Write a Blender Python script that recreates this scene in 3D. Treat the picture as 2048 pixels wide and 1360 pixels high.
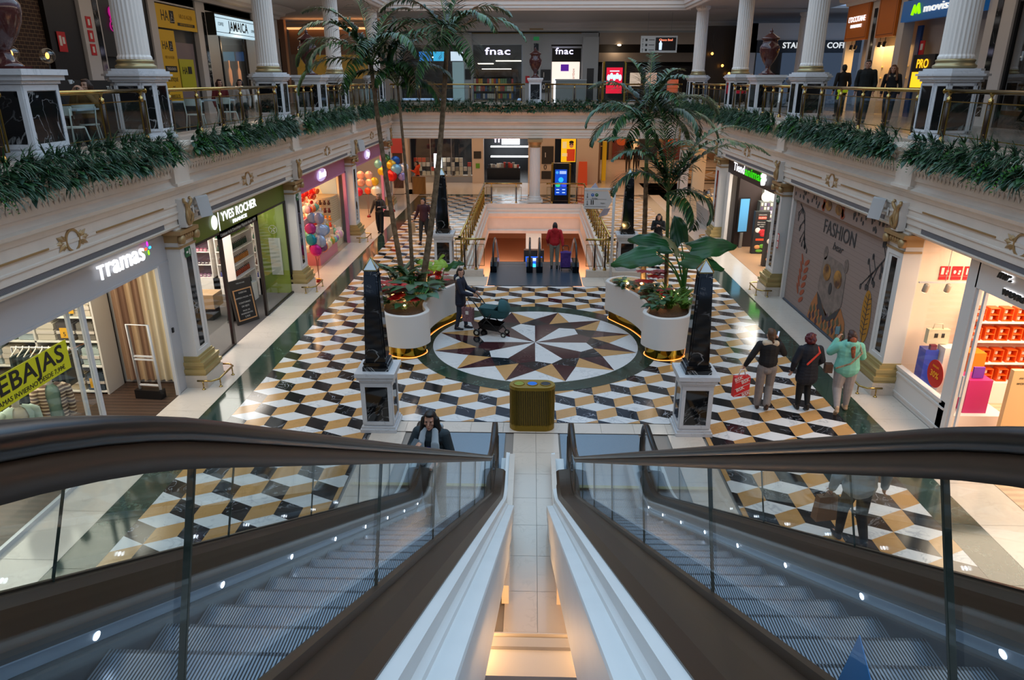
import bpy, math, random
from mathutils import Vector, Matrix, Euler, noise
PI=math.pi
random.seed(7)
for o in list(bpy.data.objects): bpy.data.objects.remove(o)
SC=bpy.context.scene; COL=SC.collection
# ---------------------------------------------------------------- camera
cd=bpy.data.cameras.new('camera'); cam=bpy.data.objects.new('camera',cd); COL.objects.link(cam)
cd.sensor_width=36; cd.lens=36*1432.5/2048; cd.clip_start=.02; cd.clip_end=300
cam.location=(0,0,6.3); cam.rotation_euler=(math.radians(90-19.99),0,math.radians(1.564))
SC.camera=cam
# ---------------------------------------------------------------- view + world
SC.view_settings.view_transform='Standard'; SC.view_settings.look='None'
SC.view_settings.gamma=1; SC.view_settings.use_curve_mapping=False
SC.view_settings.exposure=0.0
W=bpy.data.worlds.new('World'); SC.world=W; W.use_nodes=True
W.node_tree.nodes['Background'].inputs[0].default_value=(.42,.62,1,1)
W.node_tree.nodes['Background'].inputs[1].default_value=.6
def area(name,loc,size,power,color=(1,1,1),rot=(0,0,0),spread=PI):
    l=bpy.data.lights.new(name,'AREA'); l.shape='RECTANGLE'; l.size=size[0]; l.size_y=size[1]
    l.energy=power; l.color=color; l.spread=spread
    o=bpy.data.objects.new(name,l); o.location=loc; o.rotation_euler=rot; COL.objects.link(o); return o
def point(name,loc,power,color=(1,.75,.45),r=.03,parent=None):
    l=bpy.data.lights.new(name,'POINT'); l.energy=power; l.color=color; l.shadow_soft_size=r
    o=bpy.data.objects.new(name,l); o.location=loc; COL.objects.link(o)
    if parent: o.parent=parent
    return o
def spot(name,loc,rot,power,color=(1,.75,.45),ang=70,r=.04):
    l=bpy.data.lights.new(name,'SPOT'); l.energy=power; l.color=color; l.spot_size=math.radians(ang); l.spot_blend=.6; l.shadow_soft_size=r
    o=bpy.data.objects.new(name,l); o.location=loc; o.rotation_euler=rot; COL.objects.link(o); return o
X0=.12
# daylight falling through the skylight over the atrium
area('skylight_light',(X0,16,15.5),(13,40),2400,(.56,.82,1))
for sx in (-1,1): area('fascia_fill_light',(X0+sx*6.5,16,10.6),(.5,40),330,(1,.78,.58),(0,sx*.9,0))  # added warm fill aimed across at the gallery fascias, no real cove lamps
# warm downlights over the ground floor walkways and shops
WARM=(1,.60,.30)
area('far_hall_light',(X0,44,3.3),(26,5),330,(1,.66,.40))
area('far_hall_light_deep',(9,56,3.3),(10,12),400,(1,.64,.38))
area('upper_far_light',(X0,43,9.3),(22,4),130,(.95,.92,.9))
area('shop_light_home_textiles',(-10,11.3,3.25),(3.6,5),300,(1,.90,.74))
area('shop_light_cosmetics',(-10,18.2,3.2),(3.6,5.5),400,(1,.93,.84))
area('shop_light_sweets',(-9.8,25.6,3.2),(3.6,6),430,(1,.62,.32))
area('shop_light_sweets_far',(-9.8,33,3.2),(3.6,6),380,(1,.60,.30))
area('shop_light_gifts',(10.1,11.2,3.3),(3.6,5.5),520,(1,.76,.56))
area('shop_light_pets',(10.2,25.6,3.25),(3.6,5.5),520,(1,.95,.86))
area('hall_light_right',(10.2,33.2,3.3),(4,6),120,(1,.55,.27))
area('upper_left_light',(-10.3,22,9.3),(2.5,24),110,(1,.80,.62))
area('upper_right_light',(10.6,22,9.3),(2.5,24),110,(1,.82,.66))
area('lower_floor_light',(X0,34,-1.3),(8,9),900,(1,.93,.86))
for sx in (-.85,1.1): point('under_escalator_light',(sx,6.7,.12),55,(1,.55,.22),.1)
# ---------------------------------------------------------------- materials
def s2l(c):
    c=c/255.; return c/12.92 if c<=.04045 else ((c+.055)/1.055)**2.4
def rgb(c):
    if isinstance(c,str): c=tuple(int(c[i:i+2],16) for i in (0,2,4))
    return (s2l(c[0]),s2l(c[1]),s2l(c[2]),1)
MATS={}
def mat(name,c='808080',r=.5,m=0,em=0,emc=None,noise_s=0,noise_a=.15,bump=0,bs=40,alpha=1,coat=0,c2=None,spec=.5):
    """principled material; c and c2 mix through a noise texture in object space"""
    if name in MATS: return MATS[name]
    M=bpy.data.materials.new(name); M.use_nodes=True; N=M.node_tree.nodes; L=M.node_tree.links; P=N['Principled BSDF']
    col=rgb(c); P.inputs['Base Color'].default_value=col; P.inputs['Roughness'].default_value=r; P.inputs['Metallic'].default_value=m
    P.inputs['Specular IOR Level'].default_value=spec
    if coat: P.inputs['Coat Weight'].default_value=coat; P.inputs['Coat Roughness'].default_value=.08
    if em: P.inputs['Emission Color'].default_value=rgb(emc or c); P.inputs['Emission Strength'].default_value=em
    if alpha<1: P.inputs['Alpha'].default_value=alpha
    tc=None
    if noise_s or bump: tc=N.new('ShaderNodeTexCoord')
    if noise_s:
        n=N.new('ShaderNodeTexNoise'); n.inputs['Scale'].default_value=noise_s; n.inputs['Detail'].default_value=5
        L.new(tc.outputs['Object'],n.inputs['Vector']); mx=N.new('ShaderNodeMix'); mx.data_type='RGBA'
        mr=N.new('ShaderNodeMapRange'); mr.inputs[1].default_value=.35; mr.inputs[2].default_value=.65
        L.new(n.outputs['Fac'],mr.inputs[0]); L.new(mr.outputs[0],mx.inputs['Factor'])
        b=rgb(c2) if c2 else tuple(v*(1-noise_a*2) for v in col[:3])+(1,)
        mx.inputs['A'].default_value=col; mx.inputs['B'].default_value=b
        L.new(mx.outputs['Result'],P.inputs['Base Color'])
    if bump:
        n2=N.new('ShaderNodeTexNoise'); n2.inputs['Scale'].default_value=bs; L.new(tc.outputs['Object'],n2.inputs['Vector'])
        b=N.new('ShaderNodeBump'); b.inputs['Strength'].default_value=bump; b.inputs['Distance'].default_value=.01
        L.new(n2.outputs['Fac'],b.inputs['Height']); L.new(b.outputs[0],P.inputs['Normal'])
    MATS[name]=M; return M
def marble(name,c,vein,scale=2.5,width=.03,r=.12,amt=.8,cloud=.12,coat=0):
    """polished stone: cloudy base crossed by thin veins; each slab shifted by its island"""
    if name in MATS: return MATS[name]
    M=bpy.data.materials.new(name); M.use_nodes=True; N=M.node_tree.nodes; L=M.node_tree.links; P=N['Principled BSDF']
    P.inputs['Roughness'].default_value=r; P.inputs['Coat Weight'].default_value=coat; P.inputs['Coat Roughness'].default_value=.04
    tc=N.new('ShaderNodeTexCoord'); ge=N.new('ShaderNodeNewGeometry'); ad=N.new('ShaderNodeVectorMath'); ad.operation='MULTIPLY_ADD'
    cb=N.new('ShaderNodeCombineXYZ'); 
    for i in range(3): L.new(ge.outputs['Random Per Island'],cb.inputs[i])
    L.new(cb.outputs[0],ad.inputs[0]); ad.inputs[1].default_value=(37,53,91); L.new(tc.outputs['Object'],ad.inputs[2])
    n=N.new('ShaderNodeTexNoise'); n.inputs['Scale'].default_value=scale; n.inputs['Detail'].default_value=7; n.inputs['Distortion'].default_value=1.4
    L.new(ad.outputs[0],n.inputs['Vector'])
    s=N.new('ShaderNodeMath'); s.operation='SUBTRACT'; s.inputs[1].default_value=.5; L.new(n.outputs['Fac'],s.inputs[0])
    a=N.new('ShaderNodeMath'); a.operation='ABSOLUTE'; L.new(s.outputs[0],a.inputs[0])
    mr=N.new('ShaderNodeMapRange'); mr.inputs[1].default_value=0; mr.inputs[2].default_value=width; mr.inputs[3].default_value=amt; mr.inputs[4].default_value=0
    L.new(a.outputs[0],mr.inputs[0])
    n3=N.new('ShaderNodeTexNoise'); n3.inputs['Scale'].default_value=scale*.6; L.new(ad.outputs[0],n3.inputs['Vector'])
    mu=N.new('ShaderNodeMath'); mu.operation='MULTIPLY'; L.new(mr.outputs[0],mu.inputs[0])
    mr3=N.new('ShaderNodeMapRange'); mr3.inputs[1].default_value=.45; mr3.inputs[2].default_value=.62; L.new(n3.outputs['Fac'],mr3.inputs[0]); L.new(mr3.outputs[0],mu.inputs[1])
    mx=N.new('ShaderNodeMix'); mx.data_type='RGBA'; base=rgb(c)
    hv=N.new('ShaderNodeHueSaturation'); hv.inputs['Color'].default_value=base
    mv=N.new('ShaderNodeMapRange'); mv.inputs[3].default_value=1-cloud; mv.inputs[4].default_value=1+cloud
    av=N.new('ShaderNodeMath'); av.operation='ADD'; L.new(ge.outputs['Random Per Island'],av.inputs[0]); L.new(n3.outputs['Fac'],av.inputs[1])
    mv.inputs[1].default_value=.3; mv.inputs[2].default_value=1.7; L.new(av.outputs[0],mv.inputs[0]); L.new(mv.outputs[0],hv.inputs['Value'])
    L.new(hv.outputs[0],mx.inputs['A']); mx.inputs['B'].default_value=rgb(vein); L.new(mu.outputs[0],mx.inputs['Factor'])
    L.new(mx.outputs['Result'],P.inputs['Base Color']); MATS[name]=M; return M
def glass(name='glass_clear',tint=(.95,.975,.975),refl=.10):
    if name in MATS: return MATS[name]
    M=bpy.data.materials.new(name); M.use_nodes=True; N=M.node_tree.nodes; L=M.node_tree.links; N.remove(N['Principled BSDF'])
    t=N.new('ShaderNodeBsdfTransparent'); t.inputs[0].default_value=tint+(1,)
    g=N.new('ShaderNodeBsdfGlossy'); g.inputs['Roughness'].default_value=.02; g.inputs[0].default_value=(1,1,1,1)
    lw=N.new('ShaderNodeLayerWeight'); lw.inputs[0].default_value=.5
    f=N.new('ShaderNodeMath'); f.operation='POWER'; f.inputs[1].default_value=4.5; L.new(lw.outputs['Facing'],f.inputs[0])
    mm=N.new('ShaderNodeMath'); mm.operation='MULTIPLY_ADD'; mm.inputs[1].default_value=.42; mm.inputs[2].default_value=refl*.28; mm.use_clamp=True
    L.new(f.outputs[0],mm.inputs[0]); m=N.new('ShaderNodeMixShader'); L.new(mm.outputs[0],m.inputs[0]); L.new(t.outputs[0],m.inputs[1]); L.new(g.outputs[0],m.inputs[2])
    L.new(m.outputs[0],N['Material Output'].inputs[0]); MATS[name]=M; return M
def ribbed(name,c,dark,freq,axis=0,r=.35,m=.8,duty=.5):
    """fine parallel ribs (stair treads, grilles, shutter boards) across one object axis"""
    if name in MATS: return MATS[name]
    M=bpy.data.materials.new(name); M.use_nodes=True; N=M.node_tree.nodes; L=M.node_tree.links; P=N['Principled BSDF']
    P.inputs['Roughness'].default_value=r; P.inputs['Metallic'].default_value=m
    tc=N.new('ShaderNodeTexCoord'); sp=N.new('ShaderNodeSeparateXYZ'); L.new(tc.outputs['Object'],sp.inputs[0])
    a=N.new('ShaderNodeMath'); a.operation='MULTIPLY'; a.inputs[1].default_value=freq; L.new(sp.outputs[axis],a.inputs[0])
    f=N.new('ShaderNodeMath'); f.operation='FRACT'; L.new(a.outputs[0],f.inputs[0])
    g=N.new('ShaderNodeMath'); g.operation='LESS_THAN'; g.inputs[1].default_value=duty; L.new(f.outputs[0],g.inputs[0])
    mx=N.new('ShaderNodeMix'); mx.data_type='RGBA'; mx.inputs['A'].default_value=rgb(c); mx.inputs['B'].default_value=rgb(dark)
    L.new(g.outputs[0],mx.inputs['Factor']); L.new(mx.outputs['Result'],P.inputs['Base Color'])
    MATS[name]=M; return M
WHITE=mat('painted_white','d9d2cb',.45); IVORY=mat('ivory_stucco','dfd2c4',.5,noise_s=3,noise_a=.03)
GOLDP=mat('gold_paint','a8875a',.4,.35); BRASS=mat('polished_brass','b0945a',.18,1); BRASSD=mat('brass_dull','8f7434',.3,.9)
BRONZE=mat('bronze_post','33241a',.38,.3); BLACKM=marble('black_marble','101113','c8c8c8',1.3,.012,.06,.7)
WMARB=marble('white_marble','dcd9d6','6d7480',2.2,.05,.18,.5); GMARB=marble('grey_marble','b9b7b8','8a8c92',6,.06,.3,.4)
T_W=marble('tile_white','d6d4d2','7c828c',3,.04,.15,.45,.06); T_B=marble('tile_black','17191d','b9bcc4',2.2,.012,.12,.8,.3); T_G=marble('tile_gold','bd8f58','8a6534',5,.05,.16,.35,.12)
T_GREEN=marble('green_marble','24382f','6f8a7c',2.2,.015,.09,.5,.25); T_RED=marble('red_marble','3e2024','8a6a6a',3,.012,.1,.5,.15)
CREAM=marble('cream_stone','cdbfb0','a99a8a',3,.03,.15,.3,.05)
CHROME=mat('steel_brushed','9aa0a6',.3,.9); BLK=mat('black_plastic','0c0c0e',.35); RUB=mat('handrail_rubber','0e0f12',.28)
GL=glass(); DARK=mat('dark_void','0a0a0b',.8)
# ---------------------------------------------------------------- mesh building
class MB:
    def __init__(s): s.v=[]; s.f=[]; s.m=[]; s.sm=[]; s.T=Matrix()
    def add(s,vs,fs,mi=0,sm=False):
        b=len(s.v); s.v+= [tuple(s.T@Vector(p)) for p in vs]
        for f in fs: s.f.append(tuple(b+i for i in f)); s.m.append(mi); s.sm.append(sm)
        return s
    def box(s,a,b,mi=0):
        x0,y0,z0=a; x1,y1,z1=b
        if x0>x1:x0,x1=x1,x0
        if y0>y1:y0,y1=y1,y0
        if z0>z1:z0,z1=z1,z0
        v=[(x0,y0,z0),(x1,y0,z0),(x1,y1,z0),(x0,y1,z0),(x0,y0,z1),(x1,y0,z1),(x1,y1,z1),(x0,y1,z1)]
        return s.add(v,[(0,3,2,1),(4,5,6,7),(0,1,5,4),(1,2,6,5),(2,3,7,6),(3,0,4,7)],mi)
    def cbox(s,c,d,mi=0): return s.box([c[i]-d[i]/2 for i in range(3)],[c[i]+d[i]/2 for i in range(3)],mi)
    def frus(s,c0,w0,c1,w1,mi=0):
        """tapered box between two horizontal rectangles: centres c, half sizes w"""
        v=[(c[0]+sx*w[0],c[1]+sy*w[1],c[2]) for c,w in ((c0,w0),(c1,w1)) for sx,sy in ((-1,-1),(1,-1),(1,1),(-1,1))]
        return s.add(v,[(3,2,1,0),(4,5,6,7),(0,1,5,4),(1,2,6,5),(2,3,7,6),(3,0,4,7)],mi)
    def quad(s,a,b,c,d,mi=0): return s.add([a,b,c,d],[(0,1,2,3)],mi)
    def poly(s,pts,mi=0): return s.add(pts,[tuple(range(len(pts)))],mi)
    def prism(s,pts,h,mi=0):
        """vertical prism over a list of (x,y), z from h[0] to h[1]"""
        n=len(pts); v=[(p[0],p[1],h[0]) for p in pts]+[(p[0],p[1],h[1]) for p in pts]
        return s.add(v,[tuple(range(n))[::-1],tuple(range(n,2*n))]+[(i,(i+1)%n,n+(i+1)%n,n+i) for i in range(n)],mi)
    def extr(s,pts,d,mi=0):
        """flat 3D polygon thickened by vector d"""
        n=len(pts); d=Vector(d); v=[tuple(p) for p in pts]+[tuple(Vector(p)+d) for p in pts]
        return s.add(v,[tuple(range(n))[::-1],tuple(range(n,2*n))]+[(i,(i+1)%n,n+(i+1)%n,n+i) for i in range(n)],mi)
    def lathe(s,pr,c=(0,0,0),n=24,mi=0,sm=True,flute=0,fn=24):
        v=[];f=[]
        for r,z in pr:
            for i in range(n):
                a=2*PI*i/n; rr=r
                if flute: rr=r*(1-flute*abs(math.sin(a*fn/2))**.6*0+ -flute*(i%2))
                v.append((c[0]+rr*math.cos(a),c[1]+rr*math.sin(a),c[2]+z))
        k=len(pr)
        for j in range(k-1):
            for i in range(n): f.append((j*n+i,j*n+(i+1)%n,(j+1)*n+(i+1)%n,(j+1)*n+i))
        s.add(v,f,mi,sm)
        s.add(v[:n],[tuple(range(n))[::-1]],mi); s.add(v[-n:],[tuple(range(n))],mi); return s
    def tube(s,pts,r,n=8,mi=0,sm=True,cap=True):
        pts=[Vector(p) for p in pts]; rs=r if isinstance(r,(list,tuple)) else [r]*len(pts)
        v=[];f=[];up=None
        for i,p in enumerate(pts):
            t=(pts[min(i+1,len(pts)-1)]-pts[max(i-1,0)]).normalized()
            if up is None:
                up=t.cross(Vector((0,0,1)) if abs(t.z)<.9 else Vector((1,0,0))).normalized()
            up=(up-t*up.dot(t)).normalized(); w=t.cross(up)
            for k in range(n):
                a=2*PI*k/n; v.append(tuple(p+(up*math.cos(a)+w*math.sin(a))*rs[i]))
        for j in range(len(pts)-1):
            for k in range(n): f.append((j*n+k,j*n+(k+1)%n,(j+1)*n+(k+1)%n,(j+1)*n+k))
        if cap: f+= [tuple(range(n))[::-1],tuple(range((len(pts)-1)*n,len(pts)*n))]
        return s.add(v,f,mi,sm)
    def ball(s,c,r,mi=0,n=12,k=8,sm=True):
        if not isinstance(r,(list,tuple)): r=(r,r,r)
        v=[(c[0],c[1],c[2]-r[2])]
        for j in range(1,k):
            t=PI*j/k
            for i in range(n):
                a=2*PI*i/n; v.append((c[0]+r[0]*math.sin(t)*math.cos(a),c[1]+r[1]*math.sin(t)*math.sin(a),c[2]-r[2]*math.cos(t)))
        v.append((c[0],c[1],c[2]+r[2])); f=[(0,1+(i+1)%n,1+i) for i in range(n)]
        for j in range(k-2):
            for i in range(n): f.append((1+j*n+i,1+j*n+(i+1)%n,1+(j+1)*n+(i+1)%n,1+(j+1)*n+i))
        l=len(v)-1; b=1+(k-2)*n; f+=[(l,b+i,b+(i+1)%n) for i in range(n)]
        return s.add(v,f,mi,sm)
    def sweep(s,prof,path,mi=0,closed=True,sm=False,fn=None):
        """prof: list of 2D; path: list of callables results fn(p,q)->3D"""
        n=len(prof); v=[fn(p,q) for q in path for p in prof]; f=[]
        for j in range(len(path)-1):
            for i in range(n if closed else n-1): f.append((j*n+i,j*n+(i+1)%n,(j+1)*n+(i+1)%n,(j+1)*n+i))
        if closed: f+=[tuple(range(n))[::-1],tuple(range((len(path)-1)*n,len(path)*n))]
        return s.add(v,f,mi,sm)
    def build(s,name,mats,parent=None,loc=None,fix=True):
        me=bpy.data.meshes.new(name); me.from_pydata(s.v,[],s.f)
        if not isinstance(mats,(list,tuple)): mats=[mats]
        for m in mats: me.materials.append(m)
        me.polygons.foreach_set('material_index',s.m); me.polygons.foreach_set('use_smooth',s.sm)
        if fix:
            import bmesh
            bm=bmesh.new(); bm.from_mesh(me); bmesh.ops.recalc_face_normals(bm,faces=bm.faces); bm.to_mesh(me); bm.free()
        me.update(); o=bpy.data.objects.new(name,me); COL.objects.link(o)
        if parent: o.parent=parent
        if loc: o.location=loc
        return o
def tag(o,label,cat,group=None):
    o['label']=label; o['category']=cat
    if group: o['group']=group
    return o
def struct(o): o['kind']='structure'; return o
def thing(name,label,cat,loc=(0,0,0),rz=0,group=None,scale=1):
    o=bpy.data.objects.new(name,None); COL.objects.link(o); o.empty_display_size=.1
    o.location=loc; o.rotation_euler=(0,0,rz); o.scale=(scale,)*3; return tag(o,label,cat,group)
def dup(root,loc=None,rz=None,label=None,group=None,scale=None):
    r=root.copy(); COL.objects.link(r)
    if loc is not None: r.location=loc
    if rz is not None: r.rotation_euler=(0,0,rz)
    if label: r['label']=label
    if group: r['group']=group
    if scale: r.scale=(scale,)*3
    for ch in root.children:
        if ch.type=='LIGHT': pass
        c=ch.copy(); COL.objects.link(c); c.parent=r
        for g in ch.children:
            d=g.copy(); COL.objects.link(d); d.parent=c
    return r
def text(s,size,m,loc,rot,parent=None,name='lettering',depth=.01,align='CENTER',wide=1,bold=0,shear=0,fit=0):
    """lettering from the built-in font as a mesh; size is cap height"""
    cu=bpy.data.curves.new(name,'FONT'); cu.body=s; cu.size=size/.7; cu.extrude=depth; cu.align_x=align; cu.align_y='CENTER'
    cu.offset=bold*.45; cu.resolution_u=3; cu.shear=shear; cu.space_character=1.0+bold*4
    t=bpy.data.objects.new(name,cu); COL.objects.link(t); bpy.context.view_layer.update()
    me=bpy.data.meshes.new_from_object(t.evaluated_get(bpy.context.evaluated_depsgraph_get())); bpy.data.objects.remove(t)
    me.name=name; me.materials.clear(); me.materials.append(m)
    if fit:
        xs=[v.co.x for v in me.vertices]; wide=fit/(max(xs)-min(xs))
    o=bpy.data.objects.new(name,me); COL.objects.link(o); o.location=loc; o.rotation_euler=rot; o.scale=(wide,1,1)
    if parent: o.parent=parent
    return o
# text facing +x (left shops, reads along +y) and facing -x (right shops, reads along -y), and facing camera (-y)
R_LEFT=(PI/2,0,PI/2); R_RIGHT=(PI/2,0,-PI/2); R_FRONT=(PI/2,0,0)
# ================================================================ floor
def clip(poly,x0,y0,x1,y1):
    for ax,val,sg in ((0,x0,1),(0,x1,-1),(1,y0,1),(1,y1,-1)):
        out=[]
        for i in range(len(poly)):
            a=poly[i-1]; b=poly[i]; ia=(a[ax]-val)*sg>=-1e-9; ib=(b[ax]-val)*sg>=-1e-9
            if ia!=ib:
                t=(val-a[ax])/(b[ax]-a[ax]); out.append((a[0]+(b[0]-a[0])*t,a[1]+(b[1]-a[1])*t))
            if ib: out.append(b)
        poly=out
        if not poly: return []
    return poly
TW=6.063; GW=6.666; SW=7.57
HX0,HX1,HY0,HY1=-2.42,2.66,23.6,37.0      # opening down to the lower escalators
def cubes(rects,z=0,ox=-1.905,oy=13.95):
    m=MB(); px,py,h,a,v=.812,.6,.2,.406,.4
    for (x0,y0,x1,y1) in rects:
        n0=int((oy-y1)/py)-2; n1=int((oy-y0)/py)+2
        for n in range(n0,n1+1):
            yy=oy-py*n; sx=ox+(a if n%2 else 0)
            for k in range(int((x0-sx)/px)-2,int((x1-sx)/px)+2):
                x=sx+px*k
                for mi,q in ((0,[(x,yy),(x+a,yy-h),(x+2*a,yy),(x+a,yy+h)]),(1,[(x,yy),(x,yy-v),(x+a,yy-v-h),(x+a,yy-h)]),(2,[(x+a,yy-h),(x+a,yy-v-h),(x+2*a,yy-v),(x+2*a,yy)])):
                    c=clip(q,x0,y0,x1,y1)
                    if len(c)>2:
                        ar=abs(sum(c[i-1][0]*c[i][1]-c[i][0]*c[i-1][1] for i in range(len(c))))/2
                        if ar>1e-5: m.poly([(p[0],p[1],z) for p in c],mi)
    return m
L_,R_=X0-TW,X0+TW
F=cubes([(L_,12.62,R_,22.42),(L_,22.42,-3.75,41.5),(3.99,22.42,R_,41.5),(-3.75,25.0,HX0-.25,41.5),(HX1+.25,25.0,3.99,41.5),(HX0-.25,37.3,HX1+.25,41.5),(L_,1,-3.05,12.62),(3.29,1,R_,12.62),(10.5,37,15,44.5)])
struct(F.build('floor',[T_W,T_B,T_G],fix=False))
def slab(m,x0,y0,x1,y1,mi,z=0,d=.0): m.poly([(x0,y0,z),(x1,y0,z),(x1,y1,z),(x0,y1,z)],mi)
def tiled(m,x0,y0,x1,y1,tx,ty,mi,z=0):
    nx=max(1,round((x1-x0)/tx)); ny=max(1,round((y1-y0)/ty)); g=.0025
    for i in range(nx):
        for j in range(ny):
            slab(m,x0+(x1-x0)*i/nx+g,y0+(y1-y0)*j/ny+g,x0+(x1-x0)*(i+1)/nx-g,y0+(y1-y0)*(j+1)/ny-g,mi,z)
m=MB()
for s in (-1,1):
    a,b=sorted((X0+s*TW,X0+s*GW)); tiled(m,a,1,b,41.5,.6,1.4,0)
tiled(m,L_,41.5,R_,42.1,1.2,.6,0)
for x in (HX0-.25,): pass
struct(m.build('floor',[T_GREEN],fix=False))
m=MB()
for s in (-1,1):
    a,b=sorted((X0+s*GW,X0+s*SW)); tiled(m,a,1,b,44,.9,1.2,0)
tiled(m,-16,42.1,10.5,47.2,1.2,1.2,0); tiled(m,X0+SW,29.6,16,37,1.2,1.2,0); tiled(m,6.9,42.1,10.5,62,1.2,1.2,0)
tiled(m,10.5,44.5,20,62,1.2,1.2,0); tiled(m,4.5,47.2,6.9,62,1.2,1.2,0); tiled(m,15,37,20,44.5,1.2,1.2,0); tiled(m,R_+1.2,37,10.5,42.1,1.2,1.2,0)
# landing strips in front of both escalator banks
tiled(m,-3.0,12.17,3.24,12.6,.65,.43,0,.001); tiled(m,-3.0,8.2,-2.35,12.15,.6,.6,0); tiled(m,2.6,8.2,3.24,12.15,.6,.6,0)
tiled(m,-3.7,22.45,-1.45,23.6,.7,.6,0,.001); tiled(m,1.69,22.45,3.94,23.6,.7,.6,0,.001)
tiled(m,-.3,6.95,.54,12.15,.42,.75,0,.0)
struct(m.build('floor',[CREAM],fix=False))
m=MB(); m.box((-18,-1,-.4),(-2.35,HY0-1.15,-.03)); m.box((2.6,-1,-.4),(24,HY0-1.15,-.03)); m.box((-2.35,6.95,-.4),(2.6,HY0-1.15,-.03))
m.box((-18,HY0-1.15,-.4),(HX0,HY1,-.03)); m.box((HX1,HY0-1.15,-.4),(24,HY1,-.03)); m.box((-18,HY1,-.4),(24,66,-.03))
struct(m.build('floor',[mat('screed_bed','8d8278',.8)]))
# far circular medallion in the right hall
m=MB(); m.T=Matrix.Translation((12.0,51.5,.002)); m.lathe([(3.2,0),(3.2,.001)],n=48,mi=0,sm=False); m.T=Matrix.Translation((12.0,51.5,.004)); m.lathe([(2.6,0),(2.6,.001)],n=48,mi=1,sm=False)
m.T=Matrix.Translation((12,51.5,.006))
for i in range(12):
    a=2*PI*i/12; m.poly([(0,0,.001),(1.2*math.cos(a-.26),1.2*math.sin(a-.26),.001),(2.5*math.cos(a),2.5*math.sin(a),.001)],2)
m.T=Matrix()
for (x0,y0,x1,y1) in ((8.2,47,8.8,56),(15.2,47,15.8,56),(8.2,55.6,15.8,56.1),(8.2,47,15.8,47.4),(10.2,42.2,15,42.6),(10.2,38,10.6,42.6)): slab(m,x0,y0,x1,y1,0,.003)
struct(m.build('floor',[T_GREEN,mat('tan_stone','b08b5e',.15),T_W],fix=False))
# ---- star medallion
m=MB(); cx,cy=X0,17.14; Ri=2.585; Ro=3.06
def P2(r,a,z): return (cx+r*math.cos(a),cy+r*math.sin(a),z)
n=96
for i in range(n):
    a,b=2*PI*i/n,2*PI*(i+1)/n
    m.add([P2(Ri,a,.004),P2(Ro,a,.004),P2(Ro,b,.004),P2(Ri,b,.004)],[(0,1,2,3)],0)
m.poly([P2(Ri,2*PI*i/n,.003) for i in range(n)],1)
K=12
for i in range(K):
    a=2*PI*(i+.5)/K; d=PI/K
    tip=P2(Ri*.995,a,.005)
    m.poly([tip,P2(1.88,a-d,.005),P2(1.5,a,.005)],2); m.poly([tip,P2(1.5,a,.005),P2(1.88,a+d,.005)],3)
    m.poly([P2(1.5,a,.006),P2(1.88,a+d,.006),P2(1.5,a+2*d,.006),P2(1.3,a+d,.006)],4)
    m.poly([(cx,cy,.007),P2(1.3,a-d,.007),P2(1.5,a,.007),P2(1.3,a+d,.007)],1 if i%2 else 3)
struct(m.build('floor',[T_GREEN,T_W,T_G,T_RED,T_B],fix=False))
# ================================================================ gallery edges (frieze, cornice, parapet), both sides and the far end
def lx(s,d): return X0+s*d
FR=[(7.57,3.45),(7.34,3.45),(7.30,3.50),(7.32,3.50),(7.32,3.52),(7.35,3.52),(7.35,3.62),(7.32,3.62),(7.32,3.74),(7.29,3.75),(7.29,3.78),(7.32,3.79),(7.32,3.9),(7.30,3.9),(7.30,3.95),(7.32,3.95),(7.32,4.10),(7.29,4.12),(7.26,4.2),(7.18,4.24),(7.15,4.30),(7.22,4.33),(7.27,4.40),(7.27,4.44),(7.22,4.47),(7.24,4.60),(7.16,4.72),(7.15,4.76),(7.23,4.80),(7.23,4.92),(7.18,4.95),(7.10,5.0),(7.06,5.06),(7.06,5.10),(7.9,5.10),(7.9,5.0),(7.57,5.0)]
for s in (-1,1):
    m=MB(); m.sweep(FR,[-1.2,37.9],fn=lambda p,q:(lx(s,p[0]),q,p[1])); struct(m.build('trim_%d'%(1 if s<0 else 2),IVORY))
m=MB(); m.sweep(FR,[-7.3,10.6],fn=lambda p,q:(X0+q,37.9-7.32+p[0],p[1])); struct(m.build('trim_3',IVORY))
# leaf and tongue moulding, dentils: repeated relief on the parapet
m=MB()
for s in (-1,1):
    y=1.0
    while y<37.6:
        m.T=Matrix(); x=lx(s,7.19)
        m.add([(x,y,4.71),(x,y+.11,4.71),(lx(s,7.235),y+.055,4.52),(lx(s,7.16),y+.055,4.66)],[(0,3,2),(3,1,2),(0,1,3)])
        if int(y*8)%1==0: m.box((lx(s,7.235),y,4.81),(lx(s,7.2),y+.06,4.88))
        y+=.13
x=-7.1
while x<7.4:
    m.box((x,37.78,4.81),(x+.06,37.82,4.88)); x+=.13
struct(m.build('trim_4',IVORY))
# kerb the gallery railing stands on
m=MB()
for s in (-1,1): m.box((lx(s,7.28),-1,5.1),(lx(s,7.95),37.9,5.2))
m.box((-7.83,37.85,5.1),(10.6,38.5,5.2)); struct(m.build('trim_5',mat('kerb_stone','bda798',.3)))
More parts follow.
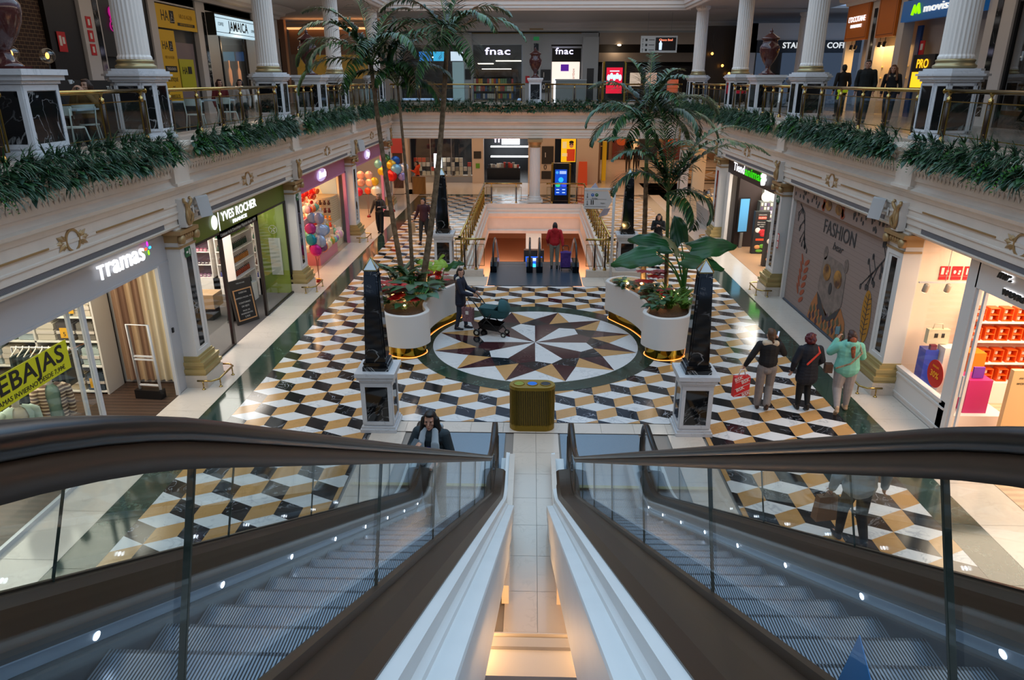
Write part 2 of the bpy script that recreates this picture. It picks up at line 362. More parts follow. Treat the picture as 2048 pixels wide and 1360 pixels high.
# gilded line, grilles, ovals
m=MB(); g=MB()
for s in (-1,1):
    for yc in (3.5,10.9,18.25,25.7,33.1):
        for a,b in ((yc-2.9,yc-.62),(yc+.62,yc+2.9)): m.box((lx(s,7.285),a,3.915),(lx(s,7.3),b,3.945))
        g.box((lx(s,7.335),yc-2.9,3.525),(lx(s,7.36),yc+2.9,3.615))
m.box((-6.6,37.86,3.915),(6.8,37.88,3.945)); struct(m.build('trim_6',GOLDP))
struct(g.build('trim_7',ribbed('air_grille','8b8b90','2e2e33',90,2,.5,.2,.45)))
m=MB(); R=[(.0,.0),(.19,.0)]
def oval():
    t=MB()
    pr=[]; 
    for i in range(24):
        a=2*PI*i/24; b=2*PI*(i+1)/24
        for r0,r1,x0,x1,mi in ((.150,.185,.03,.03,0),(.185,.185,.03,-.01,0),(.150,.150,.03,.012,0),(0.001,.150,.012,.012,1)):
            t.add([(x0,r0*1.0*math.cos(a),r0*math.sin(a)),(x1,r1*math.cos(a),r1*math.sin(a)),(x1,r1*math.cos(b),r1*math.sin(b)),(x0,r0*math.cos(b),r0*math.sin(b))],[(0,1,2,3)],mi)
    for s in (-1,1):
        for k,(l,w,an) in enumerate(((.30,.05,0),(.24,.05,.5),(.24,.05,-.5),(.15,.045,.95),(.15,.045,-.95))):
            d=Vector((0,s*math.cos(an),math.sin(an))); n_=Vector((0,-s*math.sin(an),math.cos(an))); b=Vector((.015,s*.17,0))
            e=b+d*l; mdl=b+d*l*.5
            t.add([b,mdl+n_*w,e,mdl-n_*w,mdl+Vector((.03,0,0))],[(0,1,4),(1,2,4),(2,3,4),(3,0,4)],0)
    return t
ov=oval().build('oval_medallion',[GOLDP,WHITE]); tag(ov,'gilded oval rosette with leaf wings on the frieze over the home textiles shop','medallion','oval rosettes on the frieze')
spots=[]
names={(-1,18.25):'over the green cosmetics shopfront',(-1,25.7):'over the pink sweet shop front',(-1,33.1):'over the farther pink sweet shop front',(1,10.9):'over the gift shop on the right',(1,18.25):'over the printed roller shutter',(1,25.7):'over the pet shop sign'}
ov.location=(lx(-1,7.325),10.9,3.93)
for (s,y),t in names.items():
    c=dup(ov,(lx(s,7.325),y,3.93),0 if s<0 else PI,'gilded oval rosette with leaf wings on the frieze '+t)
# parapet blocks with small volutes above each pilaster
def block():
    t=MB(); t.box((-.15,-.32,4.34),(.04,.32,4.98)); t.box((-.15,-.38,4.98),(.10,.38,5.07)); t.box((-.15,-.40,5.07),(.13,.40,5.14)); t.box((-.15,-.35,4.30),(.09,.35,4.36))
    for i in range(16):
        a=2*PI*i/16;b=2*PI*(i+1)/16
        t.add([(.05,.09*math.cos(a),4.82+.11*math.sin(a)),(.05,.09*math.cos(b),4.82+.11*math.sin(b)),(.06,.06*math.cos(b),4.82+.08*math.sin(b)),(.06,.06*math.cos(a),4.82+.08*math.sin(a))],[(0,1,2,3)])
    return t
for s in (-1,1):
    for y in (7.0,14.5,21.9,29.3,36.8):
        b=block().build('trim_8',IVORY); struct(b); b.location=(lx(s,7.2),y,0); b.rotation_euler.z=0 if s<0 else PI
# ================================================================ pilasters of the ground floor
def pilaster(label,loc,rz,signs=True):
    t=thing('pilaster',label,'pilaster',loc,rz,'white pilasters with a black marble strip along the shopfronts')
    m=MB()   # local: +x toward the atrium
    m.box((-.33,-.34,.45),(.02,.34,3.45)); m.box((.02,-.34,.7),(.045,-.24,3.05)); m.box((.02,.24,.7),(.045,.34,3.05)); m.box((.02,-.24,2.95),(.045,.24,3.05)); m.box((.02,-.24,.7),(.045,.24,.8)); m.box((.02,-.24,.8),(.03,.24,2.95))
    m.build('shaft',WHITE,t)
    MB().box((.028,-.11,.86),(.036,.11,2.9)).build('marble_strip',BLACKM,t)
    m=MB(); m.box((-.33,-.42,0),(.22,.42,.28),1); m.box((-.33,-.40,.28),(.19,.40,.34)); m.box((-.33,-.43,.34),(.22,.43,.42)); m.box((-.33,-.39,.42),(.17,.39,.5)); m.box((-.33,-.41,.5),(.19,.41,.58)); m.box((-.33,-.37,.58),(.11,.37,.66)); m.box((-.33,-.36,.66),(.07,.36,.70))
    m.build('base',[mat('base_gilt','b09a66',.38,.35),CREAM],t)
    m=MB(); m.box((-.3,-.37,3.05),(.06,.37,3.09)); m.box((-.3,-.36,3.18),(.07,.36,3.34)); m.box((-.3,-.42,3.34),(.14,.42,3.42))
    for s in (-1,1): m.T=Matrix.Translation((.10,s*.33,3.24))@Matrix.Rotation(PI/2,4,'Y'); m.lathe([(.0,-.05),(.09,-.05),(.09,.05),(.03,.07),(0,.07)],n=14)
    m.T=Matrix()
    for k in range(5): m.ball((.08,-.2+.1*k,3.27),(.03,.045,.05),n=8,k=6)
    m.build('capital',GOLDP,t)
    m=MB(); m.T=Matrix.Translation((.1,0,3.72))
    m.box((-.1,-.13,-.27),(.05,.13,.3)); m.build('console',WHITE,t)
    m=MB()
    for s in (-1,1):
        m.tube([(.16,s*.02,3.5),(.19,s*.09,3.58),(.2,s*.11,3.68),(.17,s*.06,3.76),(.17,s*.04,3.86),(.2,s*.1,3.94),(.19,s*.16,3.98),(.17,s*.12,4.03)],.035,6)
    m.ball((.17,0,3.72),(.05,.05,.14)); m.build('console_scroll',GOLDP,t)
    return t
PIL=[(-1,7.0,'hidden'),(-1,14.5,'between the home textiles shop and the cosmetics shop'),(-1,21.9,'between the green cosmetics shop and the pink sweet shop'),(-1,29.3,'between the two pink sweet shop openings'),(-1,36.8,'at the far left corner behind the palms'),
     (1,7.0,'hidden'),(1,14.5,'between the printed shutter and the gift shop'),(1,21.9,'between the pet shop and the printed shutter'),(1,29.3,'between the snack stand and the pet shop'),(1,36.8,'at the far right corner behind the big palm')]
for s,y,w in PIL:
    if w=='hidden': continue
    pilaster('white pilaster with black strip '+w,(lx(s,7.32),y,0),0 if s<0 else PI)
def guard_rail(label,loc,rz):
    t=thing('brass_guard_rail',label,'guard rail',loc,rz,'low brass rails around the pilaster feet')
    z=.2; m=MB(); m.tube([(.0,-.5,z),(.3,-.5,z),(.42,-.38,z),(.42,.38,z),(.3,.5,z),(0,.5,z)],.022,8); m.build('rail',BRASS,t)
    for x,y in ((.12,-.5),(.42,-.33),(.42,.33),(.12,.5)):
        m=MB(); m.tube([(x,y,0),(x,y,z)],.014,6); m.lathe([(.04,0),(.04,.012),(.016,.03)],(x,y,0),10); m.build('post',BRASS,t)
    return t
for s,y,w in PIL:
    if w=='hidden' or y>36: continue
    guard_rail('brass guard rail at the pilaster '+w,(lx(s,7.28),y,0),0 if s<0 else PI)
# ================================================================ upper floor, ceiling, walls
m=MB()
for s in (-1,1): m.box((lx(s,7.5),-8,4.7),(lx(s,13.6),38,5.04))
m.box((-20,38,4.7),(24,48.5,5.04)); m.box((7.69,37,4.7),(16,38,5.04))
struct(m.build('floor',[mat('gallery_floor_stone','6f6a66',.22,noise_s=1.2,c2='9a938c')]))
m=MB(); m.box((-6.9,-8,4.7),(7.1,-1.6,5.15)); struct(m.build('floor',[mat('gallery_floor_stone')]))
# ground-floor ceilings of shops and far hall are the slab above; far hall ceiling
m=MB(); m.box((-16,38.3,3.45),(24,66,3.6)); 
for s in (-1,1): m.box((lx(s,7.5),-1,3.46),(lx(s,13.6),38.3,3.6))
struct(m.build('ceiling',WHITE))
m=MB()
for s in (-1,1): m.box((lx(s,7.3),-8,9.5),(lx(s,14),38,9.6)); m.box((lx(s,7.3),-8,9.5),(lx(s,7.1),38,11.5))
m.box((-20,37.9,9.5),(24,66,9.6)); m.box((-7.4,37.7,9.5),(7.6,37.95,11.5)); m.box((-14,-8.2,9.5),(14,-8,11.5))
struct(m.build('ceiling',mat('ceiling_paint','b9b2ac',.7)))
# stepped cornices at the inner edge of the ceiling and along the back walls
CR=[(7.3,9.5),(7.3,9.42),(7.2,9.42),(7.16,9.5),(7.08,9.53),(7.08,9.62),(7.0,9.66),(6.98,9.8),(6.9,9.86),(6.84,9.98),(6.78,10.02),(6.78,10.2),(7.3,10.2)]
CW=[(12.75,9.5),(11.7,9.5),(11.7,9.42),(11.8,9.40),(12.2,9.32),(12.25,9.2),(12.5,9.16),(12.55,9.05),(12.75,9.05)]
for s in (-1,1):
    m=MB(); m.sweep(CR,[-8,37.9],fn=lambda p,q:(lx(s,p[0]),q,p[1])); m.sweep(CW,[-8,38 if s<0 else 32.2],fn=lambda p,q:(lx(s,p[0]),q,p[1])); struct(m.build('trim_9',WHITE))
m=MB(); m.sweep(CR,[-7.2,7.4],fn=lambda p,q:(X0+q,37.9-7.3+p[0],p[1])); m.sweep([(a-12.75+47,b) for a,b in CW],[-15,24],fn=lambda p,q:(q,p[0],p[1])); struct(m.build('trim_10',WHITE))
m=MB()
for x in (-5.2,-1.6,2.2,5.6): m.box((x,38.5,9.485),(x+.9,38.56,9.499))
struct(m.build('trim_11',DARK))
UW=12.75
WALLP=mat('wall_paint_greige','a69c94',.7); WALLW=mat('wall_paint_white','c4bfba',.6)
m=MB()
for s in (-1,1):
    m.box((lx(s,13.5),-8,0),(lx(s,13.7),38,4.7),1); m.box((lx(s,13.5),-8,5.04),(lx(s,13.7),38 if s<0 else 32.3,9.6),1)                    # back of the shops
    m.box((lx(s,UW),-8,8.8),(lx(s,UW+.2),38 if s<0 else 32.25,9.5),0)                   # wall band over the upper shopfronts
m.box((-14,-8.4,-.4),(14,-8.2,12),0); m.box((-2.35,6.75,-.4),(2.6,6.9,-.03),0)
struct(m.build('wall_left',[WALLW,WALLP]))
m=MB(); 
for s in (-1,1):
    for y in (7.0,14.5,21.9,29.3): m.box((lx(s,7.68),y-.12,0),(lx(s,13.5),y+.12,3.46))
struct(m.build('wall_right',[WALLW]))
# low cheek walls below the skirts of the escalators and the glowing shaft at the bottom of the picture
m=MB()
for a,b in ((-.335,-.245),(.365,.44)):
    m.box((a,7.45,0),(b,10.85,.28))
struct(m.build('trim_12',CREAM))
m=MB(); m.box((-2.35,3,-1.3),(2.6,6.9,-1.2)); m.box((-1.2,6.35,-.18),(1.44,6.94,-.08),1); m.box((-1.2,5.2,-.42),(1.44,6.35,-.32),0); m.box((-.7,6.93,-.42),(1,6.95,0),1)
struct(m.build('floor',[CREAM,WHITE]))
# ================================================================ gallery columns, pedestals, urns, railings
PMARB=marble('pedestal_marble','c4c4c6','84888f',4,.04,.3,.4)
def octo(w,c):  # square with cut corners
    return [(-w,-w+c),(-w+c,-w),(w-c,-w),(w,-w+c),(w,w-c),(w-c,w),(-w+c,w),(-w,w-c)]
def column(label,loc,h=4.3,rz=0):
    t=thing('column',label,'column',loc,rz,'fluted white columns on marble pedestals along the gallery')
    m=MB()
    for w,z0,z1 in ((.48,0,.06),(.45,.06,.11),(.42,.11,1.06),(.46,1.06,1.10),(.50,1.10,1.16),(.54,1.16,1.20),(.50,1.2,1.25),(.44,1.25,1.29)): m.prism(octo(w,w*.42),(z0,z1))
    m.build('pedestal',PMARB,t)
    # dark stone panels with raised frames on the eight sides
    k=.42
    for i in range(8):
        a=octo(k,k*.42)[i-1]; b=octo(k,k*.42)[i]; A=Vector(a+(0,)); B=Vector(b+(0,)); d=(B-A); L=d.length; d.normalize(); n=Vector((d.y,-d.x,0)); e=.055
        mm=MB(); f=MB(); q=A+d*e; w=B-d*e
        mm.extr([q+n*.004+Vector((0,0,.2)),w+n*.004+Vector((0,0,.2)),w+n*.004+Vector((0,0,.98)),q+n*.004+Vector((0,0,.98))],n*-.02)
        mm.build('panel',BLACKM,t)
        for z0,z1 in ((.15,.19),(.99,1.03)): f.extr([A+d*.02+Vector((0,0,z0)),B-d*.02+Vector((0,0,z0)),B-d*.02+Vector((0,0,z1)),A+d*.02+Vector((0,0,z1))],n*.018)
        for p0,p1 in ((A+d*.02,A+d*.05),(B-d*.05,B-d*.02)): f.extr([p0+Vector((0,0,.15)),p1+Vector((0,0,.15)),p1+Vector((0,0,1.03)),p0+Vector((0,0,1.03))],n*.018)
        f.build('panel_frame',PMARB,t)
    m=MB(); m.lathe([(.33,1.29),(.37,1.31),(.37,1.345),(.33,1.37),(.32,1.40),(.335,1.42),(.335,1.44),(.30,1.46)],n=40); m.build('base_ring',mat('antique_gold','9c8d68',.35,.6),t)
    m=MB(); m.lathe([(.31,1.46),(.31,1.5),(.287,1.54),(.275,h-.25),(.25,h-.2),(.28,h-.16),(.33,h-.1),(.33,h)],n=48,flute=.05,sm=False); m.build('shaft',WHITE,t)
    return t
def pedestal(t,w=.34,h=1.24,mp=PMARB):
    m=MB()
    for ww,z0,z1 in ((w*1.22,0,.07),(w*1.14,.07,.12),(w,.12,h-.2),(w*1.1,h-.2,h-.15),(w*1.22,h-.15,h-.08),(w*1.32,h-.08,h)): m.box((-ww,-ww,z0),(ww,ww,z1))
    m.build('pedestal_body',mp,t)
    for i in range(4):
        f=MB(); f.T=Matrix.Rotation(i*PI/2,4,'Z')
        e=w-.07; f.box((-e,-w-.004,.22),(e,-w+.01,h-.3)); f.build('panel',BLACKM,t)
        f=MB(); f.T=Matrix.Rotation(i*PI/2,4,'Z')
        for a,b in (((-w,.15),(w,.21)),((-w,h-.29),(w,h-.21)),((-w,.21),(-e,h-.29)),((e,.21),(w,h-.29))): f.box((a[0],-w-.018,a[1]),(b[0],-w,b[1]))
        f.build('panel_frame',mp,t)
PURP=marble('porphyry','43211f','8a6a62',7,.02,.12,.4)
def urn(label,loc,rz=0,first=None):
    if first: return dup(first,loc,rz,label)
    t=thing('urn',label,'urn',loc,rz,'dark red marble urns on pedestals')
    m=MB(); m.lathe([(.20,0),(.20,.05),(.17,.08),(.13,.11),(.075,.2),(.07,.26),(.10,.30),(.12,.33),(.2,.45),(.28,.62),(.31,.76),(.31,.86),(.27,.93),(.235,.97),(.23,1.05),(.24,1.10)],n=32); m.box((-.21,-.21,0),(.21,.21,.04)); m.build('body',PURP,t)
    m=MB(); m.lathe([(.27,1.08),(.30,1.12),(.27,1.15),(.2,1.19),(.1,1.26),(.05,1.29),(.045,1.32),(.06,1.35),(.03,1.39),(.008,1.45)],n=32); m.build('lid',PURP,t)
    return t
CY=[(14.6,'first'),(22.0,'second'),(29.4,'third'),(36.8,'far corner')]
c0=None
for s,side in ((-1,'left'),(1,'right')):
    for y,w in CY:
        lab='fluted white column on octagonal pedestal, '+w+(' from the camera' if w!='far corner' else '')+' on the %s gallery'%side
        if c0 is None: c0=column(lab,(lx(s,7.78),y,5.2))
        else: dup(c0,(lx(s,7.78),y,5.2),0,lab)
p0=thing('urn_pedestal','square marble pedestal with dark panels under the cropped urn at the left edge','pedestal',(lx(-1,7.68),10.85,5.2),0,'urn pedestals along the gallery rail'); pedestal(p0,.40)
u0=urn('dark red urn cropped by the left edge of the view',(lx(-1,7.68),10.85,6.44))
for s,y,w in ((-1,25.7,'on the left gallery behind the palm fronds'),(1,25.7,'on the right gallery between two white columns')):
    dup(p0,(lx(s,7.68),y,5.2),0,'square marble pedestal carrying the urn '+w); urn('dark red marble urn '+w,(lx(s,7.68),y,6.44),0,u0)
pf=thing('urn_pedestal','narrow marble pedestal in the middle of the far gallery rail','pedestal',(.12,38.1,5.15),0,'urn pedestals along the gallery rail'); pedestal(pf,.30,1.22)
urn('dark red marble urn in the middle of the far gallery rail',(.12,38.1,6.37),0,u0)
BRG=mat('brass_bronzed','7a5c2c',.28,.95)
def railing(name,label,p0,p1,nposts,group,h=.9,flip=1,glasson=True,margin=.18,postm=None,bot=.1):
    """brass hand rail on bronze balusters with framed glass panels between p0 and p1"""
    p0=Vector(p0);p1=Vector(p1); d=p1-p0; L=d.length; a=math.atan2(d.y,d.x)
    t=thing(name,label,'railing',p0,a,group)
    m=MB(); m.tube([(0,0,h),(L,0,h)],.038,12)
    for x in (0,L): m.lathe([(.045,0),(.045,.05)],(0,0,0),1) if 0 else m.tube([(x-.02 if x else 0,0,h),((x+.03) if not x else x,0,h)],.052,12)
    m.build('hand_rail',BRASS,t)
    xs=[margin+(L-2*margin)*i/(nposts-1) for i in range(nposts)] if nposts>1 else [L/2]
    for x in xs:
        m=MB(); m.tube([(x,0,bot),(x,0,h-.18)],.034,10,0); m.lathe([(.06,0),(.06,.02),(.045,.05),(.036,bot)],(x,0,0),12,1); m.lathe([(.038,0),(.042,.02),(.042,.08),(.02,.09),(.02,.12),(.035,.15),(.05,.18)],(x,0,h-.19),12,1)
        for zz in (.22,h-.28): m.ball((x,-.0,zz),(.036,.036,.02),1,8,6)
        m.build('baluster',[postm or BRONZE,BRASS],t)
    if glasson:
        seg=[(-.0+.03,xs[0]-.06)]+[(xs[i]+.06,xs[i+1]-.06) for i in range(len(xs)-1)]+[(xs[-1]+.06,L-.03)]
        for a0,b0 in seg:
            if b0-a0<.05: continue
            z0,z1=.13,h-.17
            m=MB(); m.box((a0,-.005,z0),(b0,.005,z1)); m.build('glass_panel',GL,t)
            m=MB()
            for q in (((a0,z0),(b0,z0+.016)),((a0,z1-.016),(b0,z1)),((a0,z0),(a0+.016,z1)),((b0-.016,z0),(b0,z1))): m.box((q[0][0],-.011,q[0][1]),(q[1][0],.011,q[1][1]))
            m.build('glass_frame',BRASSD,t)
    return t
rx=7.5
stretch=[(11.25,14.22,3,'between the cropped urn pedestal and the first column'),(14.98,21.62,6,'between the first and the second column'),(22.38,25.25,4,'between the second column and the urn'),(26.15,29.0,4,'between the urn and the third column'),(29.8,36.3,7,'from the third column to the far corner')]
RG='brass and glass railings around the gallery'
for s,side in ((-1,'left'),(1,'right')):
    for y0,y1,n,w in stretch:
        if s>0 and w.startswith('between the cropped'): y0=6.2;n=7;w='running out of the picture before the first column'
        if s>0: w=w.replace('urn pedestal','urn')
        railing('gallery_railing','brass railing on the %s gallery, %s'%(side,w),(lx(s,rx),y0,5.2),(lx(s,rx),y1,5.2),n,RG)
railing('gallery_railing','brass and glass railing on the left gallery, cropped by the left edge',(lx(-1,rx),6.5,5.2),(lx(-1,rx),10.25,5.2),4,RG)
railing('gallery_railing','brass and glass railing across the far gallery, left of the middle urn',(-7.2,38.1,5.15),(-.38,38.1,5.15),6,RG,.92)
railing('gallery_railing','brass and glass railing across the far gallery, right of the middle urn',(.62,38.1,5.15),(7.45,38.1,5.15),6,RG,.92)
# ================================================================ obelisks on the ground floor
def obelisk(loc,w,first=None,fp=None):
    lab='black marble obelisk with brass pyramid tip '+w; lab2='marble pedestal with black panels under the obelisk '+w
    if first:
        dup(fp,loc,0,lab2); return dup(first,(loc[0],loc[1],loc[2]+1.22),0,lab),None
    p=thing('obelisk_pedestal',lab2,'pedestal',loc,0,'obelisk pedestals'); pedestal(p,.28,1.22,PMARB)
    t=thing('obelisk',lab,'obelisk',(loc[0],loc[1],loc[2]+1.22),0,'black marble obelisks')
    m=MB(); m.box((-.24,-.24,0),(.24,.24,.08)); m.box((-.215,-.215,.08),(.215,.215,.13)); m.box((-.225,-.225,.13),(.225,.225,.16)); m.build('plinth',BLACKM,t)
    m=MB(); m.frus((0,0,.16),(.185,.185),(0,0,1.88),(.115,.115)); 
    for i in range(4):
        m.T=Matrix.Rotation(i*PI/2,4,'Z'); m.add([(-.15,-.197,.24),(.15,-.197,.24),(.088,-.13,1.8),(-.088,-.13,1.8),(-.15,-.18,.24),(.15,-.18,.24),(.088,-.115,1.8),(-.088,-.115,1.8)],[(0,1,2,3),(0,4,5,1),(3,2,6,7),(0,3,7,4),(1,5,6,2)])
    m.build('shaft',BLACKM,t)
    m=MB(); m.frus((0,0,1.88),(.128,.128),(0,0,1.9),(.128,.128)); 
    for i in range(4):
        m.T=Matrix.Rotation(i*PI/2+PI/4,4,'Z'); m.tube([(.175,0,1.905),(0,0,2.11)],.010,5)
    m.T=Matrix(); m.build('tip_frame',BRASS,t)
    m=MB(); m.add([(-.118,-.118,1.9),(.118,-.118,1.9),(.118,.118,1.9),(-.118,.118,1.9),(0,0,2.10)],[(0,1,4),(1,2,4),(2,3,4),(3,0,4),(3,2,1,0)]); m.build('tip_pyramid',mat('frosted_crystal','b9c4c6',.2,.3),t)
    return t,p
o1,op=obelisk((-2.86,12.42,0),'front left, beside the left escalator')
obelisk((3.08,12.42,0),'front right, beside the right escalator',o1,op)
m=MB(); 
for x in (-2.95,3.19): m.box((x-.48,23.3,0),(x+.48,24.26,.26))
struct(m.build('trim_13',CREAM))
obelisk((-2.95,23.8,.26),'far left, behind the palm trunks',o1,op); obelisk((3.19,23.8,.26),'far right, behind the sign post',o1,op)
# ================================================================ opening to the lower floor
m=MB(); zb=-3.4
PRO=[(0,0),(0,.30),(.10,.30),(.10,.22),(.06,.2),(.06,.05),(-.06,.02),(-.06,-.12),(-.12,-.16),(-.10,-.34),(-.02,-.42),(-.02,-1.0),(-.10,-1.06),(-.10,-1.2),(.25,-1.2),(.25,0)]
# kerb and deep white frieze around the opening
def edge(p,q,inn):
    p=Vector(p);q=Vector(q);n=Vector(inn)
    m.sweep(PRO,[0,1],fn=lambda a,t:tuple(p.lerp(q,t)-n*a[0]+Vector((0,0,a[1]-.0))))
edge((HX0+.12,HY0,0),(HX0+.12,HY1,0),(1,0,0)); edge((HX1-.12,HY0,0),(HX1-.12,HY1,0),(-1,0,0)); edge((HX0,HY1-.1,0),(HX1,HY1-.1,0),(0,-1,0))
struct(m.build('trim_14',IVORY))
m=MB(); m.box((HX0-.25,HY0-.02,0),(-1.62,HY0+.22,.22)); m.box((1.86,HY0-.02,0),(HX1+.25,HY0+.22,.22)); m.box((HX0,HY0+.22,-1.2),(-1.6,HY0+.3,.0)); m.box((1.86,HY0+.22,-1.2),(HX1,HY0+.3,0)); struct(m.build('trim_15',CREAM))
OR=mat('apricot_floor','d0926a',.4); ORW=mat('apricot_wall','c8865c',.7)
m=MB(); m.box((-9,20,zb-.1),(9,48,zb),0); m.box((-9,46,zb),(9,46.2,-1.2),1); m.box((-9,20,zb),(-8.8,46,-1.2),1); m.box((8.8,20,zb),(9,46,-1.2),1); m.box((-9,19.8,zb),(9,20,-1.2),1)
m.box((-9,20,-1.25),(HX0-.2,46,-1.2),2); m.box((HX1+.2,20,-1.25),(9,46,-1.2),2); m.box((HX0-.2,HY1+.2,-1.25),(HX1+.2,46,-1.2),2); m.box((-2.4,20,-1.25),(2.66,22.4,-1.2),2)
struct(m.build('wall_back',[OR,ORW,WHITE]))
m=MB(); m.box((-.3,39,zb),(.55,39.8,-1.2)); struct(m.build('trim_16',mat('lower_pier_grey','8f8f8c',.6)))
RGL='brass railings around the opening to the lower floor'
railing('stairwell_railing','brass baluster railing along the left edge of the opening',(HX0+.0,HY0+.25,.3),(HX0+.0,HY1,.3),14,RGL,1.0,1,False,.5,BRASSD,.02)
railing('stairwell_railing','brass baluster railing along the right edge of the opening',(HX1,HY0+.25,.3),(HX1,HY1,.3),14,RGL,1.0,1,False,.5,BRASSD,.02)
railing('stairwell_railing','brass and glass railing at the far end of the opening, left of the column',(HX0+.05,HY1+.15,.3),(-.5,HY1+.15,.3),2,RGL,1.0,1,True,.3)
railing('stairwell_railing','brass and glass railing at the far end of the opening, right of the column',(.74,HY1+.15,.3),(HX1-.05,HY1+.15,.3),2,RGL,1.0,1,True,.3)
railing('stairwell_railing','short brass and glass railing left of the lower escalator entrance',(HX0-.15,HY0+.1,.22),(-1.55,HY0+.1,.22),2,RGL,1.05,1,True,.32)
railing('stairwell_railing','short brass and glass railing right of the lower escalator entrance',(1.82,HY0+.1,.22),(HX1+.15,HY0+.1,.22),2,RGL,1.05,1,True,.32)
# ground-floor column at the far end of the opening
t=thing('column','white fluted column with gilded capital at the far end of the opening','column',(.15,37.75,.3))
m=MB(); m.box((-.42,-.42,0),(.42,.42,.08)); m.lathe([(.36,.08),(.37,.12),(.36,.17),(.31,.2),(.33,.24),(.29,.28)],n=32); m.build('base',WHITE,t)
MB().lathe([(.29,.28),(.28,.35),(.265,2.75)],n=48,flute=.05,sm=False).build('shaft',WHITE,t)
m=MB(); m.lathe([(.27,2.75),(.30,2.78),(.27,2.82),(.29,2.86),(.34,2.98),(.36,3.02)],n=32); m.box((-.38,-.38,3.02),(.38,.38,3.14)); m.build('capital',GOLDP,t)
# ================================================================ escalators in the foreground
TAN=.566
def zn(y,r=.55):
    """height of the step-nose line: flat at 0, rising toward the camera, flat at 5.2, with rounded bends"""
    def clampsoft(v,w):   # smooth max(v,0)
        return v if v>w else (0 if v<-w else (v+w)**2/(4*w))
    lo=clampsoft((9.55-y)*TAN,r*TAN)
    return lo-clampsoft(lo-5.2,r*TAN*1.3)
DBR=mat('bronze_deck','4a3e33',.36,.7); SKI=mat('skirt_panel','262d35',.4,.6); SKL=mat('skirt_trim','8496a8',.3,.8)
TREAD=ribbed('step_tread','7b8996','191f25',70,0,.32,.75,.45); RISER=ribbed('step_riser','4c5660','13171b',70,0,.32,.75,.45)
PLATE=mat('floor_plate_metal','7d8d9a',.35,.35,noise_s=60,noise_a=.04); LED=mat('skirt_lamp','ffffff',.4,em=14,emc='eef3ff')
CLAD=mat('white_cladding','dcdfdf',.5,noise_s=1.5,noise_a=.03)
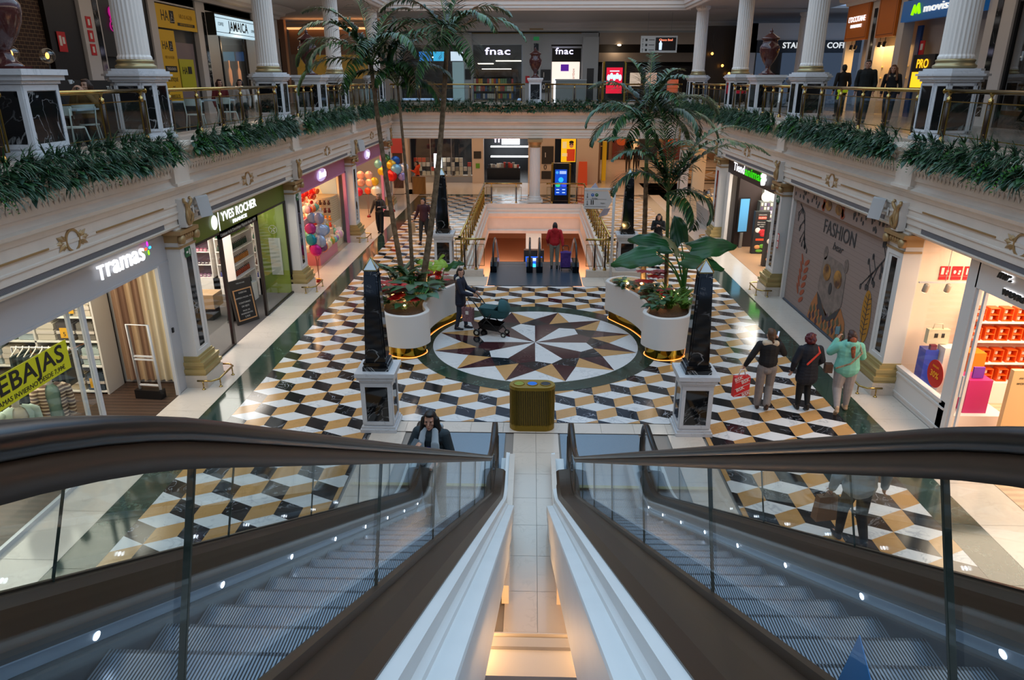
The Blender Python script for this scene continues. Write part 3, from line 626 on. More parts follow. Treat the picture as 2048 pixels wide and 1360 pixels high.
def escalator(label,xc,D):
    """xc: centre; the side nearest the middle of the hall is 'inner'"""
    s=-1 if xc<X0 else 1                    # outward direction
    t=thing('escalator',label,'escalator',(xc,0,0),0,'escalators in the foreground')
    ys=[ -1.6+.1*i for i in range(int((11.9)/.1)+1)]          # -1.6 .. 10.3
    ysf=[y for y in ys if y<=10.3]
    def fn(p,q): return (p[0],q,zn(q)+p[1])
    # handrail: closed loop at the lower newel
    for k in (-1,1):
        xr=k*.62; h=.935
        path=[(y,zn(y)+h) for y in ysf]
        yc=10.62
        path+=[(10.45,h)]
        for i in range(0,11):
            a=PI/2-PI*i/10; path.append((yc+.36*math.cos(a)*.9,h-.36+.36*math.sin(a)))
        path+=[(10.4,h-.73),(10.1,h-.75)]
        m=MB(); pr=[(-.04,-.008),(-.042,.014),(-.028,.026),(.028,.026),(.042,.014),(.04,-.008),(.03,-.012),(-.03,-.012)]
        vs=[];n=len(pr)
        P=[Vector((0,a,b)) for a,b in path]
        v=[];f=[]
        for i,q in enumerate(P):
            tt=(P[min(i+1,len(P)-1)]-P[max(i-1,0)]).normalized(); nn=Vector((0,-tt.z,tt.y))
            for a,b in pr: v.append((xr+a,q.y+nn.y*b,q.z+nn.z*b))
        for j in range(len(P)-1):
            for i in range(n): f.append((j*n+i,j*n+(i+1)%n,(j+1)*n+(i+1)%n,(j+1)*n+i))
        m.add(v,f,0,True); m.build('handrail',RUB,t)
        m=MB(); v=[];f=[]; pr2=[(-.030,-.056),(-.034,-.012),(.034,-.012),(.030,-.056)]; n=4
        for i,q in enumerate(P[:-2]):
            tt=(P[min(i+1,len(P)-1)]-P[max(i-1,0)]).normalized(); nn=Vector((0,-tt.z,tt.y))
            for a,b in pr2: v.append((xr+a,q.y+nn.y*b,q.z+nn.z*b))
        for j in range(len(P)-3):
            for i in range(n): f.append((j*n+i,j*n+(i+1)%n,(j+1)*n+(i+1)%n,(j+1)*n+i))
        m.add(v,f,0,True); m.build('handrail_track',mat('rail_track_bronze','4b4037',.45,.4),t)
        # glass panels with open joints
        joints=[-1.5,-.5,.845,2.19,3.6,5.05,6.5,7.95,9.35,10.25]
        shr=lambda y: .25*min(1,max(0,(zn(y)-zn(y+.1))/.1/TAN))
        for a,b in zip(joints[:-1],joints[1:]):
            yy=[a+.004+(b-a-.008)*i/12 for i in range(13)]
            m=MB(); v=[];f=[]
            for y in yy:
                yt=min(y+shr(y),10.25)
                for x in (xr-.006,xr+.006): v+= [(x,y,zn(y)+.30),(x,yt,zn(yt)+h-.05)]
            for j in range(12):
                b0=4*j; f+=[(b0,b0+1,b0+5,b0+4),(b0+2,b0+6,b0+7,b0+3)]
            f+=[(0,2,3,1),(48,49,51,50)]
            m.add(v,f); m.build('glass_panel',GL,t)
            m=MB(); 
            if b<10: 
                z0=zn(b); w=.0035 if b==.845 else .002; bt=b+shr(b); zt=zn(bt)+h-.05; m.extr([(xr-.0062,b-w,z0+.3),(xr-.0062,b+w,z0+.3),(xr-.0062,bt+w,zt),(xr-.0062,bt-w,zt)],(.0124,0,0)); m.build('glass_joint',mat('joint_dark_green','14261f',.3),t)
        m=MB(); pts=[(10.25,.3),(10.25,h-.05),(10.5,h-.05)]+[(10.62+.28*math.cos(a)*.9,h-.36+.3*math.sin(a)) for a in (1.2,.8,.4,0,-.4,-.8,-1.2)]+[(10.5,.28)]
        m.extr([(xr-.006,a,b) for a,b in pts],(.012,0,0)); m.build('glass_panel',GL,t)
        # newel apron below the rail, fixing bracket
        m=MB(); pts=[(9.95,.26),(10.15,.30)]+[(10.62+.33*math.cos(a),h-.42+.33*math.sin(a)) for a in (-.9,-.3,.2)]+[(10.98,.24),(10.95,0),(9.95,0)]
        m.extr([(xr-.05,a,b) for a,b in pts],(.10,0,0)); m.build('newel_apron',DBR,t)
        m=MB(); m.box((xr-.012,10.22,.34),(xr+.012,10.28,.46)); m.box((xr-.012,10.18,.30),(xr+.012,10.32,.36)); m.box((xr-.01,10.235,.46),(xr+.01,10.265,.6)); m.build('glass_clamp',CHROME,t)
        # inner deck + skirt with lamps (toward steps), outer deck
        i=-k
        m=MB(); m.sweep([(xr-.02*0,.34),(xr+i*.02,.335),(xr+i*.06,.30),(xr+i*.115,.16),(xr+i*.115,.12),(xr,.12)],ysf,fn=fn); m.build('inner_deck',DBR,t)
        m=MB(); m.sweep([(xr+i*.112,.16),(xr+i*.118,.11),(xr+i*.118,.085),(xr+i*.108,.08),(xr+i*.108,.03),(xr+i*.118,.02),(xr+i*.118,-.34),(xr+i*.09,-.34),(xr+i*.09,.16)],ysf,fn=fn); m.build('skirt',SKI,t)
        m=MB(); m.sweep([(xr+i*.112,.118),(xr+i*.124,.112),(xr+i*.124,.06),(xr+i*.112,.052)],ysf,fn=fn); m.build('skirt_trim',SKL,t)
        y=1.18
        while y<9.9:
            m=MB(); c=(xr+i*.126,y,zn(y)+.087)
            m.T=Matrix.Translation(c)@Matrix.Diagonal((.15,1,1,1)); m.ball((0,0,0),(.018,.022,.014),0,8,6); m.build('skirt_lamp',LED,t); y+=1.02
        o=k
        m=MB()
        m.sweep([(xr,.35),(xr+o*.025,.35),(xr+o*.03,.32),(xr+o*D*.4,.315),(xr+o*D*.8,.30),(xr+o*D,.262),(xr+o*D,.14),(xr,.14)],ysf,fn=fn); m.build('outer_deck',DBR,t)
        m=MB()
        pr=[(D-.01,.255),(D+.05,.245),(D+.05,.175),(D+.05,-.3),(.1,-.3),(.1,.14),(D-.01,.14)]
        pr3=[(D+.04,.18),(D+.075,.16),(D+.08,.14),(D+.165,.135),(D+.17,.12),(D+.17,-.0),(D+.16,-.02),(D+.16,-.12),(D+.15,-.14),(D+.15,-.33),(D+.13,-.36),(D+.13,-.6),(.1,-.65),(.1,.1),(D+.04,.1)]
        yc=ysf+[10.5,10.95]
        def fn2(p,q): return (xr+o*p[0],q,max(zn(q)+p[1],-.0 if p[1]<0 and q>7.0 else -9))
        m.sweep(pr,yc,fn=fn2); m.sweep(pr3,[y for y in ysf if y<9.2],fn=fn2); m.build('cladding',CLAD,t)
    # steps
    m=MB(); m.box((-.5,-.40,-.03),(.5,0,0),0); m.box((-.5,-.02,-.226),(.5,.0,-.0),1)
    st=None
    y=10.3-.05
    ytop=.35; i=0
    while y>-.9:
        if st is None: st=m.build('step',[TREAD,RISER],t); o=st
        else: o=st.copy(); COL.objects.link(o); o.parent=t
        # tread level: nose at far edge (lower side) of each tread
        z=zn(y-.0); z=zn(y-.2)-.0 
        o.location=(0,y,z-.11 if .6<y<9.3 else z-.02); y-=.4; i+=1
    m=MB(); m.box((-.74,10.28,.0),(.74,12.12,.012)); m.build('floor_plate',PLATE,t)
    m=MB(); m.box((-.5,10.22,.0),(.5,10.3,.02)); m.build('comb_plate',mat('comb_yellow','8c8a60',.4,.5),t)
    m=MB(); m.box((-.5,-1.6,5.15),(.5,-.95,5.2)); m.build('floor_plate',PLATE,t)
    return t
EL=escalator('left escalator with glass sides, a woman riding at its foot',-1.195,.19)
ER=escalator('right escalator with empty steps and a blue sticker on its near glass',1.31,.26)
m=MB(); x=1.31-.62+.008; zz=lambda y:zn(y)
def tri(y,z): return (x,y,z)
m.extr([(x,1.12,5.13),(x,1.28,5.0),(x,1.225,5.20)],(.002,0,0))
b=m.build('warning_sticker',mat('sticker_blue','0b78c0',.4),None); b.parent=ER; b.location=(-1.31,0,0)
# ================================================================ ground-floor shops
NEON=mat('sign_white_light','ffffff',.4,em=1.05,emc='f4f8ff'); NEONG=mat('sign_green_light','2fe000',.4,em=.75,emc='25d800'); SIGNGREY=mat('sign_return_grey','8e9298',.5)
LX=lambda d: X0-d
def sign(label,loc,rot,cat='shop sign',name='shop_sign'):
    t=thing(name,label,cat,loc); t.rotation_euler=rot; return t
def fx(name,label,cat,a,b,m,group=None,parent=None):
    o=MB().box(a,b).build(name,m,parent)
    if not parent: tag(o,label,cat,group)
    return o
rnd=random.Random(3)
GREY=mat('fascia_grey','b3b1b3',.35); ALU=mat('white_aluminium','cfd0d2',.35,.2); FRB=mat('dark_bronze_frame','2c2521',.4,.4)
# ---------- home textiles shop (left, nearest)
x=LX(7.57)
t=thing('shopfront','grey fascia and white door frames of the home textiles shop','shopfront',(x,7.3,0))
m=MB(); m.box((-.06,0,2.82),(0,6.85,3.44)); m.box((-.03,0,2.78),(.015,6.85,2.83)); m.box((-.06,6.42,0),(.0,6.86,2.82)); m.build('fascia',GREY,t)
m=MB(); m.box((-.05,3.80,0),(.02,3.88,2.78)); m.box((-.05,6.38,0),(.02,6.44,2.80)); m.box((-.04,0,0),(.02,3.85,.07)); m.box((-.09,3.5,0),(-.05,3.58,2.75)); m.box((-.04,0,0),(.02,.06,2.78)); m.build('door_frame',ALU,t)
m=MB(); m.box((-.02,0.06,.07),(-.01,3.8,2.78)); m.build('glass_pane',GL,t)
m=MB(); m.box((-.03,6.55,1.35),(.03,6.6,1.45)); m.build('sensor',BLK,t)
t=sign('lit white lettering tramas with a four-colour cross on the grey fascia',(x+.03,11.72,3.17),(0,0,0))
text('T',.25,NEON,(.03,.06,-.01),R_LEFT,t,'lettering',.015,bold=.012,fit=.2); text('ramas',.345,NEON,(.03,.86,.045),R_LEFT,t,'lettering',.015,bold=.012,fit=1.28)
for (dy,dz,c) in ((0,.085,'e020d0'),(.075,0,'2aa0ff'),(0,-.085,'7be800'),(-.075,0,'ff4a20')):
    m=MB(); m.ball((.03,1.67+dy,.07+dz),(.012,.05 if dy else .028,.05 if dz else .028),0,10,6); m.build('cross_petal',mat('petal_'+c,c,.4,em=2.5),t)
t=sign('yellow sale banner in the home textiles window',(x+.0,9.2,2.15),(0,0,0),'banner','sale_banner')
YEL=mat('banner_yellow','d3cf10',.6); INK=mat('ink_black','15150f',.6)
m=MB(); m.box((.0,-1.4,-.24),(.006,1.38,.24)); m.build('sheet',YEL,t)
text('REBAJAS',.27,INK,(.009,.37,.06),R_LEFT,t,'lettering',.002,bold=.014,fit=1.75); text('PIJAMAS INVIERNO DESDE 7,99€',.075,INK,(.009,.42,-.165),R_LEFT,t,'small_lettering',.002,fit=1.62)
FLW=ribbed('walnut_floorboards','4a372c','3b2c23',7,1,.4,0,.5)
m=MB(); m.box((-13.4,7.1,0),(LX(7.57),14.38,.006)); struct(m.build('floor',FLW))
SHW=mat('shelf_white','cfcabf',.5)
t=thing('shelving_unit','white shelving unit with folded bedding behind the sale banner','shelf',(-10.9,14.1,0))
m=MB(); m.box((-1.95,-.42,0),(-1.91,.2,2.7)); m.box((1.93,-.42,0),(1.97,.2,2.7)); m.box((.62,-.42,0),(.66,.2,2.7)); m.box((-.7,-.42,0),(-.66,.2,2.7)); m.box((-1.95,.17,0),(1.97,.2,2.7)); m.build('carcass',SHW,t)
for z in (.05,.62,1.17,1.70,2.25): m=MB(); m.box((-1.91,-.42,z),(1.93,.18,z+.035)); m.build('shelf_board',mat('shelf_edge_lit','e6e4d8',.5),t)
cols=['7f8f80','b8a98c','6f6a60','9aa7a8','39454f','8fa0b0','c3b9a6','59655c','a9b7b0','423c3a']
beds=[]
m=MB(); m.box((-.2,-.17,0),(.2,.17,.16)); m.box((-.205,-.175,.16),(.205,.175,.23),1); m.box((-.19,-.16,.23),(.19,.16,.40)); 
proto=None
def bedding(c,lab,loc,group):
    b=MB()
    for k in range(3): b.cbox((rnd.uniform(-.01,.01),rnd.uniform(-.01,.01),.07+.12*k),(.36,.30,.11),0)
    b.cbox((0,-.005,.18),(.375,.31,.06),1); b.cbox((0,-.005,.37),(.3,.25,.03),0)
    return tag(b.build('folded_bedding',[mat('cloth_'+c,c,.9),mat('paper_band','c9bfb2',.8)],loc=loc),lab,'bedding',group)
BG='stacks of folded bedding on the white shelving unit'
bp=[bedding(c,'folded %s bedding with a pale paper band on the white shelving unit'%n,(0,0,-50),BG) for c,n in zip(cols,['sage green','sand coloured','taupe','pale grey','navy','light blue','cream','dark green','mint','dark brown'])]
used=set()
for zi,z in enumerate((.085,.655,1.205,1.735)):
    for xi in range(9):
        xx=-12.55+.42*xi; k=(xi*3+zi*4)%10
        if abs(xx-(-10.25))<.1: continue
        if k in used: o=bp[k].copy(); COL.objects.link(o)
        else: o=bp[k]; used.add(k)
        o.location=(xx,13.86,z)
for k in range(10):
    if k not in used: bpy.data.objects.remove(bp[k])
TAGY=mat('price_tag_yellow','e0a616',.6)
for i,(xx,z,n) in enumerate(((-9.6,1.22,'5'),(-9.5,.68,'5'),(-9.2,.1,'5'),(-9.4,1.75,'5'))):
    t=sign('yellow price card on shelf level %s of the white shelving unit'%['three','two','one','four'][i],(xx,13.66,z+.06),(0,0,0),'price card','price_card'); t['group']='yellow price cards in the home textiles shop'
    MB().box((-.09,0,0),(.09,.004,.22)).build('card',TAGY,t); text(n,.09,INK,(0,-.004,.08),R_FRONT,t,depth=.001)
t=thing('curtain_display','beige and brown sample curtains hanging beside the shelving unit','curtains',(-8.25,14.3,0))
cc=['a9876a','7e5d48','b89b78','8a6a52','c9b595','d5c8ac','cdbf9f','c2b08a']
for i,c in enumerate(cc):
    v=[];f=[]; w=.62/6
    m=MB(); xx=-.62+i*.155
    for k in range(9):
        a=xx+.155*k/8; yy=.045*math.sin(k/8*2*PI)-.02*i*0
        v+= [(a,yy,.08),(a,yy,2.75)]
    f=[(2*k,2*k+2,2*k+3,2*k+1) for k in range(8)]
    m.add(v,f,0,True); m.build('curtain',mat('drape_'+c,c,.85),t)
t=thing('security_gate','white anti-theft gate with a dark foot at the textiles shop door','security gate',(-7.98,13.55,0),-.1)
m=MB(); m.tube([(-.2,0,.1),(-.24,0,1.62),(.22,0,1.62),(.26,0,.1)],.028,8); 
for z in (.28,.85,.92): m.box((-.22,-.02,z),(.24,.02,z+.03))
m.build('frame',mat('gate_white','c9c9c9',.4),t); MB().box((-.28,-.09,0),(.3,.09,.2)).build('foot',BLK,t)
# garment rails with hangers
def rail_of_clothes(loc,label,n,cs,zr):
    t=thing('clothes_rack',label,'clothes rack',loc)
    m=MB(); m.tube([(-.6,0,0),(-.6,0,zr),(.6,0,zr),(.6,0,0)],.016,8); m.box((-.6,-.2,0),(-.58,.2,.03)); m.box((.58,-.2,0),(.6,.2,.03)); m.build('rail',mat('gate_white'),t)
    g=[]
    for i in range(n):
        o=thing('hanging_garment','dark garment on a white hanger, '+label.split('holding')[0].replace('white ','on the '),'garment',(loc[0]-.5+1.0*i/(n-1),loc[1],loc[2]+zr),0,'garments on the racks behind the sale banner')
        if not g:
            h=MB(); h.tube([(0,-.2,-.12),(0,-.02,-.03),(0,0,.02),(0,.02,-.03),(0,.2,-.12)],.012,6); h.build('hanger',mat('hanger_cream','d8d2c2',.5),o)
            b=MB(); b.add([(-.02,-.22,-.13),(.02,-.22,-.13),(.02,.22,-.13),(-.02,.22,-.13),(-.03,-.24,-.7),(.03,-.24,-.7),(.03,.24,-.7),(-.03,.24,-.7)],[(0,1,2,3),(4,5,6,7),(0,1,5,4),(1,2,6,5),(2,3,7,6),(3,0,4,7)]); b.build('cloth',mat('cloth_'+rnd.choice(cs),'24302f',.9),o); g.append(o)
        else:
            for ch in g[0].children: d=ch.copy(); COL.objects.link(d); d.parent=o
rail_of_clothes((-9.2,12.4,.0),'white rack holding dark clothes at the back',9,['24302f'],1.55)
rail_of_clothes((-8.9,11.2,.0),'white rack holding dark clothes nearer the window',9,['24302f'],1.35)
def mannequin(loc,rz,label,coat,shirt):
    t=thing('mannequin',label,'mannequin',loc,rz)
    sk=mat('mannequin_white','cfc8bd',.4)
    m=MB(); m.lathe([(.14,0),(.14,.02),(.02,.04),(.02,.78)],n=16); m.build('stand',CHROME,t)
    m=MB(); m.lathe([(.05,1.36),(.055,1.48),(.06,1.5),(.085,1.56),(.095,1.64),(.08,1.73),(.03,1.78)],n=16); m.build('head',sk,t)
    m=MB(); m.T=Matrix.Diagonal((1,.62,1,1)); m.lathe([(.15,.78),(.19,.84),(.17,1.05),(.21,1.28),(.17,1.38),(.06,1.43)],n=20); m.build('top',shirt,t)
    m=MB()
    for s in (-1,1):
        m.tube([(s*.17,-.01,1.36),(s*.24,0,1.3),(s*.27,-.02,1.05),(s*.25,-.08,.80)],[.06,.075,.06,.05],10)
    m.T=Matrix.Diagonal((1,.66,1,1))
    n=20; v=[];f=[]
    pr=[(.2,.70),(.215,.85),(.20,1.05),(.235,1.28),(.19,1.39),(.09,1.44)]
    for r,z in pr:
        for i in range(n): a=-PI/2+.5+(2*PI-1.0)*i/(n-1); v.append((r*math.cos(a),r*math.sin(a),z))
    for j in range(5):
        for i in range(n-1): f.append((j*n+i,j*n+i+1,(j+1)*n+i+1,(j+1)*n+i))
    m.add(v,f,0,True); m.build('jacket',coat,t); return t
def tartan(name,a,b,fr):
    if name in MATS: return MATS[name]
    M=ribbed(name,a,b,fr,2,.9,0,.4); return M
mannequin((-8.15,10.1,0),.9,'mannequin in a pale green zip jacket behind the banner',mat('jacket_mint','a9bcae',.8),mat('top_cream','c9c0ae',.8))
mannequin((-8.2,11.0,0),.8,'mannequin in a brown checked shirt jacket beside the door',tartan('check_brown','5b4436','c0ab90',16),mat('knit_green','6f8674',.9))
# ---------- cosmetics shop
y0,y1=14.86,21.55
t=thing('shopfront','olive green fascia and dark framed glass front of the cosmetics shop','shopfront',(LX(7.57),y0,0))
OLV=mat('olive_green','5d6b16',.45); L=y1-y0
m=MB(); m.box((-.06,0,2.87),(0.0,L,3.44)); m.build('fascia',OLV,t)
m=MB(); m.box((-.06,1.86,2.70),(.01,4.36,2.87))
for a,b in ((0,.05),(1.86,1.98),(4.24,4.36),(L-.06,L)): m.box((-.06,a,0),(.01,b,2.87))
m.box((-.06,0,2.82),(.01,L,2.87)); m.box((-.06,0,0),(.01,1.9,.05)); m.box((-.06,4.3,0),(.01,L,.05)); m.build('door_frame',FRB,t)
for a,b in ((.05,1.86),(4.36,L-.06)): m=MB(); m.box((-.03,a,.05),(-.02,b,2.82)); m.build('glass_pane',GL,t)
t=sign('lit white YVES ROCHER FRANCE lettering with an oval leaf mark on olive fascia',(LX(7.57)+.03,16.5,3.15),(0,0,0))
m=MB(); m.T=Matrix.Diagonal((1,1,1,1)); m.ball((.0,0,.0),(.02,.17,.17),0,20,12); m.build('oval_mark',NEON,t); MB().box((0,.22,-.24),(.02,.235,.2)).build('divider',NEON,t)
text('YVES ROCHER',.21,NEON,(.0,1.55,.04),R_LEFT,t,'lettering',.006,bold=.012,fit=2.3); text('FRANCE',.085,NEON,(.0,1.5,-.17),R_LEFT,t,'small_lettering',.01,bold=.005,fit=.9)
text('Créateur de la Cosmétique Végétale depuis 1959',.07,mat('lettering_cream','b9b3a6',.5),(-.01,1.4,-.365),R_LEFT,t,'slogan',.003,fit=2.3)
m=MB(); m.box((-13.4,14.62,0),(LX(7.57),21.78,.006)); struct(m.build('floor',mat('carpet_grey','4d4744',.9)))
m=MB(); m.box((-9.4,14.8,.007),(-7.8,20,.009)); 
t=thing('a_board','black A-board with a wood-framed chalk panel at the cosmetics door','chalkboard sign',(-7.93,18.62,0),1.05)
m=MB(); m.add([(-.36,-.2,0),(.36,-.2,0),(.36,-.02,1.2),(-.36,-.02,1.2),(-.36,-.16,0),(.36,-.16,0),(.36,.02,1.2),(-.36,.02,1.2)],[(0,1,2,3),(4,5,6,7),(0,1,5,4),(1,2,6,5),(2,3,7,6),(3,0,4,7)]); m.add([(-.36,.25,0),(.36,.25,0),(.36,.03,1.2),(-.36,.03,1.2),(-.36,.22,0),(.36,.22,0),(.36,0,1.2),(-.36,0,1.2)],[(0,1,2,3),(4,5,6,7),(0,1,5,4),(1,2,6,5),(2,3,7,6),(3,0,4,7)]); m.build('board',mat('board_charcoal','2a2725',.5),t)
an=math.atan2(.18,1.2); M4=Matrix.Translation((0,-.205,0))@Matrix.Rotation(-an,4,'X')
m=MB(); m.T=M4
for a,b in (((-.3,.1),(.3,.13)),((-.3,.93),(.3,.96)),((-.3,.13),(-.27,.93)),((.27,.13),(.3,.93))): m.box((a[0],-.015,a[1]),(b[0],0,b[1]))
m.build('wood_frame',mat('pine','b98a5a',.6),t); m=MB(); m.T=M4; m.box((-.27,-.008,.13),(.27,-.002,.93)); m.build('chalk_panel',mat('chalk_black','141414',.7),t)
CH=mat('chalk_white','b9b9b4',.8)
for i,(s,z,h) in enumerate((('OFERTAS',.86,.045),('LIMPIEZA FACIAL 19€',.72,.04),('CONTORNO',.58,.045),('DE OJOS',.48,.045),('PACK DE',.36,.04),('INGREDIENTES',.28,.04),('5,95€',.19,.05))):
    o=text(s,h,CH,(0,0,0),(0,0,0),t,'chalk_writing',.001); o.matrix_local=M4@Matrix.Translation((0,-.012,z))@Matrix.Rotation(PI/2,4,'X')
o=text('YVES ROCHER',.03,CH,(0,0,0),(0,0,0),t,'board_heading',.001); o.matrix_local=M4@Matrix.Translation((0,-.004,1.12))@Matrix.Rotation(PI/2,4,'X')
# green wall panel at the far side with poster
fx('notice_panel','tall pale notice sheet on the olive wall of the cosmetics shop','notice',(-8.03,21.40,.6),(-7.68,21.42,1.75),mat('paper_pale','b9bcae',.8))
struct(MB().box((-8.35,21.44,0),(LX(7.57)-.05,21.54,3.4)).build('wall_back',mat('olive_wall','7d9127',.6)))
t=sign('round leaf emblem on the olive wall above the notice sheet',(-7.86,21.40,2.02),(0,0,0),'emblem','leaf_emblem')
m=MB(); 
for i in range(20):
    a=2*PI*i/20;b=2*PI*(i+1)/20; m.quad((.13*math.cos(a),-.01,.13*math.sin(a)),(.13*math.cos(b),-.01,.13*math.sin(b)),(.115*math.cos(b),-.01,.115*math.sin(b)),(.115*math.cos(a),-.01,.115*math.sin(a)))
for a in (.5,2.6,4.2,5.3): m.poly([(0,-.01,0),(.07*math.cos(a-.3),-.01,.07*math.sin(a-.3)),(.11*math.cos(a),-.01,.11*math.sin(a)),(.07*math.cos(a+.3),-.01,.07*math.sin(a+.3))])
m.build('emblem_mark',mat('paper_pale'),t)
def shelf_unit(label,loc,w,d,h,levels,m1,rz=0,back=None):
    t=thing('shelving_unit',label,'shelf',loc,rz); m=MB(); m.box((-w/2,-.0,0),(-w/2+.03,d,h)); m.box((w/2-.03,0,0),(w/2,d,h)); m.box((-w/2,d-.02,0),(w/2,d,h)); m.box((-w/2,0,h-.03),(w/2,d,h)); m.box((-w/2,.0,0),(w/2,d,levels[0]-.02)); m.build('carcass',m1,t)
    for z in levels: MB().box((-w/2+.03,0,z-.02),(w/2-.03,d-.02,z)).build('shelf_board',m1,t)
    if back:
        MB().box((-w/2+.03,d-.03,levels[0]),(w/2-.03,d-.021,h-.03)).build('back_panel',back,t)
    return t
LITW=mat('shelf_bright','e8dfd6',.5)
lv=[.55,.95,1.35,1.75,2.15]
shelf_unit('tall white shelving with dark green bottles near the olive wall','x' and (-9.0,21.2,0),1.3,.4,2.6,lv,LITW)
shelf_unit('makeup shelving with rows of small boxes at the back of the shop',(-10.9,21.2,0),2.2,.4,2.7,lv,LITW,0,mat('makeup_back_purple','5a4050',.6))
shelf_unit('white shelving with amber bottles along the side of the door',(-8.35,20.2,0),1.5,.35,2.5,lv,LITW,PI/2)
bprot={}
def bottle(c,kind):
    k=(c,kind)
    if k in bprot: return None
    m=MB()
    if kind=='bottle': m.lathe([(.032,0),(.034,.01),(.034,.12),(.012,.145),(.012,.155)],n=10); m.lathe([(.015,.155),(.015,.185)],n=10,mi=1)
    elif kind=='jar': m.lathe([(.04,0),(.04,.05)],n=10); m.lathe([(.042,.05),(.042,.07)],n=10,mi=1)
    else: m.cbox((0,0,.05),(.07,.05,.1),0); m.cbox((0,-.026,.05),(.05,.002,.03),1)
    bprot[k]=m; return m
def put(kind,c,cname,loc,where,group,n=1):
    k=(c,kind)
    lab='small %s %s %s'%(cname,{'bottle':'bottle','jar':'jar','box':'carton'}[kind],where)
    if k not in bprot:
        bottle(c,kind); o=bprot[k].build('cosmetic_'+kind,[mat('pack_'+c,c,.35),mat('cap_dark','26241f',.4) if kind!='box' else mat('pack_label','cfc6bd',.5)]); bprot[k]=o
    else: o=bprot[k].copy(); COL.objects.link(o)
    o.location=loc; return tag(o,lab,{'bottle':'bottle','jar':'jar','box':'box'}[kind],group)
for z,(c,cn,kd) in zip(lv,(('2f3f86','blue','bottle'),('5c3a2c','brown','bottle'),('24402c','dark green','bottle'),('1e5138','green','bottle'),('8fae86','pale green','jar'))):
    for i in range(12): put(kd,c,cn,(-9.58+.105*i,21.3,z+.001),'on the white shelving near the olive wall','bottles on the white shelving near the olive wall')
for z,(c,cn,kd) in zip(lv,(('24402c','dark green','bottle'),('a0401f','red-brown','bottle'),('c2782a','amber','bottle'),('24402c','dark green','bottle'),('7a9a3a','leaf green','bottle'))):
    for i in range(12): put(kd,c,cn,(-8.50,19.55+.115*i,z+.001),'on the shelving beside the door','bottles on the shelving beside the cosmetics door')
for z,(c,cn) in zip(lv,(('8c5a7a','mauve'),('3a2638','dark plum'),('b0607a','pink'),('4a4458','slate'),('c92a3a','red'))):
    for i in range(17): put('box',c,cn,(-11.86+.118*i,21.28,z+.001),'on the makeup shelving at the back','small cartons on the makeup shelving')
for a,b,s in ((-10.8,-10.3,'-50%'),(-9.95,-9.6,'-50%')):
    t=sign('red sale poster marked -50%% above the makeup shelving, %s one'%('wider' if b-a>.4 else 'narrower'),((a+b)/2,21.1,2.35),(0,0,0),'poster','sale_poster')
    MB().box((-(b-a)/2,-.01,-.16),((b-a)/2,0,.16)).build('sheet',mat('poster_red','d81f2f',.5,em=.25),t); text(s,.1,NEON,(0,-.013,.02),R_FRONT,t,depth=.001)
t=thing('display_stand','glossy pink lightbox column inside the left cosmetics window','display',(-7.85,15.55,0),.1)
MB().box((-.2,-.06,.05),(.2,.06,1.55)).build('pink_panel',mat('lightbox_pink','ef6f7a',.3,em=.55),t); text('50%',.12,NEON,(0,-.065,.9),R_FRONT,t,depth=.001); MB().box((-.3,-.18,0),(.3,.18,.05)).build('foot',WHITE,t)
t=thing('drawer_counter','pale wood drawer counter in the cosmetics shop','counter',(-9.4,18.9,0)); MB().box((-.7,-.3,.35),(.7,.3,.75)).build('drawer_unit',mat('light_oak','a5845f',.5),t); MB().box((-.6,-.25,0),(.6,.25,.35)).build('plinth',BLK,t)
# ---------- sweet shops
PINK=mat('sweet_shop_pink','b0668c',.4); PNK2=mat('pink_frame','c77a9a',.35)
for k,(a,b) in enumerate(((22.28,28.95),(29.68,36.4))):
    w=['nearer','farther'][k]; L=b-a
    t=thing('shopfront','pink fascia and frame of the %s sweet shop opening'%w,'shopfront',(LX(7.57),a,0))
    m=MB(); m.box((-.06,0,2.86),(0,L,3.44)); m.build('fascia',PINK,t); m=MB(); m.box((-.1,L-.16,0),(.02,L,2.86)); m.box((-.03,0,2.82),(.02,L,2.87)); m.build('frame',PNK2,t)
    t=sign('glowing white cartoon lettering on the pink fascia of the %s sweet shop'%w,(LX(7.57)+.04,a+3.1,3.1),(0,0,0))
    text('Fresh' if k==0 else 'Pop',.22,NEON,(0,.2,.05),R_LEFT,t,'lettering',.03,bold=.03,wide=1.1,shear=.2)
    m=MB(); m.ball((0,.15,.04),(.012,.62,.22),0,16,8); m.build('halo_plate',mat('sign_lilac','cdb6e8',.5,em=.6),t)
m=MB(); m.box((-13.4,22.02,0),(LX(7.57),36.9,.006)); struct(m.build('floor',mat('sweet_floor','b79a80',.25)))
m=MB(); m.box((-13.4,28.0,0),(-9.0,29.1,3.45),1); m.box((-9.2,28.8,0),(-7.72,28.95,3.4),0)
struct(m.build('wall_back',[mat('sweet_wall_cream','d9c3a0',.6),mat('sweet_wall_cream')]))
m=MB(); m.poly([(-8.7,28.79,3.0),(-7.8,28.79,3.0),(-7.8,28.79,1.95),(-8.4,28.79,2.0),(-8.55,28.79,2.4)]); struct(m.build('trim_17',mat('mural_blue','a9b7bd',.6)))
t=thing('display_counter','rounded cream counter wall with slatted shelves in the sweet shop','display counter',(-8.35,28.15,0))
m=MB(); n=14; pts=[(.0+.62*math.cos(a),-.0+.62*math.sin(a)) for a in [(-PI+.0)+PI*i/n for i in range(n+1)]]+[(.62,.62),(-.62,.62)]
m.prism(pts,(0,1.0)); m.build('base',mat('sweet_wall_cream'),t); m=MB(); m.prism([(p[0]*.93,p[1]*.93) for p in pts],(1.0,2.0)); m.build('slatwall',ribbed('slatwall','c9b088','8f7a58',12,2,.6,0,.12),t)
rnd=random.Random(5)
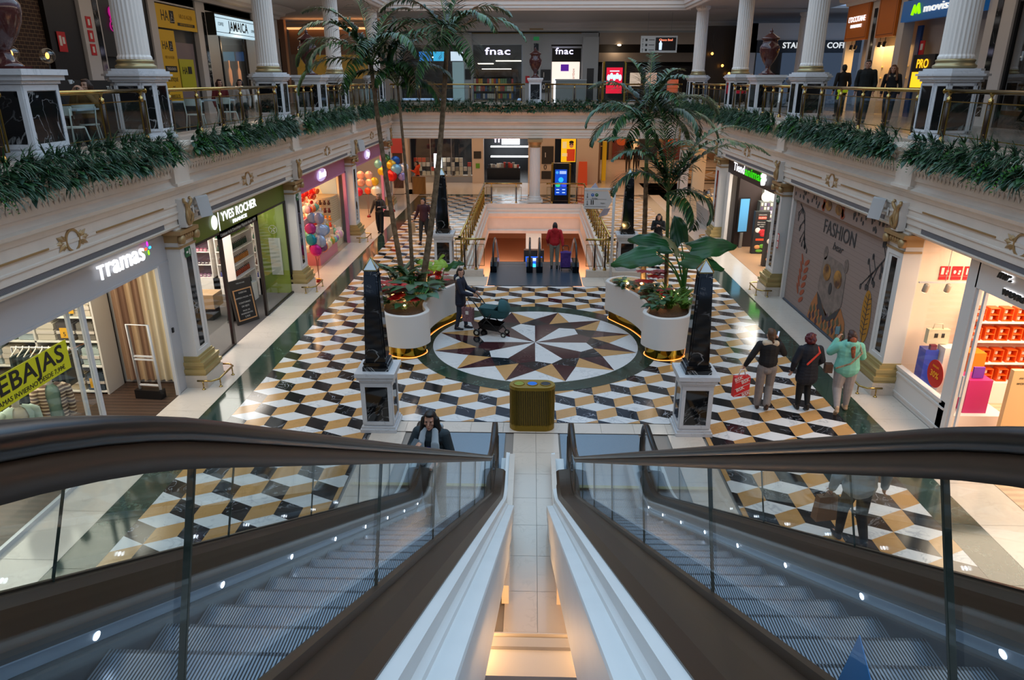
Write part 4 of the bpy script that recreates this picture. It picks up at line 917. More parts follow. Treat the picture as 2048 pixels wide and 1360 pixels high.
candyc=[('c8201c','red'),('e0703a','orange'),('e8c9a0','cream'),('d8a0b0','pink'),('6fae9a','mint'),('f0e6d8','white'),('c9a23a','gold'),('9a6fae','lilac'),('d83a5a','rose'),('7ab04a','green')]
cp={}
def sweet(kind,c,cn,loc,where,group,s=1,rot=None):
    k=(kind,c)
    if k not in cp:
        if kind=='lollipop':
            o=thing('lollipop','x','sweet'); m=MB(); m.T=Matrix.Diagonal((1,.35,1,1)); m.ball((0,0,.3),.075,0,10,8); m.build('candy',mat('candy_'+c,c,.3),o); MB().tube([(0,0,0),(0,0,.25)],.006,5).build('stick',WHITE,o)
        elif kind=='bag':
            m=MB(); m.ball((0,0,.07),(.075,.05,.08),0,8,6); m.add([(-.03,0,.14),(.03,0,.14),(.06,.01,.2),(-.06,-.01,.2)],[(0,1,2,3)],1); o=m.build('sweet_bag',[mat('candy_'+c,c,.25),mat('cellophane','f3e8da',.15)])
        else:
            m=MB(); m.ball((0,0,.06),(.05,.045,.06),0,8,6); m.ball((0,-.01,.14),.04,0,8,6); 
            for s_ in (-1,1): m.ball((s_*.03,-.01,.175),.014,0,6,4); m.ball((s_*.045,-.02,.07),(.014,.02,.03),0,6,4); m.ball((s_*.03,-.04,.015),(.02,.025,.015),0,6,4)
            o=m.build('plush_toy',mat('candy_'+c,c,.8))
        cp[k]=o
    else: o=dup(cp[k])
    o.location=loc; o.scale=(s,)*3
    if rot: o.rotation_euler=rot
    return tag(o,'%s %s %s'%(cn,{'lollipop':'lollipop','bag':'bag of sweets','toy':'plush toy'}[kind],where),{'lollipop':'lollipop','bag':'sweets','toy':'plush toy'}[kind],group)
t=thing('candy_island','stepped pink display island heaped with sweets in the sweet shop','display island',(-8.25,26.1,0))
m=MB(); m.prism([(-.7,-1.2),(.7,-1.2),(.7,1.2),(-.7,1.2)],(0,.55)); m.build('base',mat('island_pink','d97f8a',.4),t)
for k,(w,z) in enumerate(((.62,.95),(.48,1.35),(.32,1.75))): MB().box((-w,-w*1.7,z-.4),(w,w*1.7,z)).build('tier',mat('island_cream','d8b48c',.5),t)
for k,(w,z,n) in enumerate(((.56,.95,50),(.66,.55,46),(.42,1.35,46),(.28,1.75,34))):
    for i in range(n):
        a=2*PI*i/n; c,cn=rnd.choice(candyc); ex=w*rnd.uniform(.72,1.0) if k!=1 else rnd.uniform(.83,.9)
        dx=max(-1,min(1,1.35*math.cos(a)))*ex; dy=max(-1,min(1,1.35*math.sin(a)))*ex*(1.68 if k!=1 else 1.72)
        sweet('bag',c,cn,(-8.25+dx,26.1+dy,z+.0),'on the stepped display island','bags of sweets on the display island',rnd.uniform(1.4,2.2),(0,0,rnd.uniform(0,3)))
for i in range(26):
    c,cn=(('c8201c','red') if i%3 else ('e0703a','orange'))
    sweet('lollipop',c,cn,(-8.25+rnd.uniform(-.3,.3),26.1+rnd.uniform(-.5,.5),1.8+rnd.uniform(0,.3)),'standing on top of the display island','lollipops on top of the display island',rnd.uniform(1,1.5),(rnd.uniform(-.3,.3),rnd.uniform(-.3,.3),.9))
for i in range(16): sweet('lollipop','c8201c','red',(-8.75+rnd.uniform(-.3,.3),27.62+rnd.uniform(-.1,.1),1.75+rnd.uniform(0,.2)),'in a bunch on the rounded counter','red lollipops bunched on the rounded counter',1.2,(rnd.uniform(-.3,.3),rnd.uniform(-.4,.4),.5))
for z,c,cn in ((1.75,'4a2a1c','brown'),(1.45,'5a1c18','dark red'),(1.15,'e08a2a','orange'),(.9,'d84a2a','red')):
    for xx in (-8.15,-7.98,-7.82): sweet('toy',c,cn,(xx,27.52+(-8.0-xx)*.0,z),'on the slatted wall by the pink post','plush toys on the slatted wall',1.05,(0,0,.4))
t=thing('tiered_bags','cellophane bag rack','rack') if False else None
# balloons (plain foil)
def balloon_bunch(label,base,centre,items,group,rz=0,bird=False):
    t=thing('balloon_weight',label,'balloon weight',base); m=MB(); m.lathe([(.09,0),(.1,.05),(.04,.11),(.03,.14)],n=12); m.build('weight',mat('foil_red','8c1c1c',.3,.5),t)
    m=MB(); 
    for (dx,dz,dy,r,c,cn) in items: m.tube([(0,0,.12),((centre[0]+dx-base[0])*.15,(dy)*.1,(centre[2]-base[2])*.45),(centre[0]+dx-base[0],centre[1]+dy-base[1],centre[2]+dz-base[2]-r)],.003,4)
    m.build('ribbons',mat('ribbon','8a4a3a',.5),t)
    for i,(dx,dz,dy,r,c,cn) in enumerate(items):
        o=thing('foil_balloon','%s foil balloon %s'%(cn,group[0]),'balloon',(centre[0]+dx,centre[1]+dy,centre[2]+dz),rz+rnd.uniform(-.3,.3),group[1])
        m=MB(); m.ball((0,0,0),(r,r*.42,r),0,20,12); m.build('foil',mat('foil_'+c,c,.22,.35),o)
        m=MB()
        for k in range(24):
            a=2*PI*k/24;b=2*PI*(k+1)/24
            m.quad((r*.98*math.cos(a),0,r*.98*math.sin(a)),(r*.98*math.cos(b),0,r*.98*math.sin(b)),(r*1.05*math.cos(b),0,r*1.05*math.sin(b)),(r*1.05*math.cos(a),0,r*1.05*math.sin(a)))
        m.build('seam',mat('foil_'+c),o)
B1=[(-0.14,0.16,.0,0.18,'c2408a','pink-rimmed silver, left of the top pair'),(0.16,0.50,.0,0.18,'9a9ab8','lilac silver'),(-0.07,0.50,.05,0.17,'7f93b8','steel blue'),(0.18,0.09,.08,0.20,'b8c0d8','pale blue'),(0.26,0.09,.2,0.16,'8fa6c8','sky blue'),(-0.13,-0.18,-.08,0.19,'1f8fa0','teal'),(0.16,-0.23,-.06,0.20,'a8b4cc','silver-blue'),(0.00,-0.52,-.1,0.19,'d8208a','magenta'),(-0.12,-0.50,.1,0.16,'7a1c2c','dark red'),(0.16,-0.45,.1,0.16,'8a5a7a','mauve'),(-0.26,0.32,.1,0.15,'8a7a9a','grey lilac')]
balloon_bunch('red balloon weight on the floor by the white pilaster',(-7.0,22.75,0),(-7.0,22.8,1.6),B1,('in the bunch beside the pilaster','foil balloons by the nearer pilaster'))
B2=[(-.5,.35,0,.24,'7fb8b8','pale teal'),(-.2,.55,.1,.26,'3f6a3a','green'),(.1,.3,0,.24,'d8a82a','yellow'),(.3,.5,.1,.22,'2a5aa0','blue'),(.35,.1,-.1,.25,'7aa8c0','light blue'),(.1,-.2,-.1,.28,'c81a1a','red'),(.55,.1,.1,.24,'b8b8c8','silver'),(.6,-.25,.1,.22,'9a8ac0','lavender'),(-.35,.0,0,.25,'d8b02a','golden'),(.75,.2,0,.2,'c8ccd8','pearl')]
balloon_bunch('small balloon weight on the floor before the farther sweet shop',(-7.0,36.2,0),(-7.1,36.3,2.0),B2,('in the large bunch before the farther sweet shop','foil balloons before the farther sweet shop'))
B3=[(-.2,.3,0,.19,'e0a08a','upper left heart-pink'),(.2,.3,0,.19,'dca890','upper right heart-pink'),(-.2,-.05,0,.19,'d89880','lower left heart-pink'),(.2,-.05,0,.19,'e8b49a','lower right heart-pink'),(-.35,-.5,0,.2,'c81a3a','crimson'),(.1,-.45,0,.16,'d8502a','orange'),(.45,.0,.0,.2,'d8a82a','amber'),(.5,-.45,0,.24,'e8dcc8','white')]
balloon_bunch('balloon weight inside the farther sweet shop opening',(-7.9,34.6,0),(-8.0,34.7,1.7),B3,('hanging inside the farther sweet shop','foil balloons inside the farther sweet shop'))
fx('menu_board','dark menu board with yellow squares behind the farther sweet shop','menu board',(-10.6,38.2,1.7),(-9.3,38.3,3.46),mat('board_charcoal'))
# ---------- gift shop (right, nearest)
x=X0+7.57
t=thing('shopfront','white painted front of the gift shop with a low panelled wall','shopfront',(x,7.3,0))
m=MB(); m.box((0,4.98,0),(.10,7.0,.67)); m.box((0,4.86,0),(.10,5.16,3.44)); m.box((0,0,2.92),(.10,4.9,3.44)); m.box((-.02,5.1,.62),(.10,7.0,.68)); m.box((.0,6.94,.6),(.1,7.0,3.44)); m.box((-.02,4.98,.10),(-.0,6.95,.14)); m.box((-.02,4.98,.52),(0,6.95,.56)); m.build('wall_panel',WHITE,t)
m=MB(); m.box((.03,4.60,0),(.08,4.66,2.92)); m.box((.03,4.80,0),(.09,4.86,2.92)); m.box((-.01,4.62,.95),(.03,4.66,1.35)); m.build('door_frame',ALU,t)
m=MB(); m.box((.05,5.16,.68),(.06,6.94,3.42)); m.build('glass_pane',GL,t); m=MB(); m.box((.06,4.66,.03),(.065,4.8,2.9)); m.build('glass_pane',GL,t)
t=sign('black backlit script sign mr wonderful over the gift shop door',(x-.05,11.3,3.2),(0,0,0))
text('mr.',.13,INK,(0,.12,.12),R_RIGHT,t,'lettering',.02,bold=.012,shear=.3,wide=1.3); text('wonderful',.13,INK,(0,-.42,-.11),R_RIGHT,t,'lettering',.02,bold=.012,shear=.3,wide=1.3)
text('mr.',.13,NEON,(.03,.12,.12),R_RIGHT,t,'backlight',.004,bold=.028,shear=.3,wide=1.3); text('wonderful',.13,NEON,(.03,-.42,-.11),R_RIGHT,t,'backlight',.004,bold=.028,shear=.3,wide=1.3)
m=MB(); m.box((x,7.1,0),(13.4,14.38,.006)); struct(m.build('floor',ribbed('pale_floorboards','c9a988','b8977a',6,1,.4,0,.5)))
struct(MB().box((x+.1,14.25,0),(13.4,14.38,3.44)).build('wall_back',mat('gift_wall','e6cdb6',.6)))
PEG=mat('pegboard_pink','e6bfae',.6)
t=thing('gift_shelving','white wall shelves holding orange gift boxes in the gift shop','shelf',(10.9,14.05,0))
MB().box((-1.9,.14,.0),(1.9,.19,2.3)).build('back_panel',PEG,t); MB().box((-1.9,-.3,0),(1.9,.15,.45)).build('plinth_cabinet',WHITE,t)
for z in (.86,1.33,1.74): MB().box((-1.9,-.22,z-.03),(1.9,.14,z)).build('shelf_board',LITW,t)
ORG=mat('gift_box_orange','e2560e',.45); ORD=mat('gift_box_inside','b23c06',.6)
gp=None
def giftbox(loc,label,nlev=2):
    global gp
    if gp is None:
        o=thing('gift_box',label,'gift box',loc,0,'orange gift boxes on the wall shelves'); m=MB(); h=.27
        for a,b in (((-.1,-.1,0),(-.085,.1,h)),((.085,-.1,0),(.1,.1,h)),((-.1,-.1,0),(.1,.1,.012)),((-.1,-.1,h-.012),(.1,.1,h)),((-.1,.08,0),(.1,.1,h)),((-.1,-.1,.125),(.1,.1,.14))): m.box(a,b)
        m.build('box',ORG,o); m=MB()
        for z in (.055,.19): m.lathe([(.03,0),(.035,.02),(.035,.07)],(0,-.0,z-.04),10)
        m.build('mug',mat('mug_cream','e8dccb',.3),o); gp=o; return o
    return dup(gp,loc,0,label)
for r,(z,n) in enumerate(((1.74,6),(1.33,6),(.86,6))):
    for i in range(n): giftbox((9.0+.27*i,13.98,z),'orange window gift box with two mugs on the %s shelf'%['top','middle','lowest'][r])
for i in range(5): giftbox((9.1+.3*i,13.95,.45),'orange window gift box with two mugs on the white cabinet top')
for r,z in enumerate((1.74,1.33,.86)):
    for i in range(3):
        o=MB().box((-.1,-.02,0),(.1,.02,.24)).build('gift_card_box',mat('gift_pink','e0708a',.5),loc=(10.75+.25*i,13.98,z)); tag(o,'pink heart gift pack on the %s shelf, right of the orange boxes'%['top','middle','lowest'][r],'gift box','pink gift packs on the wall shelves')
def plinth(loc,w,h,m,label): return tag(MB().box((-w/2,-w/2,0),(w/2,w/2,h)).build('display_plinth',m,loc=loc),label,'display plinth')
plinth((8.42,12.75,.0),.44,1.02,mat('plinth_magenta','b8266e',.4),'tall magenta display plinth inside the gift shop door')
plinth((8.05,13.75,.35),.26,.86,mat('plinth_blue','2a43b0',.4),'narrow blue display plinth in the gift shop window')
plinth((8.35,13.62,.35),.28,.95,mat('plinth_white','efe6da',.4),'narrow white display plinth in the gift shop window')
plinth((8.62,13.25,.0),.32,1.35,mat('plinth_orange','e8740c',.4),'orange display plinth in the gift shop window')
fx('display_platform','low white platform in the gift shop window','platform',(x+.12,12.4,0),(8.95,14.2,.35),WHITE)
t=thing('tote_bag','cream tote bag with black eyes on the blue and white plinths','bag',(8.16,13.75,1.32)); m=MB(); m.box((-.22,-.06,0),(.2,.06,.3)); m.tube([(-.12,0,.3),(-.1,0,.4),(.06,0,.4),(.08,0,.3)],.012,5); m.build('body',mat('tote_cream','cfc3a4',.9),t); m=MB(); m.box((-.1,-.065,.13),(-.03,-.06,.22)); m.box((.04,-.065,.13),(.1,-.06,.22)); m.build('eyes',INK,t)
fx('notebook','purple boxed notebook on the magenta plinth','notebook',(8.3,12.62,1.03),(8.5,12.66,1.25),mat('purple','6a2f9a',.5))
fx('purse','dark red purse on the blue plinth','purse',(8.0,13.62,1.215),(8.12,13.7,1.315),mat('wine','6a1530',.5))
t=sign('round red sticker marked 30% on the gift shop window',(x+.04,12.85,1.02),(0,0,0),'sticker','sale_sticker')
m=MB(); m.T=Matrix.Rotation(PI/2,4,'Y'); m.lathe([(.27,0),(.27,.006)],n=28,sm=False); m.build('disc',mat('sticker_red','cf2416',.5),t); text('30%',.12,mat('sticker_orange','ffb020',.5),(-.012,0,-.02),R_RIGHT,t,'lettering',.001,bold=.006); text('REBAJAS',.04,mat('sticker_orange'),(-.012,0,.14),R_RIGHT,t,'lettering',.001)
RED=mat('safety_red','c3161c',.5); PAP=mat('sign_paper','ded6cc',.6)
for i,(w) in enumerate(('left','middle','right')):
    t=sign('red fire equipment sign, %s of three on the gift shop wall'%w,(8.32+.24*i,14.24,2.66),(0,0,0),'safety sign','safety_sign'); t['group']='fire safety signs on the gift shop wall'
    MB().box((-.1,-.006,-.08),(.1,0,.12)).build('plate',RED,t); MB().box((-.1,-.006,-.16),(.1,0,-.09)).build('caption_plate',RED,t)
    m=MB(); m.box((-.075,-.01,-.05),(-.02,-.006,.09)) if i==0 else (m.ball((-.045,-.007,.0),(.03,.003,.04),0,10,6) if i==1 else m.box((-.06,-.01,-.05),(-.03,-.006,.08))); m.box((.02,-.01,-.05),(.06,-.006,-.01)); m.box((.03,-.01,0),(.07,-.006,.04)); m.build('pictogram',PAP,t)
t=thing('track_light','white ceiling track with four spotlights in the gift shop window','track light',(8.0,13.6,2.6),-.0)
m=MB(); m.box((-.5,-.02,0),(1.3,.02,.03)); m.tube([(0,0,.03),(0,0,.86)],.006,5); m.tube([(1,0,.03),(1,0,.86)],.006,5); m.build('track',WHITE,t)
for i in range(4):
    m=MB(); m.T=Matrix.Translation((-.35+.42*i,0,-.09))@Matrix.Rotation(.35,4,'X'); m.lathe([(.05,-.09),(.055,-.08),(.055,.06),(.03,.08)],n=14); m.build('spot_head',mat('spot_beige','b8a48c',.4),t)
    m=MB(); m.T=Matrix.Translation((-.35+.42*i,0,-.09))@Matrix.Rotation(.35,4,'X'); m.lathe([(.045,-.095),(.045,-.091)],n=14); m.build('spot_lens',mat('lens_warm','fff0d8',.4,em=8,emc='ffe2b8'),t)
t=thing('security_gate','beige anti-theft panel with script lettering at the gift shop door','security gate',(8.75,11.9,0),0)
m=MB(); m.box((-.26,-.05,0),(.26,.05,1.50)); m.build('panel',mat('gate_beige','c8a878',.45),t); text('mr.',.05,INK,(-.1,-.055,1.36),R_FRONT,t,'lettering',.001,shear=.3); text('wonderful',.06,INK,(0,-.055,1.26),R_FRONT,t,'lettering',.001,shear=.3)
# ---------- printed roller shutter
t=thing('roller_shutter','taupe roller shutter printed with leaves and a bear in sunglasses','shutter',(x+.05,14.95,0))
L=6.3
MB().box((0,0,0),(.05,L,3.08)).build('curtain',ribbed('shutter_slats','8f7d75','6d5d57',8.2,2,.6,0,.05),t); m=MB(); m.box((-.12,0,3.05),(.05,L,3.44)); m.build('housing',mat('shutter_box','8f7a70',.6),t)
MB().box((-.04,0,0),(.0,L,.04)).build('bottom_rail',mat('rail_blue_grey','4d5560',.5),t)
MB().box((-.1,6.3,0),(.06,6.42,3.44)).build('guide',WHITE,t); MB().box((-.1,-.08,0),(.06,0,3.44)).build('guide',WHITE,t)
def MX(pts,m,name='print',d=.004,x0=-.006):   # pts in world (y,z)
    b=MB(); 
    for p in pts: b.extr([(x0,a-14.95,c) for a,c in p],(-d,0,0))
    return b.build(name,m,t)
def ell(cy,cz,ry,rz,an=0,n=16): return [(cy+ry*math.cos(a)*math.cos(an)-rz*math.sin(a)*math.sin(an),cz+ry*math.cos(a)*math.sin(an)+rz*math.sin(a)*math.cos(an)) for a in [2*PI*i/n for i in range(n)]]
ORL=mat('print_rust','9a4a2c',.7); OCH=mat('print_ochre','a8741c',.7); CHA=mat('print_charcoal','3c3a3a',.7); LNZ=mat('print_lens','b8843a',.6,c2='4a2f22',noise_s=3)
# rust leaf sprig
sp=[]
for i in range(6):
    z=.25+.22*i; y=20.12-.02*i
    sp.append(ell(y-.19,z+.12,.18,.065,math.radians(148)));
    if i: sp.append(ell(y+.17,z+.14,.17,.055,math.radians(58)))
MX(sp,ORL,'rust_leaf_print'); 
MX([ell(15.95,1.15,.23,.62,-.08,24)],OCH,'ochre_leaf_print'); vv=[]
for i in range(8): vv+= [[(15.95-.0,.7+.12*i),(15.8,.78+.12*i),(15.8,.8+.12*i),(15.95,.715+.12*i)],[(15.95,.7+.12*i),(16.1,.76+.12*i),(16.1,.78+.12*i),(15.95,.715+.12*i)]]
MX(vv+[[(15.94,.4),(15.96,.4),(15.96,1.7),(15.94,1.7)]],CHA,'leaf_vein_print',x0=-.011)
br=[]
def seg(a,b,w=.012):
    dy,dz=b[0]-a[0],b[1]-a[1]; l=math.hypot(dy,dz); n=(-dz/l*w,dy/l*w); br.append([(a[0]+n[0],a[1]+n[1]),(b[0]+n[0],b[1]+n[1]),(b[0]-n[0],b[1]-n[1]),(a[0]-n[0],a[1]-n[1])])
rr=random.Random(2)
main=[(15.15,3.0),(15.57,2.58),(15.87,2.28),(16.15,2.04)]
for a,b in zip(main,main[1:]): seg(a,b,.02)
for i in range(13):
    k=rr.random()*2.8; a=main[int(k)]; b=main[int(k)+1]; f=k-int(k); p=(a[0]+(b[0]-a[0])*f,a[1]+(b[1]-a[1])*f); q=(p[0]+rr.uniform(-.25,.4),p[1]-rr.uniform(.1,.5)) if i%3 else (p[0]+.2,p[1]+.3)
    q=(max(15.1,q[0]),min(2.95,q[1])); seg(p,q); br.append(ell(q[0],q[1]-.04,.045,.075))
main=[(20.9,2.95),(20.5,2.75),(20.35,2.3),(20.3,2.0)]
for a,b in zip(main,main[1:]): seg(a,b,.015)
for i in range(13):
    k=rr.random()*2.8; a=main[int(k)]; b=main[int(k)+1]; f=k-int(k); p=(a[0]+(b[0]-a[0])*f,a[1]+(b[1]-a[1])*f); q=(p[0]+rr.uniform(-.45,.3),p[1]-rr.uniform(.1,.35)); seg(p,q); br.append(ell(q[0],q[1]-.04,.04,.07))
MX(br,CHA,'berry_branch_print')
dots=[ell(rr.choice([rr.uniform(15.2,17.2),rr.uniform(19.2,21.1)]),rr.uniform(3.12,3.42),.035,.055) for i in range(44)]
MX(dots,CHA,'dot_print',x0=-.126)
MX([ell(18.95+.0,3.22,.16,.05,a) for a in (1.2,1.7,2.2,2.7)]+[ell(17.75,3.22,.16,.05,a) for a in (.5,1,1.5,2)],ORL,'rust_leaf_print',x0=-.126); MX([ell(18.65,3.26,.2,.13),ell(18.0,3.26,.2,.13)],LNZ,'sunglasses_print',x0=-.13)
MX([[(19.3,.06),(19.15,.5),(18.84,.92),(18.6,.75),(17.94,.48),(17.5,.8),(17.28,.92),(16.95,.65),(16.82,.06)]],mat('print_brown','a5693a',.7),'sweater_print')
ag=[]
for i in range(11):
    for j in range(4):
        y=19.1-.22*i; z=.14+.2*j+(.1 if i%2 else 0)
        if z+.16<.9-abs(((y-18.06)/1.3))*.25+ (0 if abs(y-18.06)>.45 else -.3*(1-abs(y-18.06)/.45)): ag.append([(y-.09,z),(y,z+.14),(y+.09,z),(y,z-.12)])
MX(ag[::2],mat('print_plum','44303a',.7),'argyle_print',x0=-.011); MX(ag[1::2],mat('print_olive','5c553c',.7),'argyle_print',x0=-.011)
MX([[(18.86,1.05),(18.84,1.3),(18.75,1.85),(18.5,2.0),(17.6,1.98),(17.3,1.75),(17.27,1.1),(17.3,.95),(18.04,.42),(18.7,.9)]],mat('print_fur','887970',.7,noise_s=5,c2='6f625a'),'bear_head_print'); MX([ell(18.66,2.02,.13,.18),ell(17.36,1.98,.13,.18)],mat('print_fur_dark','62564f',.7,noise_s=9,c2='7d6e66'),'bear_ear_print')
MX([[(18.84,.92),(18.7,.86),(18.04,.42),(17.3,.92),(17.45,.66),(17.9,.38),(18.2,.36),(18.65,.55)]],CHA,'collar_print',x0=-.012)
MX([ell(18.40,1.57,.24,.22),ell(17.70,1.56,.24,.23)],LNZ,'sunglasses_print',x0=-.016); MX([ell(18.06,1.22,.1,.16)],CHA,'nose_print',x0=-.016)
o=text('FASHION',.36,CHA,(-.012,18.05-14.95,2.66),R_RIGHT,t,'lettering',.002,fit=1.95); o=text('bear',.2,CHA,(-.012,18.0-14.95,2.3),R_RIGHT,t,'lettering',.002,shear=.3,wide=1.2)
t=sign('red hose and extinguisher sign on the white jamb left of the shutter',(x-.05,21.42,1.75),(0,0,0),'safety sign','safety_sign')
m=MB(); m.box((0,-.07,-.22),(.008,.07,.22)); m.build('plate',RED,t); m=MB(); m.box((-.004,-.05,-.19),(0,.05,-.02)); m.box((-.004,-.05,.02),(0,.05,.19)); m.build('pictogram',PAP,t); t.location.x=LX(-7.27)
# wall speakers on the frieze
def speaker(loc,rz,label):
    t=thing('loudspeaker',label,'loudspeaker',loc,rz,'white loudspeakers on the frieze'); m=MB(); m.T=Matrix.Rotation(-.15,4,'Y'); m.box((.12,-.13,-.2),(.36,.13,.22)); m.build('cabinet',mat('speaker_grey','c2c2c2',.6),t); m=MB(); m.tube([(0,0,0),(.14,0,0)],.03,8); m.box((-.0,-.08,-.08),(.03,.08,.08)); m.build('bracket',WHITE,t); return t
speaker((LX(7.32),15.05,3.72),.5,'white loudspeaker above the left end of the olive fascia'); speaker((LX(7.32),29.9,3.72),.5,'white loudspeaker above the farther sweet shop'); speaker((X0+7.32,15.15,3.72),PI-.5,'white loudspeaker above the right end of the roller shutter')
# exit signs on pilasters
for s,y,w in ((-1,14.5,'left pilaster before the cosmetics shop'),(-1,21.9,'left pilaster before the nearer sweet shop'),(1,21.9,'right pilaster beside the pet shop')):
    t=sign('small green exit sign on the '+w,(lx(s,7.27),y-.05,2.93),(0,0,0 if s<0 else PI),'exit sign','exit_sign'); t['group']='green exit signs on the pilasters'; MB().box((.0,-.12,-.1),(.012,.12,.1)).build('plate',mat('exit_green','175c34',.5),t); m=MB(); m.box((.012,-.08,-.02),(.014,0,.02)); m.box((.012,.04,-.06),(.014,.08,.06)); m.build('pictogram',PAP,t)
# ---------- pet shop
t=thing('shopfront','dark brown fascia and left wall panel of the pet shop','shopfront',(x,22.28,0)); DBW=mat('pet_brown','2c1d1a',.5)
m=MB(); m.box((0,0,2.88),(.06,6.6,3.44)); m.build('fascia',DBW,t); m=MB(); m.box((.4,6.2,0),(1.3,6.6,2.9)); m.build('wall_panel',DBW,t); m=MB(); m.box((-.02,6.2,0),(.1,6.62,2.9)); m.build('jamb',WHITE,t)
t=sign('lit Tiendanimal lettering in white and green with a white paw',(x-.05,26.1,3.2),(0,0,0))
text('Tiend',.30,NEON,(0,1.12,.02),R_RIGHT,t,'white_lettering',.006,bold=.014,fit=1.45); text('animal',.29,NEONG,(0,-.66,.01),R_RIGHT,t,'green_lettering',.006,bold=.014,fit=1.95)
m=MB(); 
for dy,dz,r in ((0,-.07,.12),(.13,.1,.055),(.02,.16,.055),(-.1,.13,.055),(-.17,.02,.05)): m.T=Matrix.Translation((-.05,-1.95+dy,dz))@Matrix.Rotation(PI/2,4,'Y'); m.lathe([(r,-.03),(r,.06)],n=18,sm=False)
m.build('paw_mark',NEON,t)
m=MB(); m.box((x,22.02,0),(13.4,29.18,.006)); struct(m.build('floor',mat('pet_floor_tan','a87f5c',.4)))
struct(MB().box((9.2,28.9,0),(13.4,29.16,2.75)).build('wall_back',mat('pet_wall_white','dfe3dc',.6))); struct(MB().box((9.15,28.88,2.35),(13.4,28.9,3.1)).build('trim_18',mat('pet_green','3fae14',.5,em=.35)))
t=thing('media_screen','pale blue display screen on a grey post at the pet shop door','screen',(8.3,28.3,0),.25)
MB().box((-.22,-.03,.62),(.22,.03,1.98)).build('bezel',BLK,t); MB().box((-.19,-.036,.66),(.19,-.03,1.94)).build('screen',mat('screen_pale_blue','4f8fb8',.3,em=.55),t); MB().box((-.06,-.03,0),(.06,.03,.62)).build('post',CHROME,t)
def banner(loc,label,rz=0):
    t=thing('promo_totem',label,'advertising stand',loc,rz,'black pet food advertising panels'); MB().box((-.27,-.12,0),(.27,.12,1.62)).build('body',mat('panel_black','17181a',.5),t)
    m=MB(); m.box((-.15,-.125,1.34),(.15,-.12,1.44)); m.box((-.17,-.125,.52),(.17,-.12,.6)); m.build('orange_tag',mat('tag_orange','d8431f',.5),t)
    text('NUEVO',.06,PAP,(0,-.127,1.39),R_FRONT,t,'lettering',.001); text('CRIADORES',.04,PAP,(0,-.122,1.5),R_FRONT,t,'lettering',.001)
    for i,s in enumerate(('¡Solo la carne','que mejor le','sienta!')): text(s,.045,PAP,(0,-.122,1.22-.08*i),R_FRONT,t,'lettering',.001)
    m=MB(); m.ball((.05,-.12,.86),(.16,.01,.1),0,12,6); m.ball((.1,-.121,.74),(.14,.01,.07),0,12,6); m.build('meat_picture',mat('meat_red','b81f28',.5),t); m=MB(); m.ball((-.13,-.12,.92),(.1,.008,.1),0,12,6); m.build('badge',PAP,t)
    m=MB(); m.ball((-.08,-.12,.27),(.12,.01,.08),0,10,6); m.build('bread_picture',mat('bread','c98a52',.6),t); m=MB(); m.ball((.1,-.12,.3),(.12,.01,.08),0,10,6); m.ball((0,-.12,.12),(.14,.01,.06),0,10,6); m.build('greens_picture',mat('greens','5f9a2c',.6),t)
banner((8.72,27.35,0),'black advertising panel with red meat, the farther of two'); banner((8.55,25.35,0),'black advertising panel with red meat, the nearer of two')
t=thing('product_rack','revolving rack of small packets with a round sign in the pet shop','rack',(9.1,28.3,0)); MB().lathe([(.25,0),(.25,.05),(.05,.07),(.05,1.0)],n=14).build('stand',mat('rack_brown','5a4636',.5),t); MB().box((-.25,-.2,.9),(.25,.2,1.85)).build('rack_body',mat('rack_grey','6a6d68',.5),t)
m=MB(); m.T=Matrix.Translation((0,-.05,2.03))@Matrix.Rotation(PI/2,4,'X'); m.lathe([(.2,0),(.2,.03)],n=22,sm=False); m.build('round_sign',PAP,t)
for r in range(6):
    for c_ in range(4):
        o=MB().box((-.04,-.012,0),(.04,.012,.11)).build('packet',mat('packet_%d'%((r+c_)%3),['b8b4c8','5a4a6a','c9c0b0'][(r+c_)%3],.5),loc=(9.1-.18+.12*c_,28.08,.95+.15*r)); tag(o,'small %s packet hanging on the revolving rack'%['lilac','purple','cream'][(r+c_)%3],'packet','packets on the revolving rack')
text('tienda',.22,mat('pet_text_brown','5a2c24',.5),(9.45,28.86,1.62),R_FRONT,None,'raised_lettering',.01); o=COL.objects[-1] if False else bpy.data.objects['raised_lettering']; tag(o,'brown word tienda on the white back wall of the pet shop','lettering')
o=text('animal',.22,mat('pet_text_green','2f9a2a',.5),(10.35,28.86,1.62),R_FRONT,None,'raised_lettering',.01); tag(o,'green word animal on the white back wall of the pet shop','lettering')
plinth((9.55,26.9,0),.7,.8,mat('bin_white','d8d4cc',.5),'white bargain bin counter in the pet shop')
for i in range(24):
    c,cn=rnd.choice([('d8602a','orange'),('c8201c','red'),('d8b02a','yellow'),('5a3f8a','violet'),('e8e0d0','white')]); o=MB().cbox((0,0,.04),(.14,.09,.08)).build('pet_treat_pack',mat('candy_'+c,c),loc=(9.3+.1*(i%6),26.68+.13*(i//6),.80+.03*(i%2))); o.rotation_euler.z=rnd.uniform(0,3); tag(o,'%s treat pack on the white bargain counter'%cn,'pet treats','treat packs on the bargain counter')
